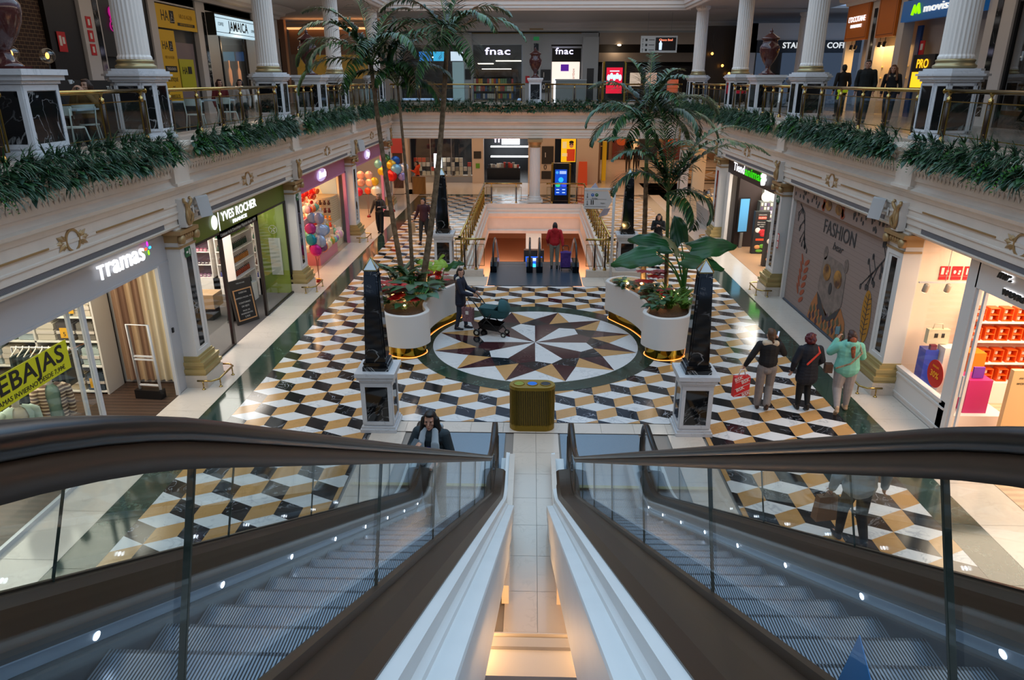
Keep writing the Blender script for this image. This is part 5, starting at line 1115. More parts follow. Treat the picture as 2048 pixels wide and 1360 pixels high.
# ---------- snack stand
t=thing('snack_stand','grey snack counter with a sloped white top beyond the pet shop','food stand',(8.25,33.2,0)); m=MB(); m.add([(-.35,-1.2,0),(.6,-1.2,0),(.6,1.2,0),(-.35,1.2,0),(-.45,-1.2,.85),(.6,-1.2,1.1),(.6,1.2,1.1),(-.45,1.2,.85)],[(0,1,2,3),(4,5,6,7),(0,1,5,4),(1,2,6,5),(2,3,7,6),(3,0,4,7)]); m.build('counter',mat('counter_grey','a8a4a0',.5),t)
for k in range(3):
    m=MB(); m.T=Matrix.Translation((.1,-.75+.75*k,1.0)); m.lathe([(.38,0),(.37,.2),(.28,.42),(.12,.55),(.01,.58)],n=20); m.build('dome_cover',glass('dome_glass',(.95,.95,.93),.3),t)
for i in range(90):
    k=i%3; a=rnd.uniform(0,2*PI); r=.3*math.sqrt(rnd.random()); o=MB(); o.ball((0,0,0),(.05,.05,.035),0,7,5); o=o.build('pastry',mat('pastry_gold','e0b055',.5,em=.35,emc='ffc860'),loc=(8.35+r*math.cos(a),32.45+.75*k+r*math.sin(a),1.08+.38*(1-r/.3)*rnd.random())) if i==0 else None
    if o is None:
        o=bpy.data.objects['pastry'].copy(); COL.objects.link(o); o.location=(8.35+r*math.cos(a),32.45+.75*k+r*math.sin(a),1.08+.38*(1-r/.3)*rnd.random())
    tag(o,'golden pastry piled under the clear domes of the snack stand','pastry','pastries under the clear domes')
fx('support_pier','plain cream pier at the far right beside the corner pilaster','pier',(7.95,36.3,0),(8.55,36.55,3.44),mat('pier_cream','d8c8aa',.6))
# ================================================================ far end, ground floor: media store, hall behind
STW=mat('store_frame_warm','c9b7a6',.45); rnd=random.Random(11)
m=MB(); m.box((-16,47.2,0),(-7.85,47.5,3.45)); m.box((-3.84,46.9,0),(-3.1,47.5,3.45)); m.box((-.25,47.2,0),(1.45,47.6,3.45)); m.box((2.85,46.6,0),(4.2,47.6,3.45)); m.box((-16,54,0),(3,54.2,3.45),1); m.box((3.0,47.6,0),(3.2,54,3.45),1)
struct(m.build('wall_back',[STW,mat('store_dark','191a1d',.6)]))
m=MB(); m.box((-7.85,47.2,0),(3.0,54,.008)); struct(m.build('floor',mat('store_floor_dark','3a3430',.25)))
m=MB(); m.box((4.2,61.6,0),(24,61.8,3.45)); m.box((4.2,47.6,0),(4.4,61.6,3.45)); m.box((20,38,0),(20.2,62,3.45)); struct(m.build('wall_back',mat('hall_wall','8c6f58',.6)))
area('media_store_light',(-3,49.5,3.3),(8,3.5),170,(.86,.93,1))
t=thing('shopfront','glass window of the ground floor media store full of boxes','shopfront',(-7.85,47.2,0))
MB().box((0,0,.35),(4.0,.02,3.45)).build('glass_pane',GL,t); m=MB(); m.box((0,-.03,0),(4,.05,.35)); m.box((0,-.03,0),(.06,.05,3.45)); m.box((1.3,-.02,.35),(1.34,.03,3.45)); m.box((2.65,-.02,.35),(2.69,.03,3.45)); m.build('frame',CHROME,t)
m=MB(); m.box((-7.8,47.55,0),(-3.9,48.2,.38)); tag(m.build('window_display_base',STW),'low pale display base inside the media store window','display base')
bc=[('c9c2ba','white'),('b83a2a','red'),('8a7f74','grey'),('2c2c30','black'),('d8cdb8','cream')]
bx=None
for r in range(4):
    for i in range(14):
        if rnd.random()<.18: continue
        c,cn=rnd.choice(bc); nm='boxed_'+c
        if bx is None: bx=MB().box((-.11,-.08,0),(.11,.08,.26)).build('product_box',mat('boxed_base','c9c2ba',.5)); o=bx; c='c9c2ba';cn='white'
        else: o=bx.copy(); o.data=bx.data if c=='c9c2ba' else (MATS.get('me_'+c) or MATS.setdefault('me_'+c,MB().box((-.11,-.08,0),(.11,.08,.26)).build('product_box',mat(nm,c,.5)).data)); COL.objects.link(o)
        o.location=(-7.6+.27*i,47.78+.0*r,.39+.285*r); tag(o,'%s product box stacked in the media store window'%cn,'box','product boxes stacked in the media store window')
for o in [o for o in bpy.data.objects if o.name.startswith('product_box') and 'label' not in o]: bpy.data.objects.remove(o)
t=sign('bright white upright light panel in the media store window',(-6.1,47.45,1.35),(0,0,0),'light panel','light_panel'); MB().box((-.26,0,-.45),(.26,.03,.45)).build('panel',mat('panel_white_lit','ffffff',.5,em=2.2,emc='eef6ff'),t)
for i in range(5): fx('strip_light','cool white strip light hanging deep in the media store, %s from the left'%['first','second','third','fourth','fifth'][i],'strip light',(-7.2+1.25*i,50,2.7+.12*(i%2)),(-6.5+1.25*i,50.06,2.76+.12*(i%2)),mat('panel_white_lit'))
t=thing('display_counter','black low display counter behind the far column','counter',(-1.9,49.2,0)); MB().box((-1.1,-.5,0),(1.1,.5,.75)).build('counter_body',mat('counter_black','101012',.3),t)
for i in range(14):
    c,cn=rnd.choice(bc); o=MB().box((-.09,-.06,0),(.09,.06,rnd.uniform(.15,.35))).build('display_product',mat('boxed_'+('base' if c=='c9c2ba' else c),c,.5),loc=(-2.85+.145*i,49.0+.2*(i%2),.75)); tag(o,'%s product box standing on the black low counter'%cn,'box','product boxes on the black counter')
t=thing('back_counter_display','brightly lit shelf wall at the back of the media store','lit shelf',(-1.6,53.5,0))
for z in (1.0,1.7,2.4): MB().box((-1.4,-.3,z),(1.4,.2,z+.08)).build('lit_shelf',mat('panel_white_lit'),t)
MB().box((-.6,-.32,1.9),(.7,-.3,2.35)).build('screen',mat('panel_white_lit'),t)
FN=mat('store_sign_white','f0f0ff',.4,em=1.4,emc='dcd8ff')
t=sign('lit white fnac lettering over the ground floor entrance, half hidden by the gallery',(-1.75,47.1,2.72),(0,0,0)); text('fnac',.42,FN,(0,0,0),R_FRONT,t,'lettering',.04,bold=.016,fit=1.35)
t=sign('lit white fnac lettering over the poster window, mostly hidden by the gallery',(2.3,47.1,2.95),(0,0,0)); text('fnac',.34,FN,(0,0,0),R_FRONT,t,'lettering',.04,bold=.016,fit=1.35)
t=sign('bright yellow lit poster of a smiling man with glasses in red',(2.3,46.9,2.1),(0,0,0),'poster','lit_poster'); MB().box((-.46,0,-.75),(.46,.04,.85)).build('sheet',mat('poster_yellow','e8b818',.5,em=.7),t)
m=MB(); m.box((-.1,-.01,-.7),(.42,0,.05)); m.build('red_jumper',mat('jumper_red','d0401c',.6,em=.3),t); m=MB(); m.ball((.18,-.005,.32),(.14,.01,.2),0,12,8); m.build('face',mat('poster_skin','c98a62',.6,em=.3),t); m=MB(); m.ball((.18,-.01,.47),(.15,.01,.1),0,10,6); m.box((.06,-.02,.31),(.16,-.012,.37)); m.box((.2,-.02,.31),(.3,-.012,.37)); m.build('hair_and_glasses',INK,t)
m=MB(); m.box((-.38,-.01,.1),(-.12,0,.5)); m.box((-.4,-.01,-.4),(-.05,0,-.2)); m.build('white_boxes_print',mat('poster_cream','f0dc98',.5,em=.4),t)
for k,(xx,z0,z1,w) in enumerate(((.62,1.2,2.3,'upper'),(.62,.25,.75,'lower'))): fx('directory_board','black directory board, %s of the two on the cream wall beside the column'%w,'directory board',(xx,47.13,z0),(xx+.75,47.17,z1),mat('board_charcoal'))
text('1',.3,PAP,(.85,47.11,1.75),R_FRONT,bpy.data.objects['directory_board'],depth=.002); text('0',.3,INK,(.85,47.17,.98),R_FRONT,bpy.data.objects['directory_board'],depth=.002)
fx('pillar_sign','small black notice on the cream pillar of the media store','notice',(-3.72,46.86,1.55),(-3.25,46.89,2.0),mat('board_charcoal')); fx('green_notice','small green notice on the cream pillar of the media store','notice',(-3.6,46.86,.95),(-3.35,46.89,1.25),mat('greens'))
t=sign('red notice poster on the brown wall at the far left corner',(-8.2,44.5,2.6),(0,0,0),'poster','framed_poster'); MB().box((-.35,0,-.5),(.35,.03,.5)).build('sheet',mat('poster_dull_red','a83a34',.5,em=.15),t); MB().box((-.3,.03,-2.6),(.3,.1,.5)).build('panel',mat('panel_brown','4a2f22',.5),t)
t=thing('pilaster','cream pilaster with a black strip at the left end of the media store','pilaster',(-8.7,47.0,0)); MB().box((-.75,-.1,0),(.75,.2,3.45)).build('shaft',STW,t); MB().box((-.2,-.12,.6),(.1,-.1,3.0)).build('marble_strip',BLACKM,t)
# doors and posters at the end of the right hall
for i,(xx,lab) in enumerate(((5.6,'black double door with a push bar at the end of the hall'),(9.6,'dark glass door at the end of the hall'))):
    t=sign(lab,(xx,61.5,0),(0,0,0),'door','hall_door'); MB().box((-.75,-.05,0),(.75,0,2.6)).build('leaf',mat('door_black','140e0b',.4),t); MB().tube([(-.5,-.1,1.1),(.5,-.1,1.1)],.04,8).build('push_bar',BRASS,t)
for xx,w in ((7.4,'left of the glass door'),(11.6,'right of the glass door')):
    t=sign('dark red food poster %s at the hall end'%w,(xx,61.5,1.5),(0,0,0),'poster','framed_poster'); MB().box((-.75,-.04,-1.4),(.75,0,1.2)).build('sheet',mat('poster_brown_red','4a160e',.4,em=.12,emc='8a2a10'),t); m=MB(); m.ball((0,-.05,.0),(.45,.01,.35),0,14,8); m.build('food_picture',mat('poster_food','b8501c',.5,em=.1),t)
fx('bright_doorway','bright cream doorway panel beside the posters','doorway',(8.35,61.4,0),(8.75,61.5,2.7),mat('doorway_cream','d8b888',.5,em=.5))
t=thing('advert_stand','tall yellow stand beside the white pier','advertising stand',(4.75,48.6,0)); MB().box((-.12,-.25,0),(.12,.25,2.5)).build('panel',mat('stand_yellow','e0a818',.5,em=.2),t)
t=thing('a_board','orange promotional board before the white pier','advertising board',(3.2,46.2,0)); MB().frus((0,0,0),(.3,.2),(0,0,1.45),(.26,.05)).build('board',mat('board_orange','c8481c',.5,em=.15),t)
# ================================================================ totems, bins, signs
GLDC=mat('totem_gold','b38a34',.3,.75)
def totem(label,loc,w,h,screen,em,rz=0,frame=True):
    t=thing('digital_totem',label,'digital totem',loc,rz)
    m=MB(); 
    if frame: 
        pts=[(-w/2-.12,-.16),(-w/2-.02,-.24),(-w/2+.02,.2),(-w/2-.12,.2)]
        m.prism(pts,(0,h-.06)); m.prism([(-p[0],p[1]) for p in pts][::-1],(0,h-.06)); m.box((-w/2-.1,.1,h-.08),(w/2+.1,.2,h)); m.build('frame',GLDC,t)
    MB().box((-w/2,-.2,.0),(w/2,.15,h)).build('body',mat('totem_black','0b0c10',.2),t)
    o=MB().box((-w/2+.08,-.206,h*.26),(w/2-.08,-.2,h*.86)).build('screen',mat('screen_'+screen,screen,.3,em=em),t); return t,w,h
def totem_ui(t,w,h):
    y=-.212; cx=0; m=MB()
    def disc(cx,cz,r,c,em=1.0):
        q=MB(); q.T=Matrix.Translation((cx,y,cz))@Matrix.Rotation(PI/2,4,'X'); q.lathe([(r,0),(r,.004)],n=20,sm=False); q.build('screen_icon',mat('ui_'+c,c,.4,em=em),t)
    disc(0,h*.62,w*.17,'22a8e8'); disc(-w*.2,h*.50,w*.16,'28b878'); disc(w*.2,h*.50,w*.16,'3048d8'); disc(-w*.26,h*.79,w*.1,'3a90d0')
    m=MB()
    for z in (.81,.785,.76): m.box((-w*.1,y,h*z),(w*.35,y+.003,h*(z+.012)))
    for z in (.38,.31): 
        for s in (-1,1): m.box((s*w*.2-w*.1,y,h*z),(s*w*.2+w*.1,y+.003,h*(z+.02)))
    m.build('screen_text',mat('ui_white','cfe4ff',.4,em=1),t)
t,w,h=totem('gold-framed black totem with a blue touch screen beside the far column',(1.52,38.35,0),.78,2.2,'0a3fa8',1.1); totem_ui(t,w,h)
t,w,h=totem('black totem with a blue screen on the lower floor, between the escalators',(.13,33.5,-3.4),.95,2.1,'0a3fa8',1.1,0,False); totem_ui(t,w,h)
t,w,h=totem('gold-framed totem with a red screen on the far gallery',(4.3,40.6,5.04),1.0,2.15,'d01030',1.0); m=MB()
for a in range(5): m.ball((-.3+.15*a,-.21,1.35+.08*(a%2)),(.09,.005,.16),0,8,6)
m.build('white_figure_print',mat('ui_white'),t); m=MB(); m.box((-.25,-.212,1.65),(.25,-.207,1.7)); m.build('screen_text',mat('ui_white'),t)
# gold recycling bin in front
t=thing('recycling_bin','gold ribbed recycling bin with three round openings','litter bin',(.045,12.43,0))
def stad(w,r,n=12):
    return [(w+r*math.cos(a),r*math.sin(a)) for a in [-PI/2+PI*i/n for i in range(n+1)]]+[(-w+r*math.cos(a),r*math.sin(a)) for a in [PI/2+PI*i/n for i in range(n+1)]]
GB=mat('bin_gold','8c7020',.42,.55)
m=MB(); m.prism(stad(.23,.185),(.0,.83)); m.build('liner',mat('bin_gold_dark','3a2c08',.6),t)
m=MB(); m.prism(stad(.225,.205),(0,.1)); m.prism(stad(.225,.2),(.1,.115)); m.build('foot_band',GB,t); m=MB(); pts=stad(.225,.20,10); per=[]
P=[Vector(p) for p in stad(.225,.198,24)]; Ls=[0]
P.append(P[0])
for a,b in zip(P,P[1:]): Ls.append(Ls[-1]+(b-a).length)
N=64
for i in range(N):
    s_=Ls[-1]*i/N; k=max(j for j in range(len(Ls)-1) if Ls[j]<=s_); f=(s_-Ls[k])/(Ls[k+1]-Ls[k]); p=P[k].lerp(P[k+1],f); d=(P[k+1]-P[k]).normalized(); n_=Vector((d.y,-d.x)); q=[p-d*.006-n_*.01,p+d*.006-n_*.01,p+d*.006+n_*.006,p-d*.006+n_*.006]; m.prism([tuple(v) for v in q],(.1,.84))
m.build('rib_cage',GB,t)
m=MB(); outer=stad(.225,.21); m.prism(outer,(.84,.875)); m.prism(stad(.225,.2),(.875,.90)); 
m.build('lid',GB,t)
for i,(c,w) in enumerate((('7f8a1c','olive'),('0a6fd0','blue'),('18181a','black'))):
    m=MB(); m.tube([(-.25+.25*i+.098*math.cos(a),.098*math.sin(a),.905) for a in [2*PI*q/24 for q in range(25)]],.009,6,0,cap=False); m.lathe([(.092,.90),(.092,.908)],(-.25+.25*i,0,0),24,1); m.lathe([(.06,.90),(.045,.9095)],(-.25+.25*i,0,0),24,2); m.build('opening',[GB,mat('bin_'+w,c,.3,.2),BLK if w=='black' else mat('bin_deep_'+w,c,.6)],t)
def wood_bin(label,loc): 
    t=thing('litter_bin',label,'litter bin',loc); MB().prism(stad(.2,.2,8),(0,.95)).build('body',ribbed('bin_slats_tan','a87838','5a3c18',30,0,.5,.3,.4),t); MB().prism(stad(.2,.19,8),(.95,.98)).build('lid',mat('bin_top','6a4a20',.5),t)
wood_bin('tan slatted litter bin at the far end of the left walkway',(-6.6,42.3,0))
# direction sign post
t=thing('direction_sign','white direction sign on a round-footed post left of the far obelisk','direction sign',(2.62,23.0,0))
m=MB(); m.tube([(0,0,0),(0,0,3.12)],.045,12); m.lathe([(.15,0),(.15,.03),(.05,.05)],n=20); m.box((-.95,-.03,3.0),(.06,.03,3.07)); m.build('post',mat('sign_white','c9c7c6',.5),t)
m=MB(); m.extr([(-.95,-.02,2.42),(-.2,-.02,2.42),(-.06,-.02,2.68),(-.2,-.02,2.98),(-.95,-.02,2.98)],(0,.04,0)); m.build('arrow_panel',mat('sign_white'),t)
m=MB(); m.extr([(-.3,.08,2.42),(-.1,.08,2.42),(-.2,.08,2.2),(-.45,.3,2.1)],(0,.03,0)); m.extr([(-.75,.1,3.05),(-.6,.1,3.22),(-.5,.1,3.05)],(0,.03,0)); m.build('rear_panel',mat('sign_lilac_grey','b8b4c4',.5),t)
m=MB()
for z in (2.83,2.6): m.box((-.86,-.026,z-.06),(-.845,-.02,z+.08)); m.extr([(-.89,-.026,z-.02),(-.852,-.026,z-.07),(-.815,-.026,z-.02),(-.852,-.026,z-.045)],(0,.004,0)); m.box((-.92,-.024,z-.115),(-.25,-.02,z-.108))
m.box((-.74,-.026,2.55),(-.71,-.02,2.66)); m.box((-.68,-.026,2.55),(-.65,-.02,2.66)); m.ball((-.725,-.024,2.68),.018,0,6,4); m.ball((-.665,-.024,2.68),.018,0,6,4); m.build('arrow_marks',INK,t)
text('Parking',.04,INK,(-.62,-.026,2.745),R_FRONT,t,depth=.001); text('Aseos',.04,INK,(-.36,-.026,2.6),R_FRONT,t,depth=.001)
for dx,c in ((-.69,'2060b0'),(-.56,'1a6a3a')): m=MB(); m.T=Matrix.Translation((dx,-.026,2.86))@Matrix.Rotation(PI/2,4,'X'); m.lathe([(.05,0),(.05,.004)],n=18,sm=False); m.build('parking_disc',mat('disc_'+c,c,.5),t); text('P',.045,PAP,(dx,-.033,2.86),R_FRONT,t,depth=.001)
# hanging sign on the far gallery
t=thing('hanging_sign','white hanging sign with arrows and a dark screen on the far gallery','hanging sign',(6.46,40,8.0)); MB().box((-.93,-.05,-.4),(.93,.05,.4)).build('panel',mat('sign_panel_grey','a9aaa8',.5,em=.12),t); MB().box((-.18,-.06,-.3),(.86,-.05,.32)).build('screen',mat('screen_dark','140c0a',.3),t)
text('Choco Soul',.1,mat('text_coral','ff8a68',.5,em=1.5),(.34,-.065,.2),R_FRONT,t,'screen_lettering',.002,bold=.006); m=MB(); m.lathe([(.07,-.27),(.08,.0),(.09,.02),(.05,.09),(.01,.18)],(.08,-.06,0),10); m.build('cup_picture',mat('ui_white'),t)
m=MB()
for z in (.2,-.04,-.28): m.box((-.84,-.056,z-.09),(-.825,-.05,z+.07)); m.extr([(-.88,-.056,z+.02),(-.832,-.056,z+.08),(-.785,-.056,z+.02),(-.832,-.056,z+.05)],(0,.004,0)); m.box((-.7,-.056,z-.05),(-.6,-.05,z+.06)); m.box((-.52,-.056,z-.01),(-.24,-.05,z+.02))
m.build('arrow_marks',INK,t); m=MB(); m.tube([(-.6,0,.4),(-.6,0,1.5)],.006,4); m.tube([(.6,0,.4),(.6,0,1.5)],.006,4); m.build('wires',CHROME,t)
# ================================================================ far gallery, media store upstairs
UPW=mat('store_frame_cool','a7abad',.45)
m=MB()
m.box((-16,47,5.04),(-8.2,47.3,8.95)); m.box((-4.25,46.8,5.04),(-3.72,47.3,8.95)); m.box((-.65,47,5.04),(1.1,47.3,8.3)); m.box((3.0,46.6,5.04),(3.95,47.3,8.7)); m.box((-8.2,47,8.3),(3.95,47.3,9.0)); m.box((-16,47.0,8.95),(24,47.2,9.5))
m.box((-.08,46.92,5.04),(.46,47.0,8.8)); m.box((-16,54,5.04),(4,54.2,9.0),1); m.box((3.95,47.2,5.04),(4.0,54,9.),1)
struct(m.build('wall_back',[UPW,mat('store_dark')])); fx('gold_band','thin gilded band along the far wall above the store','band',(-3.7,46.9,8.9),(2.9,46.99,8.94),mat('gilt_dull','8a7440',.5,.4))
fx('gilded_capital','gilded capital above the exit sign on the far wall','capital',(-.22,46.7,9.1),(.6,46.92,9.32),GOLDP); fx('marble_inlay','narrow black marble strip behind the far urn','inlay',(.05,46.88,6.6),(.33,46.92,8.35),BLACKM)
fx('exit_sign','small green exit sign above the black strip on the far wall','exit sign',(.02,46.86,8.52),(.36,46.9,8.72),mat('exit_green_lit','1f7a44',.5,em=.4))
area('upper_store_light',(-3,50,8.6),(11,4),150,(1,.94,.86))
for (a,b,w) in ((-8.2,-4.25,'left'),(-3.72,-.65,'middle')):
    t=thing('shopfront','glass window of the upper media store, %s of two'%w,'shopfront',(a,47.1,5.04)); MB().box((0,0,0),(b-a,.02,3.3)).build('glass_pane',GL,t); m=MB(); m.box((0,-.02,0),(.05,.04,3.3)); m.box((b-a-.05,-.02,0),(b-a,.04,3.3)); m.box((0,-.02,3.24),(b-a,.04,3.3)); m.build('frame',CHROME,t)
t=sign('lit white fnac lettering on the upper store window, behind the palm',(-2.15,47.02,7.9),(0,0,0)); text('fnac',.40,FN,(0,0,0),R_FRONT,t,'lettering',.04,bold=.016,fit=1.55)
t=sign('lit white fnac lettering over the gift counter of the upper store',(1.9,46.9,7.9),(0,0,0)); text('fnac',.36,FN,(0,0,0),R_FRONT,t,'lettering',.04,bold=.016,fit=1.08)
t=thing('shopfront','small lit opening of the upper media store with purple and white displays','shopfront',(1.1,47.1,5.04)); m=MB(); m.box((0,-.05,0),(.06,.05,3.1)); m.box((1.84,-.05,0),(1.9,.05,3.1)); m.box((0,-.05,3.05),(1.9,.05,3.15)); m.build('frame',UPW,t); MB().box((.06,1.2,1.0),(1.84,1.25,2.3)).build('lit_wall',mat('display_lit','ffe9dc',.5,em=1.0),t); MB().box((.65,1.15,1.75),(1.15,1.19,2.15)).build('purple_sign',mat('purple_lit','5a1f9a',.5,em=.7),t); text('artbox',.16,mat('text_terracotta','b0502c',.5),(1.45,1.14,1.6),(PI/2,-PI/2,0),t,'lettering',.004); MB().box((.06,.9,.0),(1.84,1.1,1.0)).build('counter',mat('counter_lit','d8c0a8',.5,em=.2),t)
t=thing('sales_counter','pale sales counter standing on the far gallery before the lit opening','counter',(2.15,43.5,5.04)); m=MB(); m.box((-.85,-.3,0),(.85,.3,1.2)); m.build('body',mat('counter_pale','8f9694',.5),t); MB().box((-.9,-.35,1.2),(.9,.35,1.28)).build('top',mat('counter_top','b8bcba',.4),t); MB().box((-.95,-.3,0),(-.86,.25,1.3)).build('light_strip',mat('panel_white_lit'),t)
for k,(z,c,s) in enumerate(((6.55,'board_charcoal','1'),(5.85,'board_charcoal','0'))):
    t=sign('black floor directory, %s of the two on the far upper wall'%['upper','lower'][k],(.79,46.9,z),(0,0,0),'directory board','directory_board'); MB().box((-.3,0,-.3),(.3,.05,.32)).build('plate',mat('board_charcoal'),t); text(s,.3,PAP,(-.12,-.01,0),R_FRONT,t,depth=.002)
fx('fire_sign','red fire sign on the pale wall left of the far urn','safety sign',(-.45,46.94,6.1),(-.2,46.98,6.5),RED)
fx('info_panel','tall pale blue panel in front of the left upper store window','panel',(-4.9,46.5,5.04),(-4.2,46.55,7.3),mat('panel_pale_blue','8fb0b8',.5,em=.25)); fx('poster_board','black notice on the white pillar of the upper store','notice',(-4.15,46.74,6.3),(-3.8,46.78,6.9),mat('board_charcoal'))
for (a,b,z,y,c,w) in ((-7.6,-6.4,7.7,52,'d8cfa8','left'),(-3.6,-2.6,7.25,50,'fff2d8','second'),(-2.5,-.8,7.45,51.5,'fff2d8','third'),(-3.5,-1.5,6.95,52.5,'fff0c8','lowest')): fx('ceiling_panel_light','glowing ceiling light deep in the upper media store, %s'%w,'ceiling light',(a,y,z),(b,y+.8,z+.05),mat('lamp_warm_white','fff4e0',.5,em=2.5))
for k,(a,c) in enumerate(((-7.2,'2a6ab0'),(-6.3,'3aa8d8'),(-5.2,'c8d8e8'))): fx('tv_screen','lit television screen in the left upper store window, %s of three'%['first','second','third'][k],'television',(a,48.5,7.4),(a+.8,48.55,7.95),mat('tv_'+c,c,.4,em=1.0))
for r in range(3):
    t=thing('bookcase','long dark bookcase in the upper media store, %s row'%['nearest','middle','back'][r],'bookcase',(-2.6,48.6+1.5*r,5.04)); m=MB(); m.box((-1.6,-.2,0),(1.6,.2,.08)); m.box((-1.6,.15,0),(1.6,.2,1.5+.2*r)); 
    for z in (.5,.95,1.4): m.box((-1.6,-.2,z),(1.6,.2,z+.03))
    m.build('carcass',mat('bookcase_brown','3a2a1c',.5),t)
bk=None; nb=0
for r in range(3):
    for z in (.08,.53,.98):
        for i in range(22):
            c,cn=rnd.choice([('d8d0c0','pale'),('b83a2a','red'),('e0a82a','yellow'),('3a5a8a','blue'),('2c2c30','black'),('7a9a6a','green')]); key='bk_'+c
            if key not in MATS: MATS[key]=MB().box((-.06,-.08,0),(.06,.08,.30)).build('book',mat('boxed_'+c,c,.5))
            o=MATS[key] if not MATS[key].get('label') else MATS[key].copy()
            if MATS[key].get('label'): COL.objects.link(o)
            o.location=(-4.1+.14*i,48.48+1.5*r,5.04+z+.03); tag(o,'%s book standing in the upper media store bookcases'%cn,'book','books in the upper media store')
# beige recess right of the store and dark shops behind it
m=MB(); m.box((3.95,50,5.04),(13,50.2,9),0); m.box((4.2,49.3,7.35),(13,49.9,7.9),1); m.box((4.0,47.0,8.3),(13,47.3,8.95),1); m.box((11.2,42,5.04),(11.4,50,9.),2); m.box((4.2,49.0,5.04),(13,49.3,7.1),0)
struct(m.build('wall_back',[mat('shop_dark_brown','1c120e',.5),mat('soffit_beige','a8998c',.6),WALLW])); 
for i,s in enumerate(('MOSTAZA','MOSTRA')): 
    o=text(s,.22,mat('text_faint','5a4a40',.5),(5.3+3.4*i,48.95,6.75),R_FRONT,None,'raised_lettering',.01); tag(o,'faint lettering on the dark shop wall, %s of two'%['left','right'][i],'lettering')
for k,(a,z) in enumerate(((6.2,6.3),(7.2,6.3),(8.6,5.9))): fx('lit_poster','glowing %s panel on the dark shop wall behind the palm'%['cream','peach','orange'][k],'poster',(a,48.9,z-.4),(a+.7,48.95,z+.4),mat('lit_%d'%k,['f0d8c0','e8b8a0','c86040'][k],.5,em=.5))
fx('standing_poster','dark standing poster left of the red totem','poster',(3.1,44,5.04),(3.5,44.05,6.9),mat('board_charcoal')); point('recess_lamp',(5.2,48.8,8.1),18,(1,.75,.5),.05)
t=thing('downlight','small round ceiling lamp over the beige recess','ceiling lamp',(5.2,47.0,8.25)); MB().ball((0,-.1,0),(.12,.05,.05)).build('lens',mat('lens_warm'),t)
# coffee shop beyond the right gallery
m=MB(); m.box((9.2,42.0,5.04),(11.2,42.2,9.0),1); m.box((11.2,40.2,7.6),(20,40.4,9.0),0); m.box((16.8,40.2,5.04),(20,40.4,7.6),0); m.box((11.0,40.2,5.04),(11.5,40.4,9.0),0); m.box((11.2,45,5.04),(20,45.2,9),1); struct(m.build('wall_right',[WALLW,mat('cafe_dark','1a1310',.3)]))
t=thing('shopfront','dark glass coffee shop front beyond the right gallery','shopfront',(11.5,40.1,5.04)); MB().box((0,0,2.55),(5.3,.1,3.15)).build('fascia',mat('cafe_fascia','16181b',.4),t); MB().box((0,.08,0),(5.3,.1,2.55)).build('glass_pane',glass('glass_smoked',(.45,.42,.4),.5),t)
t=sign('white STARBUCKS COFFEE lettering on the dark coffee shop fascia',(14.6,40.05,7.93),(0,0,0)); text('STARBUCKS COFFEE',.27,mat('letter_white','e8ecec',.4,em=.8),(0,0,0),R_FRONT,t,'lettering',.02,bold=.012,fit=3.6)
for i,(a,z) in enumerate(((12.3,6.35),(12.7,6.2),(14.0,6.4),(10.2,7.0),(10.6,6.6),(9.6,7.6))):
    t=thing('pendant_lamp','warm pendant bulb in the dark coffee shop, %s'%['leftmost low','second low','rightmost','upper beside the column','middle beside the column','highest'][i],'pendant lamp',(a,41.4 if a>11 else 41.6,z)); MB().ball((0,0,0),.07).build('bulb',mat('bulb_warm','ffc070',.5,em=5,emc='ffa848'),t); MB().tube([(0,0,.06),(0,0,1.0)],.008,4).build('cord',BLK,t)
dup(c0,(13.2,38.2,5.04),0,'fluted white column standing before the coffee shop front, outside the railing')
# ================================================================ upper shopfronts, left side
xf=LX(12.75)
m=MB()
for a,b in ((21.45,22.4),(25.35,25.8),(28.9,29.7),(34.6,38)): m.box((xf-.3,a,5.04),(xf+.06,b,9.1))
m.box((xf-.3,-8,8.4),(xf,22,9.1)); m.box((xf-.3,22.4,8.75),(xf,36,9.1)); struct(m.build('wall_left',WALLW))
for y,w in ((22.2,'between the dark cafe and the black shop'),(29.5,'left of the coffee experience sign'),): fx('marble_inlay','long black marble strip on the white pilaster '+w,'inlay',(xf+.061,y-.12,5.4),(xf+.075,y+.12,8.7),BLACKM)
struct(MB().box((-13.6,14,5.04),(-13.45,22,9.0)).build('wall_left',mat('brick_base','2a1a12',.8)))
M=bpy.data.materials.new('dark_brick'); M.use_nodes=True; N=M.node_tree.nodes; L=M.node_tree.links; b=N.new('ShaderNodeTexBrick'); b.inputs['Color1'].default_value=rgb('3a2418'); b.inputs['Color2'].default_value=rgb('2a1a12'); b.inputs['Mortar'].default_value=rgb('7a6248'); b.inputs['Scale'].default_value=2.6; b.inputs['Mortar Size'].default_value=.018; tc=N.new('ShaderNodeTexCoord'); mp=N.new('ShaderNodeMapping'); mp.inputs['Rotation'].default_value=(0,-PI/2,0); sp=N.new('ShaderNodeSeparateXYZ'); cb=N.new('ShaderNodeCombineXYZ'); L.new(tc.outputs['Object'],sp.inputs[0]); L.new(sp.outputs[1],cb.inputs[0]); L.new(sp.outputs[2],cb.inputs[1]); L.new(cb.outputs[0],b.inputs['Vector']); L.new(b.outputs['Color'],N['Principled BSDF'].inputs['Base Color']); N['Principled BSDF'].inputs['Roughness'].default_value=.8
struct(MB().box((xf-.25,12,5.04),(xf-.15,20.0,8.35)).build('wall_left',M))
fx('dark_panel','tall dark panel beside the brick wall of the cafe','wall panel',(xf-.25,20.0,5.04),(xf-.02,21.4,8.35),mat('panel_near_black','120d0b',.4))
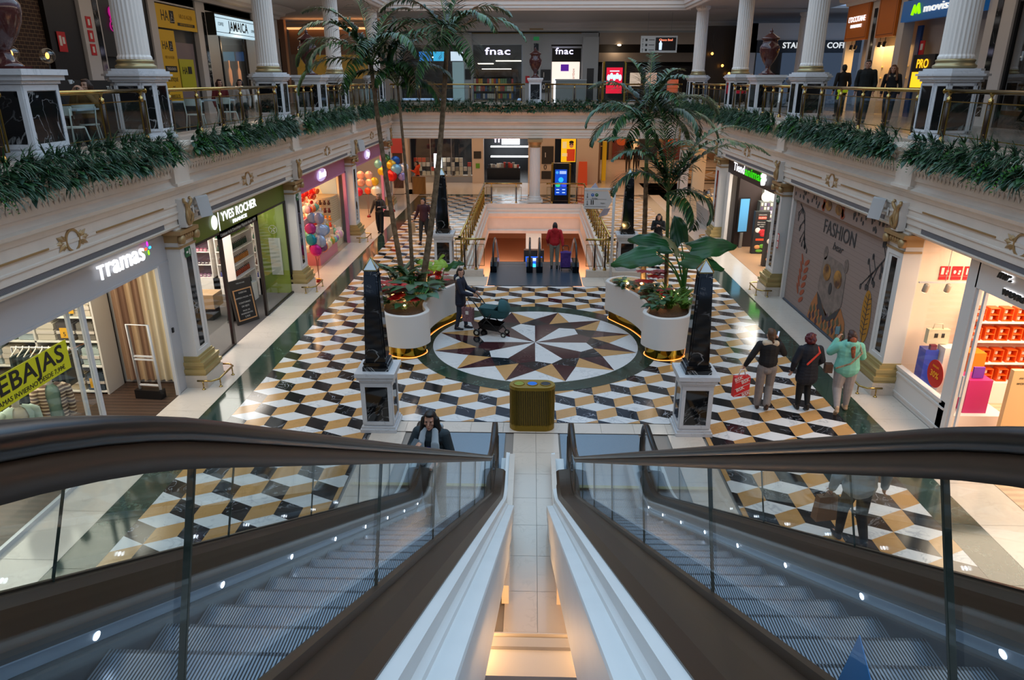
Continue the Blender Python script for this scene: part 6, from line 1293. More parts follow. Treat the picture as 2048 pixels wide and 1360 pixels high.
t=sign('red extinguisher sign on the dark cafe panel',(xf+.0,20.45,7.25),(0,0,0),'safety sign','safety_sign'); MB().box((0,-.18,-.25),(.01,.18,.25)).build('plate',RED,t); m=MB(); m.box((.01,-.12,-.1),(.014,-.02,.15)); m.box((.01,.02,-.05),(.014,.12,.12)); m.build('pictogram',PAP,t)
t=sign('column of red safety signs on the white pilaster beside the cafe',(xf+.065,21.75,7.4),(0,0,0),'safety sign','safety_sign')
for k in range(3): MB().box((0,-.13,-.45+.36*k),(.01,.13,-.15+.36*k)).build('plate',RED,t); m=MB(); m.box((.01,-.05,-.38+.36*k),(.014,.05,-.22+.36*k)); m.build('pictogram',PAP,t)
for i,(yy,w) in enumerate(((12.5,'nearer the urn'),(13.6,'nearer the column'))):
    t=thing('globe_lamp','clear globe lamp with a glowing filament at the cafe, '+w,'globe lamp',(-8.62-.1*i,yy,6.7)); MB().ball((0,0,0),.13,0,20,12).build('globe',glass('globe_glass',(1,.93,.82),.4),t); MB().ball((0,0,0),(.03,.03,.055)).build('filament',mat('bulb_warm'),t); m=MB(); m.tube([(0,0,-.13),(0,0,-.6)],.012,6); m.build('stem',BLK,t); point('globe_light',(0,.0,-.0),6,(1,.6,.25),.03,t)
fx('cafe_bar','long dark bar counter of the cafe behind the railing','counter',(-10.3,12.5,5.04),(-9.7,18.6,6.28),mat('panel_near_black'))
text('ESTE ES',.1,PAP,(-9.69,16.2,6.1),(PI/2,0,PI/2),bpy.data.objects['cafe_bar'],depth=.002); text('TU PLAN',.1,PAP,(-9.69,17.3,6.1),(PI/2,0,PI/2),bpy.data.objects['cafe_bar'],depth=.002)
BLKS=mat('shop_black','101215',.4)
t=thing('shopfront','black shopfront with a pink letter and pale blue panel','shopfront',(xf,22.4,5.04)); MB().box((-.1,0,1.9),(0,2.95,3.7)).build('fascia',BLKS,t); MB().box((-.3,0,0),(-.2,2.95,1.9)).build('back_panel',BLKS,t); m=MB(); m.box((-.18,.1,.0),(-.15,1.2,1.55)); m.build('pale_panel',mat('panel_cream_lit','d8d4c0',.5,em=.25),t); m=MB(); m.ball((-.14,.6,1.1),(.01,.35,.2),0,12,6); m.build('cloud_print',mat('cloud_blue','6ab8d0',.5),t); MB().box((-.15,2.1,.9),(-.12,2.8,1.7)).build('picture_panel',mat('panel_cream_lit'),t)
text('g',.7,mat('pink_letter','d81f9a',.4,em=.5),(.03,.75,3.15),R_LEFT,t,'lettering',.02,bold=.04)
HY=mat('hilo_yellow','dcae0c',.55)
t=thing('shopfront','yellow HILO & AGUJA shop sign over a closed dark entrance','shopfront',(xf,25.8,5.04)); MB().box((-.02,0,2.92),(.05,3.05,3.66)).build('sign_board',HY,t); MB().box((-.2,0,0),(-.1,3.05,2.92)).build('entrance',BLKS,t); MB().box((-.09,1.25,0),(-.06,2.75,2.5)).build('inner_wall',mat('inner_mauve','7a6c70',.6),t); MB().box((-.02,.02,.2),(.03,1.15,2.86)).build('banner_board',HY,t); MB().box((-.05,1.35,.95),(-.02,2.5,1.95)).build('small_board',mat('hilo_lime','b8b414',.55),t)
def logo(t,cy,cz,k):
    text('HA',.34*k,INK,(.052 if k>.9 else .032,cy-.35*k,cz),R_LEFT,t,'lettering',.003,wide=.8); MB().box((.05 if k>.9 else .03,cy,cz-.2*k),(.056 if k>.9 else .036,cy+.32*k,cz+.2*k)).build('logo_square',INK,t); m=MB(); xx=.06 if k>.9 else .04; m.tube([(xx,cy+.1*k,cz+.12*k),(xx,cy+.18*k,cz+.08*k),(xx,cy+.12*k,cz),(xx,cy+.36*k,cz-.12*k),(xx,cy+.02*k,cz-.16*k),(xx,cy+.12*k,cz)],.012*k,4); m.build('hanger_mark',PAP,t)
logo(t,.95,3.3,1.0); text('HILO & AGUJA',.14,mat('ochre_text','9a7408',.5),(.055,2.2,3.36),R_LEFT,t,'lettering',.002,wide=.8); MB().box((.05,1.5,3.05),(.056,2.85,3.15)).build('caption_bar',INK,t); text('BOUTIQUE DE ARREGLOS',.06,HY,(.06,2.18,3.1),R_LEFT,t,'caption',.001)
logo(t,.65,2.35,.8); text('HILO & AGUJA',.09,mat('ochre_text'),(.034,.58,1.98),R_LEFT,t,'lettering',.002,wide=.8); MB().box((.03,.15,1.5),(.036,1.0,1.7)).build('caption_bar',INK,t); text('TRASLADADO',.09,PAP,(.04,.58,1.6),R_LEFT,t,'caption',.001,wide=.8)
for i,s in enumerate(('BOUTIQUE','DE','ARREGLOS')): text(s,.13,INK,(.034,.58,1.25-.28*i),R_LEFT,t,'lettering',.002,wide=.8)
text('HA',.25,INK,(-.015,1.7,1.55),R_LEFT,t,'lettering',.003,wide=.8); MB().box((-.02,1.95,1.45),(-.012,2.25,1.7)).build('logo_square',INK,t)
t=thing('shopfront','lit white COFFEE JAMAICA EXPERIENCE sign box over a dark cafe','shopfront',(xf,29.85,5.04)); MB().box((.0,0,2.92),(.35,4.7,3.64)).build('sign_box',mat('sign_box_lit','c8e0ee',.5,em=.75,emc='bfe2f4'),t)
m=MB(); m.box((.351,0.02,3.52),(.356,4.68,3.54)); m.box((.351,.02,3.0),(.356,4.68,3.02)); m.box((.0,-.02,2.88),(.36,0,3.68)); m.box((0,0,3.64),(.36,4.7,3.7)); m.build('border_lines',INK,t)
text('JAMAICA',.36,INK,(.36,2.3,3.27),R_LEFT,t,'lettering',.003,bold=.014,fit=2.1); text('COFFEE',.12,INK,(.36,.5,3.3),R_LEFT,t,'lettering',.002,wide=.9); text('EXPERIENCE',.11,INK,(.36,4.05,3.22),R_LEFT,t,'lettering',.002,wide=.8)
m=MB(); m.box((-.9,0,0),(-.85,4.7,2.9)); m.build('back_wall',mat('cafe_brown','2a1c14',.5),t); MB().box((-.05,1.1,0),(.0,1.2,2.9)).build('mullion',BLK,t); MB().box((-.05,3.6,0),(.0,3.7,2.9)).build('mullion',BLK,t); MB().box((-.03,1.2,.0),(-.02,3.6,2.9)).build('glass_pane',GL,t); MB().box((-.84,.0,0),(-.8,1.1,2.6)).build('orange_panel',mat('panel_terracotta','b87850',.5),t)
for k in range(2): m=MB(); m.T=Matrix.Diagonal((.2,1,1,1)); m.lathe([(.02,1.0),(.16,1.2),(.16,1.6),(.05,1.75),(.06,2.0)],(-.0,1.75+1.0*k,0),12); m.build('bottle_print',mat('print_peach','d89a70',.5,em=.3),t)
point('jamaica_lamp',(-12.0,32,7.6),20,(1,.7,.4),.1)
# right side
xr=X0+12.75
m=MB()
for a,b in ((21.3,22.5),(27.35,27.8),(29.35,30.05),(32.05,32.25)): m.box((xr-.06,a,5.04),(xr+.3,b,9.1))
m.box((xr,-8,8.75),(xr+.3,32.25,9.1)); struct(m.build('wall_right',WALLW))
for y,w in ((21.95,'right of the blue phone shop'),(29.7,'between the two orange signs')): fx('marble_inlay','long black marble strip on the white pilaster '+w,'inlay',(xr-.075,y-.13,5.3),(xr-.061,y+.13,8.8),BLACKM)
OC=mat('occ_orange','c2690f',.55)
for a,b,w in ((30.1,32.1,'with white lettering'),(27.85,29.3,'without lettering')):
    t=sign('large orange cloth sign %s on the right gallery'%w,(xr-.15,(a+b)/2,8.6),(0,0,0)); MB().box((0,-(b-a)/2,-.85),(.1,(b-a)/2,.85)).build('board',OC,t); m=MB(); k=(b-a)/2-.08; m.box((-.004,-k,-.77),(0,k,-.75)); m.box((-.004,-k,-.77),(0,-k+.02,.8)); m.box((-.004,k-.02,-.77),(0,k,.8)); m.build('border_line',mat('occ_brown','6a3408',.5),t)
    if w.startswith('with '): text("L'OCCITANE",.2,NEON,(-.02,0,-.08),R_RIGHT,t,'lettering',.01,wide=.95); text('EN PROVENCE',.12,NEON,(-.02,0,-.33),R_RIGHT,t,'lettering',.01,wide=.9)
area('occ_light',(xr+.6,30,7.5),(1,3),160,(1,.58,.2),(0,0,0)); 
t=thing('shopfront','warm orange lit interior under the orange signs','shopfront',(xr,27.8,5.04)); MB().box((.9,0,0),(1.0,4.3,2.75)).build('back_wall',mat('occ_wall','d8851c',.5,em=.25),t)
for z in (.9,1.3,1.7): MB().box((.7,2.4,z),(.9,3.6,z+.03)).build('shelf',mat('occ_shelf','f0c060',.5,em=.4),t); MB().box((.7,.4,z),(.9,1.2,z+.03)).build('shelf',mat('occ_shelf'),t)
for i,(yy,w) in enumerate(((31.4,'farther pair, left'),(31.0,'farther pair, right'),(28.9,'nearer pair, left'),(28.5,'nearer pair, right'))):
    t=thing('spotlight','black spotlight under the orange signs, '+w,'spotlight',(xr-.1,yy,7.58)); m=MB(); m.T=Matrix.Rotation(.4,4,'X'); m.lathe([(.06,-.16),(.06,0)],n=12); m.build('head',BLK,t); m=MB(); m.T=Matrix.Rotation(.4,4,'X'); m.lathe([(.05,-.165),(.05,-.162)],n=12); m.build('lens',mat('lens_warm'),t); MB().tube([(0,0,0),(0,0,.16)],.01,4).build('arm',BLK,t)
BLU=mat('phone_shop_blue','0e3f78',.45)
t=thing('shopfront','blue phone shop front with a curved lit movistar sign','shopfront',(xr,22.5,5.04)); MB().box((-.2,0,3.1),(0,4.85,3.75)).build('fascia',mat('phone_fascia','0f5a9c',.4,em=.25),t); MB().box((1.2,0,0),(1.3,4.85,3.1)).build('back_wall',mat('phone_back','4a4c50',.5),t); MB().box((1.0,0,1.6),(1.15,4.85,2.6)).build('blue_band',BLU,t); MB().box((.5,.8,0),(1.0,4.7,1.6)).build('cabinet',mat('phone_beige','8a8070',.5),t); MB().box((.42,4.55,0),(.5,4.85,3.0)).build('blue_post',BLU,t)
m=MB(); m.box((.3,3.1,.95),(.4,4.5,2.05)); m.build('poster_frame',BLKS,t); MB().box((.28,3.2,1.0),(.3,4.4,1.5)).build('yellow_screen',mat('screen_amber','ffb41e',.4,em=1.5),t); text('PRO',.28,mat('screen_amber'),(.28,3.8,1.75),R_RIGHT,t,'lettering',.005,bold=.01); MB().box((.3,.9,1.3),(.35,1.5,1.85)).build('pale_screen',mat('screen_pale','a8d8e8',.4,em=1.0),t)
text('movistar',.24,mat('letter_white'),(-.22,2.25,3.42),R_RIGHT,t,'lettering',.02,bold=.008,fit=2.2); m=MB(); m.tube([(-.23,4.05,3.28),(-.23,3.95,3.55),(-.23,3.82,3.35),(-.23,3.7,3.58),(-.23,3.58,3.3)],.05,8); m.build('green_m_mark',mat('mark_lime','8ee000',.4,em=1.2),t)
t=thing('shopfront','dark glass shopfront at the right end of the gallery','shopfront',(xr,13,5.04)); MB().box((0,0,3.2),(.1,8.3,3.75)).build('fascia',BLKS,t); MB().box((.05,0,0),(.08,8.3,3.2)).build('glass_pane',glass('glass_smoked'),t); m=MB(); m.box((0,8.2,0),(.1,8.3,3.2)); m.box((0,5.4,0),(.1,5.48,3.2)); m.build('frame',BLKS,t); MB().box((.6,0,0),(.7,8.3,3.2)).build('inner_shutter',mat('inner_teal','35504e',.5),t)
t=sign('red fire sign beside the blue phone shop',(xr+.45,26.9,7.3),(0,0,0),'safety sign','safety_sign'); MB().box((0,-.18,-.25),(.02,.18,.25)).build('plate',RED,t); MB().box((-.005,-.08,-.05),(0,.08,.15)).build('pictogram',PAP,t)
# warm showcases at the far left corner of the gallery
struct(MB().box((-20,38,5.04),(-19.8,47,9.5)).build('wall_left',WALLP)); struct(MB().box((-20,37.9,5.04),(-13.3,38,9.5)).build('wall_left',WALLP))
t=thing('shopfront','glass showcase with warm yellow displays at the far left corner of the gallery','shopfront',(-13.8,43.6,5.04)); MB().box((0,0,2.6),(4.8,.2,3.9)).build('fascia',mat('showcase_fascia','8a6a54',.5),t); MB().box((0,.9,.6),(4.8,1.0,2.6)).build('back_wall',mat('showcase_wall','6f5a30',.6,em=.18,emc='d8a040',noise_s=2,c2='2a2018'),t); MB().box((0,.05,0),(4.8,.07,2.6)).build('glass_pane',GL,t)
for k in range(3): MB().box((.2+1.5*k,.5,.6),(1.3+1.5*k,.8,1.0)).build('display_case',mat('panel_white_lit'),t) if k==1 else MB().box((.2+1.5*k,.5,.6),(1.3+1.5*k,.8,1.3)).build('display_case',mat('phone_beige'),t)
MB().box((0,-.3,3.9),(4.8,.6,4.0)).build('lit_cove',mat('cove_glow','ffb878',.5,em=1.2),t)
for xx in (-17.2,-14.3): 
    t=thing('pilaster','warm wooden pilaster with a dark strip at the far left corner, %s'%('outer one' if xx<-16 else 'inner one'),'pilaster',(xx,43.2,5.04)); MB().box((-.4,-.1,0),(.4,.3,4.4)).build('shaft',mat('pilaster_warm','a8836a',.5),t); MB().box((-.1,-.12,.6),(.1,-.1,3.4)).build('marble_strip',BLACKM,t)
# tables and chairs of the gallery cafes
def cafe_chair(label,loc,rz,first=None,group='pale cafe chairs behind the left railing'):
    if first: return dup(first,loc,rz,label)
    t=thing('cafe_chair',label,'chair',loc,rz,group); CW_=mat('chair_pale','a9b3ac',.5)
    m=MB(); n=10; v=[];f=[]
    m.prism([(.2*math.cos(a)*1.05,.2*math.sin(a)) for a in [2*PI*i/16 for i in range(16)]],(.44,.465)); m.build('seat',CW_,t)
    m=MB(); pts=[]
    for i in range(9):
        a=-1.0+2.0*i/8; pts.append((.23*math.sin(a),.20*math.cos(a)))
    for i in range(8):
        a,b=pts[i],pts[i+1]; m.extr([(a[0],a[1],.66),(b[0],b[1],.66),(b[0],b[1],.82),(a[0],a[1],.82)],(0,.02,0))
    m.build('backrest',CW_,t)
    for sx,sy in ((-1,-1),(1,-1),(-1,1),(1,1)):
        m=MB(); m.tube([(sx*.16,sy*.13,.45),(sx*.22,sy*.2,0)] if sy<0 else [(sx*.2,.16,.78),(sx*.17,.15,.45),(sx*.22,.22,0)],.014,6); m.build('leg',CW_,t)
    return t
def cafe_table(label,loc,first=None,w=.35,c='table_grey'):
    if first: return dup(first,loc,0,label)
    t=thing('cafe_table',label,'table',loc,0,'small square cafe tables behind the left railing'); MB().box((-w,-w,.72),(w,w,.75)).build('tabletop',mat('table_pale','9fb0b8',.4),t); m=MB(); m.tube([(0,0,.02),(0,0,.72)],.03,8); m.build('pedestal',BLK,t); MB().box((-.22,-.22,0),(.22,.22,.02)).build('foot',BLK,t); return t
ZF=5.04
ch=cafe_chair('pale cafe chair facing the tan-sweatered drinker behind the left railing',(-8.25,13.15,ZF),PI-.3); cafe_chair('pale cafe chair beside the first white column on the left',(-8.5,14.05,ZF),PI+.4,ch)
tb=cafe_table('small cafe table in front of the seated drinker',(-8.6,13.75,ZF))
for i,(a,b,r) in enumerate(((-8.9,17.0,2.8),(-8.7,18.6,3.4),(-8.5,20.1,2.9))):
    w=['first','second','third'][i]; cafe_table('small cafe table behind the railing, %s past the white column'%w,(a,b,ZF),tb); cafe_chair('pale cafe chair behind the railing at the %s table past the column'%w,(a+.45,b-.45,ZF),r,ch)
m=MB(); m.box((-9.25,16.6,ZF),(-9.2,20.6,ZF+.7)); tag(m.build('cafe_screen',BLKS),'low dark screen behind the cafe tables','screen')
m=MB(); m.lathe([(.025,0),(.04,.07),(.042,.075)],n=14); m.tube([(.04,0,.055),(.065,0,.045),(.06,0,.02),(.035,0,.015)],.006,6); tag(m.build('coffee_cup',mat('cup_white','dfe4e6',.3),loc=(-8.70,14.10,6.22)),'white coffee cup held by the drinker','cup')
# ================================================================ hanging greenery along the gallery edge
LEAF=[mat('leaf_dark','22462a',.5,noise_s=6,c2='2c5430'),mat('leaf_mid','2f5c2c',.45,noise_s=6,c2='1f4424'),mat('leaf_blue','28483c',.5,noise_s=6,c2='3f6450'),mat('leaf_fresh','3f7a22',.45,noise_s=6,c2='2a5c1c'),mat('leaf_grey','5c7060',.6)]
def blade(m,p,d,L,w,droop,mi,n=3,up=Vector((0,0,1))):
    """curved tapering leaf: starts at p, heads along d, bends down"""
    d=Vector(d).normalized(); s=d.cross(Vector((0,0,1)))
    if s.length<.05: s=Vector((1,0,0))
    s.normalize(); p=Vector(p); v=[]; q=p.copy(); dd=d.copy(); prof=[.5,1,.75,0] if n==3 else [.5,.9,1,.6,0]
    for i in range(n+1):
        ww=w*prof[i]; v+= [tuple(q-s*ww),tuple(q+s*ww)] if i<n else [tuple(q)]
        q=q+dd*(L/n); dd=(dd+Vector((0,0,-droop/n))).normalized()
    f=[(2*i,2*i+1,2*i+3,2*i+2) for i in range(n-1)]+[(2*n-2,2*n-1,2*n)]
    m.add(v,f,mi,True)
gr=random.Random(21)
def tuft(m,c,out,kind):
    R=gr.uniform
    side=Vector((out[1],-out[0],0)); o=Vector((out[0],out[1],0))
    if kind<3:       # spiky grass-like rosette
        mi=(0,2,0)[kind]; 
        for i in range(44):
            a=R(-1.5,1.5); e=R(-.5,1.25); d=(o*math.cos(a)+side*math.sin(a))*math.cos(e)+Vector((0,0,math.sin(e)))
            blade(m,c,d,R(.24,.42),.0105,R(.8,1.9),4 if gr.random()<.17 else (mi if gr.random()<.7 else 1))
    elif kind==3:    # broad leaves
        for i in range(16):
            a=R(-1.3,1.3); e=R(-.7,.9); d=(o*math.cos(a)+side*math.sin(a))*math.cos(e)+Vector((0,0,math.sin(e)))
            blade(m,Vector(c)+d*.05,d,R(.16,.28),.046,R(.6,1.6),1 if gr.random()<.6 else 2)
    elif kind==4:    # hanging fern
        for i in range(5):
            a=R(-.9,.9); d=(o*math.cos(a)+side*math.sin(a)); q=Vector(c); dd=(d+Vector((0,0,.1))).normalized(); L=R(.42,.62)
            for k in range(11):
                q=q+dd*(L/11); dd=(dd+Vector((0,0,-.28))).normalized()
                for s_ in (-1,1): blade(m,q,(side*s_+dd*.5),.10*(1-k/13),.013,.4,3,3)
    else:            # leafy rosette
        for i in range(18):
            a=R(0,2*PI); e=R(-.2,1.0); d=(o*.5+side*math.cos(a)*.9+Vector((0,0,math.sin(a)*.9))).normalized()
            blade(m,Vector(c)+d*.03,d,R(.12,.2),.035,R(.1,.6),2)
def garland(label,pts_fn,n,group):
    m=MB()
    for i in range(n):
        (x,y),out=pts_fn((i+.5)/n); k=gr.random(); kind=0 if k<.3 else 1 if k<.48 else 2 if k<.62 else 3 if k<.80 else 4 if k<.92 else 5
        c=(x+out[0]*gr.uniform(-.03,.08),y+out[1]*gr.uniform(-.03,.08),5.13+gr.uniform(-.06,.12)); tuft(m,c,out,kind)
        k=gr.choice([0,1,2,3,3]); c=(x+out[0]*gr.uniform(.05,.14),y+out[1]*.1,4.96+gr.uniform(-.10,.06)); tuft(m,c,out,k)
    m.box((-.001,-.001,-60),(.001,.001,-59.99)) if 0 else None
    o=m.build('hanging_greenery',LEAF,fix=False); tag(o,label,'hanging plants',group); o['kind']='stuff'; return o
GG='artificial greenery hanging along the gallery edge'
for s,side in ((-1,'left'),(1,'right')):
    for a,b,w in ((6.0,14.15,'nearest stretch'),(14.85,21.55,'second stretch'),(22.25,28.95,'third stretch'),(29.65,37.4,'farthest stretch')):
        garland('dark green artificial foliage draped on the %s gallery edge, %s'%(side,w),lambda t,a=a,b=b,s=s:((lx(s,7.10),a+(b-a)*t),(-s,0)),int((b-a)/.105),GG)
garland('dark green artificial foliage draped along the far gallery edge',lambda t:((-6.9+14.1*t,37.66),(0,-1)),120,GG)
# ================================================================ planters
PLW=mat('planter_white','d8d4d0',.4); SOIL=mat('soil_bark','2e1d12',.9,noise_s=25,c2='5a3a22',bump=.6,bs=60); MIRB=mat('planter_brass','a8842c',.08,1)
def spline(P,n=8):
    out=[];N=len(P)
    for i in range(N):
        p0,p1,p2,p3=[Vector(P[(i+k)%N]) for k in (-1,0,1,2)]
        for j in range(n):
            t=j/n; out.append(.5*((2*p1)+(p2-p0)*t+(2*p0-5*p1+4*p2-p3)*t*t+(3*p1-p0-3*p2+p3)*t**3))
    return out
def offset(P,d):
    out=[];N=len(P)
    for i in range(N):
        t=(P[(i+1)%N]-P[i-1]).normalized(); n=Vector((t.y,-t.x)); out.append(P[i]-n*d)
    return out
BASEP=[(-2.56,16.35),(-2.70,16.9),(-2.66,17.5),(-2.45,18.2),(-2.12,18.8),(-1.95,19.2),(-2.15,19.6),(-2.65,19.75),(-3.25,19.3),(-3.7,18.3),(-3.88,17.3),(-3.72,16.3),(-3.35,15.92),(-2.85,15.92)]
def planter(s,label):
    P=spline([(-s*x,y) for x,y in BASEP] ); 
    if s>0: P=P[::-1]
    A=sum(P[i-1].x*P[i].y-P[i].x*P[i-1].y for i in range(len(P)))
    if A<0: P=P[::-1]
    cx=X0+s*2.95; cy=17.7; P=[Vector((p.x+X0-cx,p.y-cy)) for p in P]
    t=thing('planter',label,'planter',(cx,cy,0),0,'white curved planters with brass bases')
    N=len(P); I=offset(P,.10); 
    def ring(m,A_,z0,B_,z1,mi=0):
        v=[(p.x,p.y,z0) for p in A_]+[(p.x,p.y,z1) for p in B_]; m.add(v,[(i,(i+1)%N,N+(i+1)%N,N+i) for i in range(N)],mi,True)
    m=MB(); ring(m,P,.28,P,1.065); ring(m,P,1.065,offset(P,.012),1.08); ring(m,offset(P,.012),1.08,offset(P,.09),1.08); ring(m,offset(P,.09),1.08,I,1.065); ring(m,I,1.065,I,.85); ring(m,offset(P,.14),.28,P,.28); m.build('body',PLW,t)
    m=MB(); J=offset(P,.11); ring(m,J,0,J,.285); m.build('brass_base',MIRB,t)
    m=MB(); m.poly([(p.x,p.y,.97) for p in offset(P,.08)]); m.build('soil',SOIL,t)
    K=offset(P,.085); m=MB(); ring(m,K,.004,offset(P,.095),.010); ring(m,offset(P,.095),.010,offset(P,.10),.004); m.build('light_strip',mat('strip_warm','ffb870',.5,em=3.2,emc='ffa050'),t)
    return t
planter(-1,'white curved planter on the left holding three palms'); planter(1,'white curved planter on the right holding a large-leaved plant')
# ---- palms
TRK=mat('palm_trunk','7d6a54',.85,noise_s=9,c2='54442f',bump=.5,bs=30); TRG=mat('palm_trunk_green','56703a',.6,noise_s=5,c2='3e5a2a')
FROND=[mat('frond_dark','1e3c1c',.45),mat('frond_mid','33551f',.45),mat('frond_olive','5a6a34',.5),mat('frond_tip','6d7350',.6)]
pr=random.Random(8)
def frond(o,az,el,L,droop,lw=.55,sag=.8,mi=None):
    m=MB(); n=16; q=Vector((0,0,0)); pts=[]; dirs=[]; e=el
    for i in range(n+1):
        d=Vector((math.cos(az)*math.cos(e),math.sin(az)*math.cos(e),math.sin(e))); pts.append(q.copy()); dirs.append(d); q=q+d*(L/n); e-=droop/n*(.4+1.2*i/n)
    m.tube(pts,[.016*(1-i/(n+3)) for i in range(n+1)],5,2)
    side=Vector((-math.sin(az),math.cos(az),0)); K=42
    for k in range(K):
        t=.10+.9*k/(K-1); i=min(n-1,int(t*n)); f=t*n-i; p=pts[i].lerp(pts[min(i+1,n)],min(1,f)); d=dirs[i]
        env=math.sin(PI*min(1,t*.8+.2))**.5*(1.02-.35*t)
        for s in (-1,1):
            up=d.cross(side*s).normalized()*(1 if s>0 else 1); 
            nn=(side*s+d*(.45+.6*t)+up*(.55 if s*up.z>0 else -.55)*0+Vector((0,0,.38-.5*pr.random()))).normalized()
            c=(mi if mi is not None else (0 if pr.random()<.55 else 1)); blade(m,p,nn,lw*1.15*env*pr.uniform(.85,1.1),.027,sag*pr.uniform(.8,1.9),c if pr.random()>.06 else 3)
    return m.build('frond',FROND,o,fix=False)
def palm(label,base,crown,r0,r1,fr,bend=(0,0),green=0,leaf=.5,shaft=.0):
    t=thing('palm',label,'palm',base,0,'tall palms in the planters'); b=Vector(base); c=Vector(crown)-b; n=26; m=MB(); P=[];Rr=[]
    for i in range(n*2+1):
        u=i/(n*2); p=c*u+Vector((bend[0]*math.sin(PI*u),bend[1]*math.sin(PI*u),0)); P.append(p); Rr.append((r0+(r1-r0)*u**.7)*(1.0 if i%2 else .93)*(1+.5*max(0,.06-u)/.06))
    k=int(len(P)*(1-green)) if green else len(P)
    m.tube(P[:max(2,k)],Rr[:max(2,k)],12,0)
    if green: m.tube(P[max(1,k-1):],[r*.92 for r in Rr[max(1,k-1):]],12,1)
    m.build('trunk',[TRK,TRG],t)
    for a in fr:
        az,el,L,dr=a[:4]; L*=1.14; f=frond(t,math.radians(az),math.radians(el),L,math.radians(dr),*(a[4:])); f.location=c
    return t
ZS=.97
palm('tall palm with a big drooping crown, leftmost of the three in the left planter',(-3.42,18.68,ZS),(-3.82,18.0,6.62),.085,.05,
  [(180,50,2.0,150),(195,20,1.9,120),(165,72,2.1,110),(120,80,2.0,80),(60,72,2.0,95),(20,60,2.3,120),(-10,40,2.4,115),(-40,55,1.9,150),(-90,50,1.7,150),(-140,45,1.8,150),(215,65,1.9,130),(90,50,1.8,120),(250,20,1.5,140),(345,15,1.3,150)],(-.05,0))
palm('slender palm with a small crown, middle of the three in the left planter',(-3.22,18.85,ZS),(-3.25,18.2,6.15),.065,.03,
  [(100,82,1.6,50),(70,70,1.5,80),(150,65,1.5,100),(10,50,1.4,130),(200,45,1.3,140),(300,60,1.3,140),(-20,25,1.2,130),(250,50,1.2,150)],(.04,0),leaf=.4)
palm('palm with a thick leaning trunk, rightmost of the three in the left planter',(-2.95,18.6,ZS),(-2.05,18.5,7.25),.10,.055,
  [(-5,35,1.9,110),(20,55,1.7,110),(60,75,1.5,80),(120,78,1.7,90),(165,60,1.9,120),(185,35,1.9,130),(210,20,1.7,130),(-90,30,1.6,150),(-60,10,1.8,120),(-110,0,2.0,100),(-35,50,1.6,140),(90,50,1.6,120)],(.1,0))
palm('palm with a broad dark crown, left of the two in the right planter',(3.09,19.15,ZS),(2.88,18.8,5.35),.085,.05,
  [(175,40,1.7,140),(195,15,1.6,110),(150,62,1.8,110),(115,78,1.7,70),(80,82,1.7,60),(50,68,1.9,90),(15,45,2.0,120),(-10,25,1.9,120),(-45,35,1.7,140),(-90,20,1.6,130),(-135,30,1.6,140),(235,5,1.4,110),(-70,60,1.6,130),(300,70,1.7,100),(30,15,1.6,110)],(0,0),.28,.55)
palm('low young palm with upswept fronds, right of the two in the right planter',(3.55,18.2,ZS),(3.30,17.6,3.75),.065,.045,
  [(178,72,2.1,110),(160,80,2.4,75),(120,84,2.5,50),(70,80,2.4,60),(20,68,2.5,100),(0,58,2.5,110),(-40,70,2.2,110),(-90,72,2.0,100),(-150,66,2.0,120),(-20,15,1.4,150),(-60,5,1.3,130),(200,50,1.7,150)],(0,0),.55,.55)
# ---- big-leaved plants
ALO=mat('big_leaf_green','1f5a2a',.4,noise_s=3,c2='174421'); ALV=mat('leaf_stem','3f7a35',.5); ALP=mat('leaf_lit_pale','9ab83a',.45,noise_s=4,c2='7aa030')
def bigleaf(t,base,mid,tip,w,m1,curl=.12,stem=.02):
    """petiole from the origin to the leaf base, then a ribbed heart-shaped blade with a wavy edge"""
    b=Vector(base); tp=Vector(tip); m=MB(); md=Vector(mid)
    pts=[(md*(u*2*(1-u))+b*(u*u)) if True else b for u in [i/8 for i in range(9)]]
    m.tube(pts,[stem*1.5*(1-.6*i/8) for i in range(9)],7); m.build('stem',ALV,t)
    ax=(tp-b); L=ax.length; ax.normalize(); sd=ax.cross(Vector((0,0,1))).normalized(); sg=-1 if sd.y<0 else 1; sd=Vector((sd.x,sd.y,sd.z+sg*.75)).normalized(); up=sd.cross(ax).normalized(); m=MB(); n=14; v=[]; K=7; w*=1.2
    for i in range(n+1):
        u=i/n; ww=w*(math.sin(PI*min(1,.20+u*.80))**.75)*(1-.25*u) if u<1 else 0
        for k in range(-K,K+1):
            a=k/K; wav=.035*math.sin(u*16+abs(a)*2)*abs(a)**2; back=-.20*L*(abs(a)**1.5)*max(0,1-u*3)
            p=b+ax*(L*u+back)+sd*(ww*a)+up*(-curl*abs(a)**1.8*w*1.5-(u*u)*L*.28+wav+.012*math.cos(a*PI*5))
            v.append(tuple(p))
    W_=2*K+1; f=[(i*W_+k,i*W_+k+1,(i+1)*W_+k+1,(i+1)*W_+k) for i in range(n) for k in range(W_-1)]
    m.add(v,f,0,True); m.build('leaf_blade',m1,t,fix=False)
o=thing('elephant_ear_plant','large plant with broad dark green leaves in the right planter','plant',(3.95,17.9,.97)); O=Vector((3.95,17.9,.97))
for b,tp,w in (((3.0,17.0,2.38),(1.93,17.0,2.3),.30),((3.35,17.5,2.5),(2.45,17.7,2.75),.26),((3.75,17.8,2.45),(3.62,18.2,3.15),.26),((3.85,17.0,2.50),(4.9,17.0,2.78),.30),((3.65,16.75,2.33),(4.65,16.7,2.25),.24),((3.3,17.9,2.0),(3.0,18.0,1.95),.12)):
    B=Vector(b)-O; bigleaf(o,B,(B.x*.25,B.y*.25,B.z*.75),Vector(tp)-O,w,ALO)
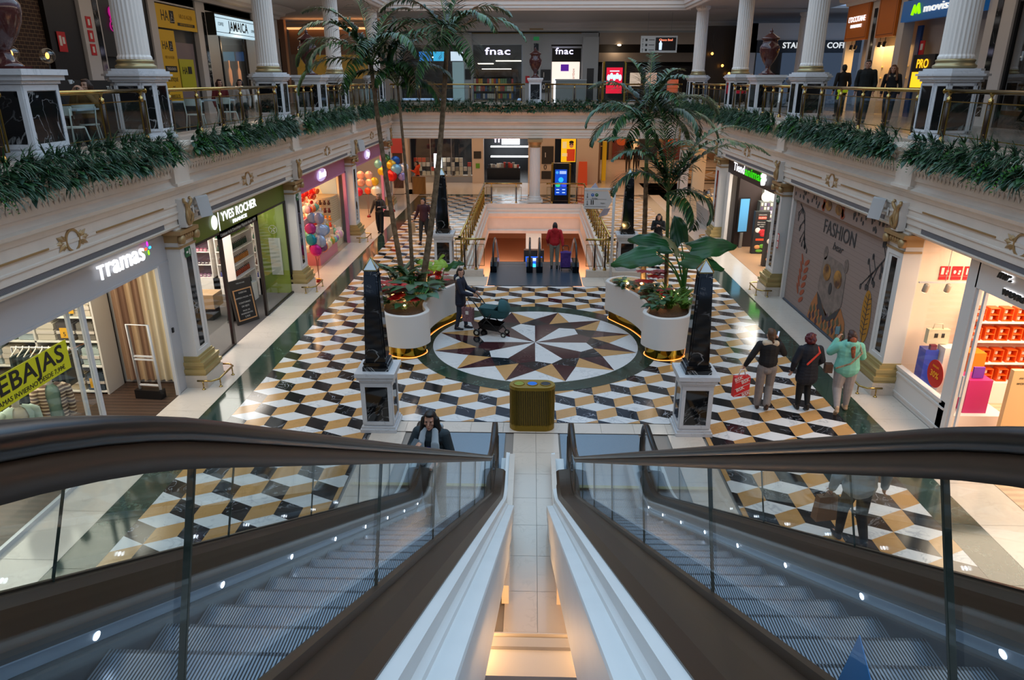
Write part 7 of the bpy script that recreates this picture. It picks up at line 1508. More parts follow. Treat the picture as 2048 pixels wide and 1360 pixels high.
bigleaf(o,Vector((3.66,17.5,2.3))-O,(-.1,-.1,1.2),Vector((3.40,17.55,2.72))-O,.10,mat('leaf_unfurling','a8a070',.5),.3)
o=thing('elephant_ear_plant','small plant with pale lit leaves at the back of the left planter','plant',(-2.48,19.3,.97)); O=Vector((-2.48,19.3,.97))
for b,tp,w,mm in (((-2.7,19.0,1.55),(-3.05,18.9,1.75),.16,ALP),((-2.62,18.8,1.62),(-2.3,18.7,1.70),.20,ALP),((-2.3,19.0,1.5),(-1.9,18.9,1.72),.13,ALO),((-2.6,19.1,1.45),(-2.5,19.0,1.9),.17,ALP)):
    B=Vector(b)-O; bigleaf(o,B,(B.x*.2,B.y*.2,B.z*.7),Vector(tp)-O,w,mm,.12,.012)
# ---- low planting
def bush(name,label,cat,loc,kind,s=1,group=None):
    t=thing(name,label,cat,loc,gr.uniform(0,6),group); m=MB(); R=gr.uniform
    if kind=='poinsettia':
        for k in range(9):
            c=Vector((R(-.17,.17)*s,R(-.17,.17)*s,R(.16,.40)*s)); 
            for i in range(9): a=2*PI*i/9; blade(m,c,(math.cos(a),math.sin(a),.35),.13*s,.035*s,.7,0)
        m.build('red_bracts',mat('bract_red','c80f14',.45,noise_s=8,c2='8a0a10'),t,fix=False); m=MB()
        for k in range(26): a=R(0,6.3); blade(m,(R(-.1,.1)*s,R(-.1,.1)*s,R(0,.12)*s),(math.cos(a),math.sin(a),.5),.2*s,.04*s,.9,0)
        m.build('leaves',LEAF[1],t,fix=False)
    elif kind=='hosta':
        for k in range(26): a=R(0,6.3); r=R(.05,.3)*s; c=Vector((r*math.cos(a),r*math.sin(a),R(.12,.36)*s)); blade(m,c,(math.cos(a),math.sin(a),.25),.26*s,.085*s,1.0,0,4)
        m.build('leaves',mat('hosta_green','1f4a2c',.4,noise_s=5,c2='2f5f38'),t,fix=False); m=MB()
        for k in range(10): a=R(0,6.3); m.tube([(0,0,0),(.2*math.cos(a)*s,.2*math.sin(a)*s,.28*s)],.008,4)
        m.build('stems',ALV,t)
    elif kind=='spiky':
        for k in range(24): a=R(0,6.3); blade(m,(0,0,.02),(math.cos(a)*.6,math.sin(a)*.6,1.0),R(.3,.6)*s,.025*s,R(.2,.9),0 if R(0,1)<.6 else 1)
        m.build('leaves',[mat('spike_dark','3a1c1e',.5),LEAF[0]],t,fix=False)
    elif kind=='ferny':
        for k in range(44): a=R(0,6.3); blade(m,(R(-.05,.05),R(-.05,.05),.05),(math.cos(a)*.7,math.sin(a)*.7,.9),R(.25,.5)*s,.022*s,R(.8,1.8),0)
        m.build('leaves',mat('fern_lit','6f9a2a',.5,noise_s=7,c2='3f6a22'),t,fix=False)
    elif kind=='thin':
        for k in range(5):
            az=R(0,360); f=frond(t,math.radians(az),math.radians(R(60,80)),R(.8,1.1),math.radians(R(60,100)),.3,.6,1)
        m=None
    return t
PG='red poinsettias in the planters'
for l,x,y,k in (('in the front of the left planter',-3.5,17.1,1.7),('in the middle front of the left planter',-3.15,16.75,1.5),('behind the palm trunks of the left planter',-3.05,18.95,.9),('at the back of the left planter',-2.7,19.15,1.1),('right of the back group in the left planter',-2.45,19.0,.9),('in the middle of the right planter',3.15,18.3,1.7)):
    bush('poinsettia','red poinsettia '+l,'flower',(x,y,.98),'poinsettia',k,PG)
for l,x,y,k in (('overhanging the front rim of the left planter',-2.85,16.95,1.7),('in the middle of the left planter',-3.0,17.7,1.5),('at the right end of the left planter',-2.6,18.0,.8)):
    bush('leafy_shrub','dark leafy shrub '+l,'shrub',(x,y,.98),'hosta',k,'leafy shrubs in the left planter')
for l,x,y in (('at the left rim of the left planter',-3.65,18.4),('at the front left of the left planter',-3.65,17.7),('at the back of the left planter',-2.9,19.4)):
    bush('spiky_plant','dark spiky plant '+l,'plant',(x,y,.98),'spiky',1,'spiky plants in the left planter')
for l,x,y,k in (('by the lit trunk in the right planter',3.5,17.6,1.5),('at the front rim of the right planter',3.4,16.85,1.4),('at the front right of the right planter',3.75,16.85,1.2),('beside the big-leaved plant',3.8,17.4,1.4),('at the left tip of the right planter',2.5,19.0,.7)):
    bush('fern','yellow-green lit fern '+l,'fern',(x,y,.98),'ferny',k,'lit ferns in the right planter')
bush('young_palm','thin feathery young palm at the left side of the left planter','palm',(-3.55,18.8,.98),'thin')
bush('young_palm','thin feathery young palm between the trunks of the left planter','palm',(-3.1,18.3,.98),'thin')
lampm=mat('garden_lamp','fff0c8',.5,em=18,emc='ffd890')
for x,y,w,e in ((-3.1,16.75,'front of the left planter',6),(-3.3,17.8,'below the left trunk in the left planter',16),(-2.72,18.75,'back of the left planter',10),(2.62,18.9,'left end of the right planter',4),(3.3,17.25,'front of the right planter',9),(3.75,18.1,'behind the ferns of the right planter',14),(3.0,18.9,'beside the trunk of the right planter',6)):
    t=thing('garden_light','small warm garden light, '+w,'garden light',(x,y,.97),0,'small warm lights in the planters'); m=MB(); m.tube([(0,0,0),(0,0,.10)],.012,6); m.build('spike',BLK,t); MB().ball((0,0,.13),.035).build('lamp_head',lampm,t); point('garden_lamp_light',(0,0,.22),e,(1,.58,.22),.04,t)

for l,x,y,k in (('at the front rim of the right planter',3.1,16.8,1.0),('left of the lit trunk in the right planter',3.15,17.8,1.0),('at the left tip of the right planter',2.55,18.6,.8)):
    bush('leafy_shrub','dark leafy shrub '+l,'shrub',(x,y,.98),'hosta',k,'leafy shrubs in the right planter')
bush('poinsettia','red poinsettia near the front of the right planter','flower',(3.35,17.3,.98),'poinsettia',1.0,PG)
# ================================================================ people
def remesh(m,vox,mats,name,parent,classify=None,smooth=2):
    me=bpy.data.meshes.new(name); me.from_pydata(m.v,[],m.f); o=bpy.data.objects.new(name,me); COL.objects.link(o)
    r=o.modifiers.new('r','REMESH'); r.mode='VOXEL'; r.voxel_size=vox; r.use_smooth_shade=True
    s=o.modifiers.new('s','SMOOTH'); s.factor=.5; s.iterations=smooth
    bpy.context.view_layer.update(); me2=bpy.data.meshes.new_from_object(o.evaluated_get(bpy.context.evaluated_depsgraph_get())); bpy.data.objects.remove(o)
    me2.name=name; me2.materials.clear()
    for q in (mats if isinstance(mats,(list,tuple)) else [mats]): me2.materials.append(q)
    if classify:
        for p in me2.polygons: p.material_index=classify(p.center)
    o=bpy.data.objects.new(name,me2); COL.objects.link(o); o.parent=parent; return o
def cap(m,a,b,ra,rb,fl=(1,1),n=None):
    """tapered limb: chain of overlapping ellipsoids; fl flattens x and y"""
    a=Vector(a);b=Vector(b); L=(b-a).length; n=n or max(2,int(L/(min(ra,rb)*.45))+1)
    for i in range(n+1):
        u=i/n; r=ra+(rb-ra)*u; p=a.lerp(b,u); m.ball(p,(r*fl[0],r*fl[1],r),0,12,8)
SKIN=mat('skin_light','b98a72',.55); JEAN=mat('cloth_jeans','2b3446',.85)
def person(label,loc,rz=0,h=1.68,top='202020',pants='15151a',hair='2a1a12',shoes='1a1a1a',skin='b98a72',tl=.86,hairlen='short',build=1.0,
           arms=None,legs=None,vox=.012,hood=None,lean=0,sit=False,topthick=1.0,wide=1.0,headturn=0,extra=None,flare=1.0,collar=None):
    k=h/1.70; t=thing('person',label,'person',loc,rz,None,k); S=mat('skin_'+skin,skin,.55)
    hip=.92 if not sit else .50; dz=hip-.92; A={'L':((.19,0,1.39),(.25,.03,1.10),(.24,-.08,.87)),'R':((-.19,0,1.39),(-.25,.03,1.10),(-.24,-.08,.87))}
    if arms: A.update({q:((A[q][0]),)+tuple(arms[q]) for q in arms})
    G={'L':((.095,0,.90),(.10,-.02,.49),(.10,.02,.09)),'R':((-.095,0,.90),(-.10,-.02,.49),(-.10,.02,.09))}
    if sit: G={'L':((.095,0,.90),(.12,-.42,.92),(.12,-.40,.50)),'R':((-.095,0,.90),(-.12,-.42,.92),(-.12,-.40,.50))}
    if legs: G.update({q:((G[q][0]),)+tuple(legs[q]) for q in legs})
    def sh(p): p=Vector(p); p.z+=dz; 
    def T(p):
        p=Vector(p); u=max(0,(p.z-.92)); return Vector((p.x,p.y-lean*u,p.z+dz))
    def TL(p): p=Vector(p); return Vector((p.x,p.y,p.z+dz))
    W=build
    hd=T((0,-.015,1.585)); hr=Matrix.Rotation(headturn,3,'Z')
    def H(v): return hd+hr@Vector(v)
    # ---- body, one continuous surface
    m=MB()
    cap(m,T((0,0,.93)),T((0,0,1.10)),.135*W,.115*W,(1.05,.78)); cap(m,T((0,0,1.10)),T((0,0,1.33)),.115*W,.14*W,(1.12,.72)); cap(m,T((-.13,0,1.40)),T((.13,0,1.40)),.062,.062); cap(m,T((0,.005,1.40)),T((0,-.01,1.50)),.058,.052)
    m.ball(H((0,0,.02)),(.076,.092,.108),0,16,12); m.ball(H((0,-.025,-.055)),(.055,.062,.06),0,12,8); cap(m,H((0,-.088,.01)),H((0,-.106,-.022)),.010,.015); m.ball(H((0,-.082,-.062)),(.026,.016,.010)); m.ball(H((0,-.075,-.092)),(.026,.022,.018))
    for s in (-1,1): m.ball(H((s*.078,.0,.0)),(.010,.022,.032)); m.ball(H((s*.032,-.080,.040)),(.024,.012,.008)); m.ball(H((s*.045,-.066,-.015)),(.022,.018,.02))
    hands=[]
    for q,s in (('L',1),('R',-1)):
        a,b,c=[T(p) for p in A[q]]; cap(m,a,b,.048*W,.040*W); cap(m,b,c,.040*W,.027)
        d=(c-b).normalized(); f=(Vector((0,-1,0))-d*(-d.y)).normalized() if abs(d.y)<.9 else Vector((0,0,1)); sd=d.cross(f).normalized()
        pm=c+d*.05; cap(m,c,c+d*.03,.026,.030); 
        for u in (-.022,0,.022): cap(m,c+d*.03+f*u,c+d*.085+f*u,.017,.015,(1,1))
        for i,(u,l) in enumerate(((.032,.060),(.011,.072),(-.011,.066),(-.031,.050))):
            p0=c+d*.09+f*u; p1=p0+d*l*.55-sd*s*.012; p2=p1+d*l*.35-sd*s*.028; cap(m,p0,p1,.0105,.0098); cap(m,p1,p2,.0098,.0085)
        p0=c+d*.035+f*.03; p1=p0+d*.03+f*.03-sd*s*.01; cap(m,p0,p1,.0125,.011); cap(m,p1,p1+d*.03+f*.004-sd*s*.014,.011,.009)
        hands.append(c+d*.09)
        a,b,c=[TL(p) for p in G[q][:3]]; cap(m,a,b,.082*W,.056*W); cap(m,b,c,.056*W,.036); 
        tdir=Vector((0,-1,0)) if len(G[q])<4 else Vector(G[q][3]); cap(m,c+Vector((0,.02,-.03)),c+tdir*.15+Vector((0,0,-.055)),.035,.026)
    remesh(m,vox,S,'body',t)
    # ---- eyes, brows, lips
    e=MB()
    for s in (-1,1): e.ball(H((s*.031,-.092,.022)),(.013,.007,.007),0,8,6); e.box(tuple(H((s*.031-.018,-.098,.040))),tuple(H((s*.031+.018,-.090,.045)))) if abs(headturn)<.05 else None
    e.build('eyes',mat('eye_dark','1c1210',.3),t); e=MB(); e.ball(H((0,-.097,-.062)),(.022,.006,.006),0,8,6); e.build('lips',mat('lips','8a4a44',.5),t)
    # ---- trousers
    TP=mat('cloth_'+pants,pants,.85,noise_s=14,noise_a=.06); m=MB(); cap(m,TL((-.05,0,.93)),TL((.05,0,.93)),.128*W*wide,.128*W*wide,(1,.86)); cap(m,TL((0,0,.95)),TL((0,0,1.03)),.13*W*wide,.12*W*wide,(1.1,.8)); m.ball(TL((0,.01,.87)),(.11*W,.115*W,.095*W))
    for q in 'LR':
        a,b,c=[TL(p) for p in G[q][:3]]; cap(m,a,b,.100*W*wide,.072*W*wide*flare**.5); cap(m,b,c.lerp(b,.10),.072*W*wide*flare**.5,.056*flare)
    remesh(m,vox,TP,'trousers',t)
    # ---- shoes
    for q in 'LR':
        c=TL(G[q][2]); tdir=(Vector((0,-1,0)) if len(G[q])<4 else Vector(G[q][3])); m=MB(); cap(m,c+Vector((0,.03,-.045))-tdir*.0,c+tdir*.06+Vector((0,0,-.05)),.042,.044,(1,1)); cap(m,c+tdir*.06+Vector((0,0,-.055)),c+tdir*.165+Vector((0,0,-.062)),.042,.03); cap(m,c+Vector((0,.02,-.02)),c+Vector((0,.02,.03)),.042,.04)
        remesh(m,vox,mat('shoe_'+shoes,shoes,.5),'shoe',t)
    # ---- jacket / top
    TT=mat('cloth_'+top,top,.8,noise_s=10,noise_a=.08,bump=.35,bs=14); m=MB(); th=topthick
    cap(m,T((0,0,1.12)),T((0,0,1.33)),.135*W*th,.155*W*th,(1.15,.80)); cap(m,T((-.145,0,1.385)),T((.145,0,1.385)),.075*th,.075*th); cap(m,T((0,0,tl+.07)),T((0,0,1.14)),.150*W*th*wide**.5,.138*W*th,(1.15,.88)); cap(m,T((0,.01,1.40)),T((0,.0,1.46)),.075,.064)
    if tl<.8: cap(m,T((-.05,0,tl+.05)),T((-.04,0,.95)),.135*W*th,.13*W*th,(1.1,.9)); cap(m,T((.05,0,tl+.05)),T((.04,0,.95)),.135*W*th,.13*W*th,(1.1,.9))
    for q in 'LR':
        a,b,c=[T(p) for p in A[q]]; cap(m,a,b,.068*W*th,.058*W*th); cap(m,b,c.lerp(b,.06),.058*W*th,.043*th)
    if hood: cap(m,T((-.07,.09,1.45)),T((.07,.09,1.45)),.07,.07); cap(m,T((0,.10,1.40)),T((0,.11,1.47)),.085,.08,(1.2,.8))
    remesh(m,vox,TT,'jacket',t)
    if collar: m=MB(); cap(m,T((-.10,.04,1.44)),T((.10,.04,1.44)),.065,.065); cap(m,T((-.11,.02,1.43)),T((-.07,-.08,1.38)),.05,.035); cap(m,T((.11,.02,1.43)),T((.07,-.08,1.38)),.05,.035); remesh(m,vox,mat('collar_'+collar,collar,.95,bump=.6,bs=50),'collar',t)
    # ---- hair
    HM=mat('hair_'+hair,hair,.55,noise_s=30,noise_a=.2,bump=.5,bs=70); m=MB(); m.ball(H((0,.022,.045)),(.086,.092,.098),0,16,12); m.ball(H((0,.045,.0)),(.080,.072,.095),0,14,10); m.ball(H((0,-.045,.105)),(.06,.05,.03))
    if hairlen in('long','bob','tail','curly'): 
        for s in (-1,1): m.ball(H((s*.068,.0,.0)),(.026,.055,.085))
    if hairlen=='long': 
        for s in (-1,0,1): cap(m,H((s*.065,.05,.0)),H((s*.10,.07,-.27)),.05,.035)
        for s in (-1,1): cap(m,H((s*.085,.01,.02)),H((s*.135,-.03,-.30)),.042,.036); cap(m,H((s*.09,.04,-.1)),H((s*.16,.03,-.26)),.05,.03)
    if hairlen=='back': 
        for s in (-.8,0,.8): cap(m,H((s*.055,.06,.02)),H((s*.075,.11,-.30)),.052,.024)
    if hairlen=='bob': 
        for s in (-1,0,1): cap(m,H((s*.07,.04,.0)),H((s*.075,.04,-.12)),.05,.045)
    if hairlen=='curly': 
        rr=random.Random(4)
        for i in range(46): a=rr.uniform(0,6.3); e_=rr.uniform(-.6,1.4); m.ball(H((.095*math.cos(a)*math.cos(e_),.03+.095*math.sin(a)*math.cos(e_) if math.sin(a)>-.35 else .0,.03+.11*math.sin(e_))),.032)
    if hairlen=='plait':
        for i in range(9): m.ball(H((.012*math.sin(i*2.2),.115-.004*i,-.02-.045*i)),(.026-.0012*i,.022,.030)); 
    if hairlen=='tail': cap(m,H((0,.10,.06)),H((0,.12,-.16)),.035,.018)
    remesh(m,min(vox,.010),HM,'hair',t)
    t['_h']=0; del t['_h']
    return t,[k*v for v in hands],T
def W2(t,p):  # local figure point (already scaled) to world
    return Vector(t.location)+Matrix.Rotation(t.rotation_euler.z,3,'Z')@Vector(p)
NEAR=.009
step=lambda f,b:{'L':((.10,-f,.50),(.10,-f*1.2+.05,.09)),'R':((-.10,-b*.1,.48),(-.10,b,.13),(0,-.9,-.35))}
# woman with the pram
p,hd,T=person('woman in a navy hooded coat and jeans pushing a pram','x' and (-1.86,18.15,0),PI/2-.15,1.66,'161c30','2c3340','231612','16161a',tl=.72,hood=1,vox=NEAR,topthick=1.12,hairlen='tail',arms={'L':((.26,-.10,1.12),(.16,-.38,1.03)),'R':((-.26,-.10,1.12),(-.16,-.38,1.03))},legs={'L':((.10,-.06,.50),(.10,-.12,.09)),'R':((-.10,.02,.49),(-.10,.10,.09))},headturn=-1.0,collar='cfcabc')
# pram
t=thing('pram','black-framed pram with a teal carrycot and folding hood','pram',(-.98,17.72,0),-.32); TEAL=mat('pram_teal','1f4f54',.75,noise_s=8,noise_a=.1)
m=MB()
for s in (-1,1):
    m.tube([(-.62,s*.2,.98),(-.55,s*.22,1.02),(-.40,s*.23,.86),(-.10,s*.22,.46),(.25,s*.2,.16),(.33,s*.14,.10)],.016,8); m.tube([(-.36,s*.22,.14),(-.10,s*.22,.46),(.02,s*.22,.62)],.015,8)
m.tube([(-.62,-.2,.98),(-.64,-.1,1.0),(-.64,.1,1.0),(-.62,.2,.98)],.018,8); m.tube([(-.36,-.22,.14),(-.36,.22,.14)],.013,6); m.build('frame',BLK,t)
m=MB()
v=[];f=[];n=20
for z,a,b in ((.50,.30,.17),(.56,.36,.20),(.68,.40,.22),(.74,.40,.22)):
    for i in range(n): q=2*PI*i/n; v.append((.06+a*math.copysign(abs(math.cos(q))**.7,math.cos(q)),b*math.copysign(abs(math.sin(q))**.7,math.sin(q)),z))
for j in range(3):
    for i in range(n): f.append((j*n+i,j*n+(i+1)%n,(j+1)*n+(i+1)%n,(j+1)*n+i))
f+=[tuple(range(n))[::-1]]; m.add(v,f,0,True); m.box((-.32,-.19,.72),(.10,.19,.765)); m.build('carrycot',TEAL,t)
m=MB(); v=[];f=[]
for j in range(7):
    a=-.1+1.75*j/6
    for i in range(13):
        q=PI*i/12; r=.23+(.015 if j%2 else 0); v.append((.20+.25*math.sin(a)*math.sin(q)*1.0+.03,r*math.cos(q),.72+ .27*math.cos(a)*math.sin(q)))
for j in range(6):
    for i in range(12): f.append((j*13+i,j*13+i+1,(j+1)*13+i+1,(j+1)*13+i))
m.add(v,f,0,True); m.build('hood',TEAL,t); m=MB(); m.add([(-.3,-.2,.2),(.2,-.2,.16),(.2,.2,.16),(-.3,.2,.2),(-.34,-.22,.36),(.26,-.2,.32),(.26,.2,.32),(-.34,.22,.36)],[(0,1,2,3),(0,1,5,4),(1,2,6,5),(2,3,7,6),(3,0,4,7)]); m.build('basket',BLK,t)
for x,y,r in ((-.36,-.25,.095),(-.36,.25,.095),(.34,-.14,.07),(.34,.14,.07)):
    m=MB(); m.T=Matrix.Translation((x,y,r))@Matrix.Rotation(PI/2,4,'X'); m.lathe([(r*.6,-.02),(r,-.018),(r,.018),(r*.6,.02)],n=18); w_=m.build('wheel',BLK,t); m=MB(); m.T=Matrix.Translation((x,y,r))@Matrix.Rotation(PI/2,4,'X'); m.lathe([(r*.5,-.024),(r*.5,.024)],n=14); m.build('hub',mat('hub_cream','b8b4a4',.4),w_)
t=thing('changing_bag','patterned dusky pink bag hanging from the pram handle','bag',(-1.62,17.78,.36),-.32); m=MB(); m.add([(-.13,-.10,0),(.13,-.10,0),(.13,.06,0),(-.13,.06,0),(-.17,-.08,.36),(.15,-.08,.36),(.15,.04,.36),(-.17,.04,.36)],[(0,1,2,3),(4,5,6,7),(0,1,5,4),(1,2,6,5),(2,3,7,6),(3,0,4,7)]); m.build('body',mat('bag_dusky','6a464a',.8,noise_s=22,c2='8a6668'),t); m=MB(); m.tube([(-.1,-.08,.34),(-.02,-.06,.58),(.1,-.06,.34)],.01,5); m.build('strap',mat('strap_red','8a2a24',.6),t); MB().box((-.04,-.112,.2),(.04,-.10,.29)).build('white_tag',PAP,t)
tag(MB().add([(-.14,-.07,0),(.12,-.08,.02),(.14,.08,.03),(-.12,.07,.01),(-.14,-.07,.012),(.12,-.08,.032),(.14,.08,.042),(-.12,.07,.022)],[(0,1,2,3),(4,5,6,7),(0,1,5,4),(1,2,6,5),(2,3,7,6),(3,0,4,7)]).build('muslin_cloth',mat('cloth_pale_striped','c9bfb4',.9),loc=(-.90,17.70,.985)),'folded pale striped cloth on the pram hood','cloth')
# man in maroon
p,hd,T=person('man in a maroon sweatshirt and dark trousers walking with a tan bag',(-4.37,28.94,0),-.25,1.80,'3a1420','25221e','120d0a','5a3028',hairlen='short',build=1.1,legs={'L':((.10,-.02,.48),(.10,.18,.12)),'R':((-.10,-.12,.50),(-.09,-.22,.09))},arms={'L':((.27,.06,1.13),(.26,-.02,.92)),'R':((-.28,.02,1.13),(-.36,-.10,.90))},vox=.011,headturn=-.5)
t=thing('paper_bag','tan paper bag swinging in the hand of the man in maroon','bag',(-4.88,28.85,.42),.3); m=MB(); m.frus((0,0,0),(.15,.06),(0.05,0,.40),(.10,.03)); m.build('body',mat('paper_tan','a88a66',.8),t); MB().tube([(.0,0,.4),(.08,0,.52),(.1,0,.4)],.006,4).build('handle',mat('paper_tan'),t)
# woman in black scarf
p,hd,T=person('woman in a grey coat, black scarf and trousers carrying a black bag',(-6.55,30.7,0),-.15,1.70,'4a4038','0c0c0f','7a5538','0c0c0e',hairlen='bob',tl=.95,topthick=1.05,flare=1.5,arms={'L':((.27,.0,1.13),(.14,-.18,1.18)),'R':((-.30,.02,1.12),(-.38,-.05,.90))},legs={'L':((.10,-.06,.50),(.11,-.16,.09)),'R':((-.10,.0,.48),(-.10,.14,.10))},vox=.011,headturn=-.6,collar='0c0c10')
m=MB(); cap(m,(0,0,.3),(0,0,.0),.09,.09,(1.3,.6)) ; 
t=thing('handbag','black handbag on the forearm of the scarfed woman','bag',(-6.12,30.5,.78),-.2); m=MB(); m.frus((0,0,0),(.21,.08),(0,0,.26),(.18,.05)); m.build('body',mat('bag_black','101318',.4),t); MB().tube([(-.12,0,.25),(-.06,0,.44),(.06,0,.44),(.12,0,.25)],.01,6).build('handle',BLK,t)
m=MB(); cap(m,(-.05,-.12,1.38),(-.05,-.15,1.05),.05,.06,(1,.5)); cap(m,(.06,-.12,1.38),(.05,-.15,1.10),.05,.055,(1,.5)); s_=remesh(m,.012,mat('collar_0c0c10'),'scarf',p)
# man in orange
p,hd,T=person('man in an orange hoodie looking at his phone at the far left',(-6.75,42.9,0),-PI/2+.3,1.78,'e0480c','14141a','1a100a','20201f',hood=1,arms={'L':((.22,-.14,1.12),(.08,-.34,1.22)),'R':((-.24,-.12,1.13),(-.08,-.34,1.20))},vox=.013)
# woman in red with trolley
p,hd,T=person('woman in a red padded jacket seen from behind with a purple trolley',(.82,24.75,0),PI,1.62,'b01420','8a8274','1a0d0a','2a2a2c',hairlen='back',tl=.92,topthick=1.15,hood=1,arms={'L':((.27,.0,1.12),(.24,-.12,.95)),'R':((-.27,.04,1.12),(-.30,.10,.88))},vox=.010)
t=thing('shopping_trolley','purple two-wheeled shopping trolley pulled by the woman in red','shopping trolley',(1.20,24.5,0),PI); m=MB(); m.box((-.17,-.1,.14),(.17,.12,.62)); m.ball((0,.01,.62),(.17,.11,.09)); m.frus((0,.01,.56),(.17,.11),(0,.01,.66),(.19,.12)); m.build('fabric_body',mat('trolley_purple','3a1f66',.8,noise_s=12,c2='54307f'),t); m=MB(); m.tube([(-.1,-.12,.1),(-.1,-.12,.80),(-.08,-.12,.86),(.08,-.12,.86),(.1,-.12,.80),(.1,-.12,.1)],.012,6); m.box((-.17,-.12,.10),(.17,.12,.13)); m.tube([(-.14,.1,.1),(-.14,.14,0.01)],.012,5); m.tube([(.14,.1,.1),(.14,.14,0.01)],.012,5); m.build('frame',BLK,t)
for s in (-1,1): m=MB(); m.T=Matrix.Translation((s*.2,-.1,.08))@Matrix.Rotation(PI/2,4,'Y'); m.lathe([(.03,-.015),(.08,-.012),(.08,.012),(.03,.015)],n=16); m.build('wheel',BLK,t)
# three women walking away on the right
walk={'L':((.10,-.02,.49),(.10,-.02,.09)),'R':((-.10,-.10,.50),(-.06,.10,.13),(0,-.8,-.5))}
p,hd,T=person('woman with a plait in a black jacket with cream collar, holding a phone',(4.72,13.35,0),PI-.15,1.70,'100e10','847a74','5a3a22','3a2418',hairlen='plait',tl=.98,topthick=1.1,collar='c8b49a',flare=1.4,arms={'L':((.34,.05,1.13),(.42,-.0,.93)),'R':((-.30,-.08,1.20),(-.14,-.10,1.50))},legs=walk,vox=NEAR,headturn=.25)
tag(MB().box((-.037,-.005,-.075),(.037,.005,.075)).build('phone',mat('phone_white_lit','b8d0f0',.3,em=.5),loc=(4.89,13.46,1.56)),'pale phone at the ear of the woman with the plait','phone'); bpy.data.objects['phone'].rotation_euler=(0,.3,.9)
t=thing('shopping_bag','red and white BSK shopping bag held by the woman with the plait','shopping bag',(4.22,13.28,.33),.25); m=MB(); m.frus((0,0,0),(.17,.05),(0,0,.42),(.16,.06)); m.build('body',mat('bag_red','c8121c',.4),t); m=MB(); m.tube([(-.08,0,.42),(-.04,0,.56),(.04,0,.56),(.08,0,.42)],.012,5); m.build('handles',mat('bag_white','d8cfcc',.6),t)
for i,(dx,dz) in enumerate(((.05,.30),(-.05,.14),(.09,.02),(-.10,.36))): text('BSK',.075,mat('bag_white'),(dx,-.068,dz+.03),(PI/2,-.35,0),t,'bag_lettering',.001,bold=.004)
m=MB()
for z in (.08,.22,.36): m.extr([(-.16,-.066,z-.06),(.16,-.066,z+.05),(.16,-.066,z+.058),(-.16,-.066,z-.052)],(0,.004,0))
m.build('bag_stripes',mat('bag_white'),t)
p,hd,T=person('woman with curly dark red hair in a long navy coat and red strap',(5.52,13.35,0),PI+.05,1.60,'10121e','0a0a0c','5a0e1c','14100e',hairlen='curly',tl=.70,topthick=1.18,build=1.08,arms={'L':((.30,.02,1.12),(.30,-.06,.90)),'R':((-.28,.0,1.14),(-.27,-.15,1.0))},legs=walk,vox=NEAR,headturn=-1.1)
m=MB(); cap(m,(-.14,.135,1.36),(.10,.175,1.12),.026,.026,(1,.5)); cap(m,(-.12,.06,1.45),(-.14,.135,1.36),.026,.026,(1,.6)); remesh(m,.008,mat('strap_orange_red','c8321c',.6),'bag_strap',p)
p,hd,T=person('woman in a turquoise hoodie and grey leggings photographing with a phone',(6.28,13.35,0),PI-.1,1.68,'78bda8','9a908c','3a1c12','b89878',hairlen='back',tl=.88,topthick=1.2,build=1.14,wide=1.18,hood=1,arms={'L':((.32,-.12,1.22),(.18,-.26,1.44)),'R':((-.30,-.10,1.15),(-.22,-.26,1.10))},legs={'R':((-.10,-.02,.49),(-.11,-.02,.09)),'L':((.12,.0,.50),(.16,.30,.16),(0,-.5,-.7))},vox=NEAR)
m=MB(); cap(m,(.0,.10,1.56),(-.02,.20,1.24),.062,.03,(1.1,.7)); remesh(m,.009,mat('hair_ombre','9a4a1c',.55,noise_s=25,c2='5a2814'),'hair_ends',p)
tag(MB().box((-.04,-.006,-.08),(.04,.006,.08)).build('phone',mat('phone_case','5a7a8a',.3),loc=(6.12,13.66,1.60)),'phone raised by the woman in turquoise','phone')
t=thing('crossbody_bag','brown cross-body bag and woven strap worn by the woman in turquoise','bag',(6.28,13.35,0),PI-.1); m=MB(); m.box((.28,-.06,.82),(.42,.08,1.0)); m.build('bag_body',mat('bag_brown','4a3020',.6),t); m=MB(); cap(m,(-.18,.17,1.30),(.02,.235,1.10),.022,.022,(1,.5)); cap(m,(.02,.235,1.10),(.25,.17,.97),.022,.022,(1,.5)); cap(m,(-.15,.05,1.44),(-.18,.17,1.30),.022,.022,(1,.6)); remesh(m,.008,mat('strap_woven','6a5440',.8,noise_s=30,c2='a89070'),'strap',t)
# man in a grey padded jacket behind the glass
p,hd,T=person('person in a pale grey padded jacket seen through the right escalator glass',(4.62,8.85,0),PI+.1,1.72,'8e9698','10131c','2a2018','14141a',hood=1,tl=.90,topthick=1.3,build=1.1,vox=.010,arms={'L':((.36,.04,1.14),(.36,-.04,.90)),'R':((-.36,.02,1.14),(-.40,-.04,.88))},legs={'L':((.10,-.12,.50),(.10,-.12,.10)),'R':((-.10,.02,.48),(-.09,.22,.13),(0,-.7,-.6))})
t=thing('paper_bag','brown paper bag held by the person in the pale grey jacket','bag',(4.20,8.85,.42),.2); m=MB(); m.frus((0,0,0),(.16,.07),(0,0,.38),(.14,.05)); m.build('body',mat('paper_brown','7a5a42',.8),t); MB().tube([(-.06,0,.38),(0,0,.46),(.06,0,.38)],.006,4).build('handle',mat('paper_brown'),t)
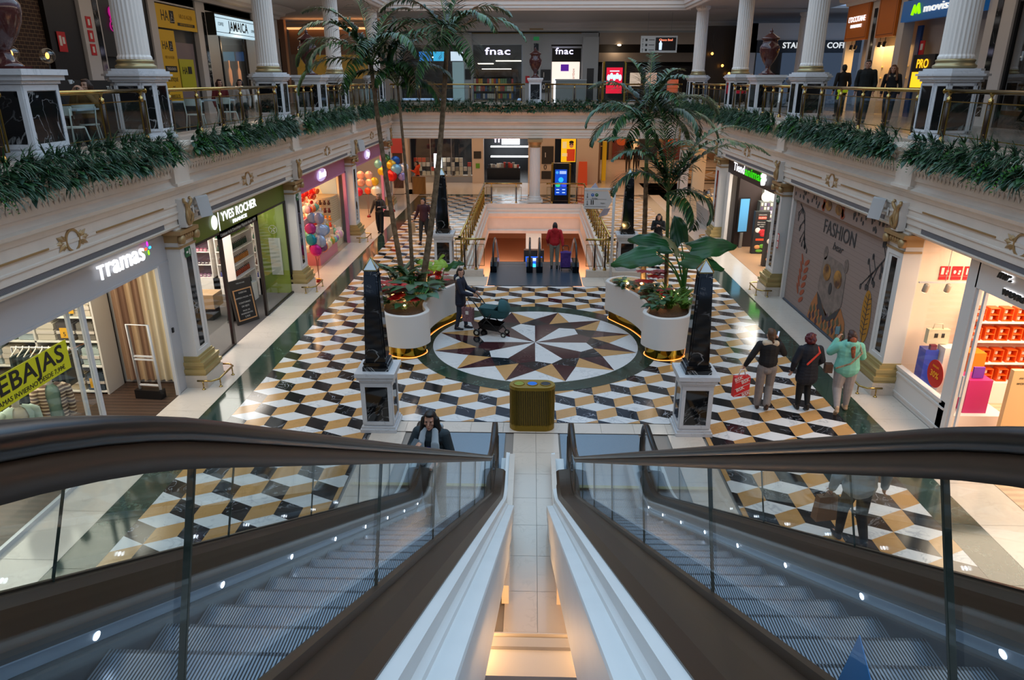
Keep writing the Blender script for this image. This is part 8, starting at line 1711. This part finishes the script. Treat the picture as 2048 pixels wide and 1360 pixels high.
# woman on the escalator
p,hd,T=person('dark-haired woman with glasses and phone riding the left escalator',(-1.28,8.42,.585),-.2,1.66,'27343a','1a1a20','0e0908','101012',hairlen='long',vox=.008,topthick=1.1,arms={'R':((-.28,-.10,1.16),(-.12,-.30,1.34)),'L':((.26,-.02,1.14),(.14,-.22,1.08))},lean=.08,headturn=.1)
m=MB(); H0=Vector((0,-.068,1.585+.02))
for s in (-1,1): 
    pts=[(s*.033+.024*math.cos(a),-.125,1.603+.017*math.sin(a)) for a in [2*PI*i/12 for i in range(13)]]; m.tube(pts,.0028,4)
    m.tube([(s*.057,-.122,1.605),(s*.078,-.02,1.605)],.0025,4)
m.tube([(-.009,-.125,1.605),(.009,-.125,1.605)],.0025,4); m.build('glasses',BLK,p)
m=MB(); cap(m,(-.075,-.10,1.46),(-.10,-.185,1.30),.045,.045,(1.1,.4)); cap(m,(-.10,-.185,1.30),(-.09,-.20,1.02),.045,.05,(1.2,.35)); cap(m,(.075,-.10,1.46),(.10,-.185,1.30),.045,.05,(1.1,.4)); cap(m,(.10,-.185,1.30),(.10,-.20,1.02),.055,.055,(1.2,.35)); cap(m,(-.1,.04,1.46),(.1,.04,1.46),.05,.05); remesh(m,.009,mat('scarf_pale','aab4ba',.85),'scarf',p); m=MB(); cap(m,(0,-.13,1.22),(0,-.15,1.05),.05,.06,(1,.5)); remesh(m,.01,mat('top_blue','1a2ab0',.7),'blue_top',p)
o=MB().box((-.037,-.075,-.005),(.037,.075,.005)).build('phone',mat('phone_dark','2a3036',.3),loc=(-1.46,8.06,1.95)); o.rotation_euler=(.5,.2,-.3); tag(o,'phone held by the woman on the left escalator','phone')
# people farther away
person('woman in black holding her phone behind the right palm trunk',(4.72,26.6,0),-.2,1.62,'0d0d10','15151a','120c0a','111114',hairlen='long',arms={'L':((.24,-.08,1.13),(.06,-.24,1.28)),'R':((-.24,-.08,1.13),(-.06,-.24,1.26))},vox=.012)
person('figure in a pale blue jacket half hidden by the leaning palm trunk',(-4.05,31.2,0),PI,1.60,'5f6a78','3a3f48','2a2018','202024',vox=.013)
for i,(x,y,c,l) in enumerate(((6.9,53.0,'0e0e12','black jacket, left of the distant pair'),(7.45,53.2,'101014','black jacket, right of the distant pair'),(8.0,56.0,'14141c','dark clothes, farthest figure in the hall'))):
    person('distant person in '+l,(x,y,0),PI if i<2 else 0,1.74,c,'4a4038' if i<2 else '1a1c24','0e0a08','141414',vox=.016)
person('man in a dark zipped jacket walking on the right gallery',(10.2,23.6,5.04),-.5,1.80,'0c1416','1c2430','4a4038','14161a',build=1.12,vox=.011,lean=.12,legs={'L':((.10,-.10,.50),(.10,-.18,.09)),'R':((-.10,0,.48),(-.10,.2,.12))})
p,hd,T=person('woman with long brown hair and cream scarf on the right gallery',(10.85,23.3,5.04),-.6,1.66,'15151a','1a2230','7a4c2a','14141a',hairlen='long',vox=.011,lean=.12,collar='a8987c',legs={'L':((.10,-.08,.50),(.10,-.16,.09)),'R':((-.10,0,.48),(-.10,.16,.12))}); 
p,hd,T=person('man in black with a neon yellow vest at his waist, back turned, right gallery',(11.1,27.6,5.04),PI,1.74,'0b0b0d','1a1a1e','0e0a08','141414',vox=.012); m=MB(); cap(m,(-.12,.12,.86),(.12,.12,.86),.07,.07,(1,.6)); cap(m,(.1,.15,.85),(.14,.12,.6),.05,.04,(1,.6)); remesh(m,.012,mat('neon_yellow','c8e81c',.6,em=.1),'neon_vest',p)
p,hd,T=person('seated person in a grey woolly hat at the cafe behind the urn pedestal',(-9.05,13.9,5.04),1.2,1.70,'101216','101014','565a60','1a1a1a',sit=True,vox=.011,hairlen='curly',arms={'L':((.24,-.12,1.15),(.14,-.34,1.12)),'R':((-.24,-.12,1.15),(-.14,-.34,1.12))})
p,hd,T=person('seated person in a tan sweatshirt lifting a white cup at the cafe',(-8.62,14.45,5.04),-.1,1.66,'7a6238','15151a','4a2c1c','1a1a1a',sit=True,vox=.010,skin='c2967e',topthick=1.2,hairlen='bob',arms={'L':((.30,-.12,1.20),(.13,-.28,1.50)),'R':((-.30,-.12,1.20),(-.06,-.30,1.50))})
for i,(x,y,c,l,hc) in enumerate(((-10.0,24.0,'6a1a1c','red','3a1810'),(-9.45,24.3,'b8b0a8','pale','140e0c'))):
    person('seated person in a %s top at a cafe table before the coffee shop'%l,(x,y,5.04),.3 if i else .8,1.66,c,'15151a',hc,'1a1a1a',sit=True,vox=.013,hairlen='bob')
# lower escalators seen at the far opening
def lower_newel(x,lab):
    pass
t=thing('escalator','pair of dark escalators going down into the far opening','escalator',(.12,0,0),0)
MB().box((-1.55,22.45,.002),(1.55,24.9,.012)).build('floor_plate',mat('floor_plate_blue','4a5a68',.3,.5,noise_s=60,noise_a=.04),t)
for x in (-1.42,-.17,.17,1.42):
    m=MB(); v=[];f=[]; P=[(24.0,.22),(23.9,.4),(24.0,.72),(24.25,.95),(24.6,.97),(25.3,.97),(26.0,.70),(27.2,.0),(30.5,-2.0),(31.4,-2.42),(32.6,-2.42),(32.9,-2.7),(32.7,-3.0)]
    m.tube([(x,a,b) for a,b in P],.036,8); m.build('handrail',RUB,t)
    m=MB(); m.extr([(x-.006,a,b) for a,b in [(24.1,.25),(24.1,.7),(24.3,.92),(25.3,.93),(26.0,.66),(30.5,-2.04),(31.4,-2.46),(32.7,-2.46),(32.7,-3.1),(31.2,-3.1),(30.3,-2.7),(25.8,-.05),(25.3,.15)]],(.012,0,0)); m.build('glass_panel',GL,t)
    m=MB(); w=.11; m.extr([(x-w,a,b) for a,b in [(24.1,0.01),(24.02,.25),(24.2,.36),(25.0,.34),(25.9,.1),(30.4,-2.6),(31.2,-3.0),(32.8,-3.05),(32.8,-3.39),(30.9,-3.39),(30.2,-3.1),(25.6,-.5),(25.0,-.35)]],(2*w,0,0)); m.build('deck',mat('escalator_deck_black','15171a',.25,.6),t)
sp=None
for x in (-.8,.8):
    y=24.95
    while y<32.3:
        z=-.0 if y<25.5 else max(-3.38,-(y-25.5)*.58-.02)
        if sp is None: sp=MB().box((-.5,0,-.03),(.5,.4,0)).box((-.5,.37,-.24),(.5,.4,0)).build('step',[TREAD],t)
        else: o=sp.copy(); COL.objects.link(o); o.parent=t; sp_=o
        (sp if y==24.95 and x<0 else o).location=(x,y,z) ; y+=.4
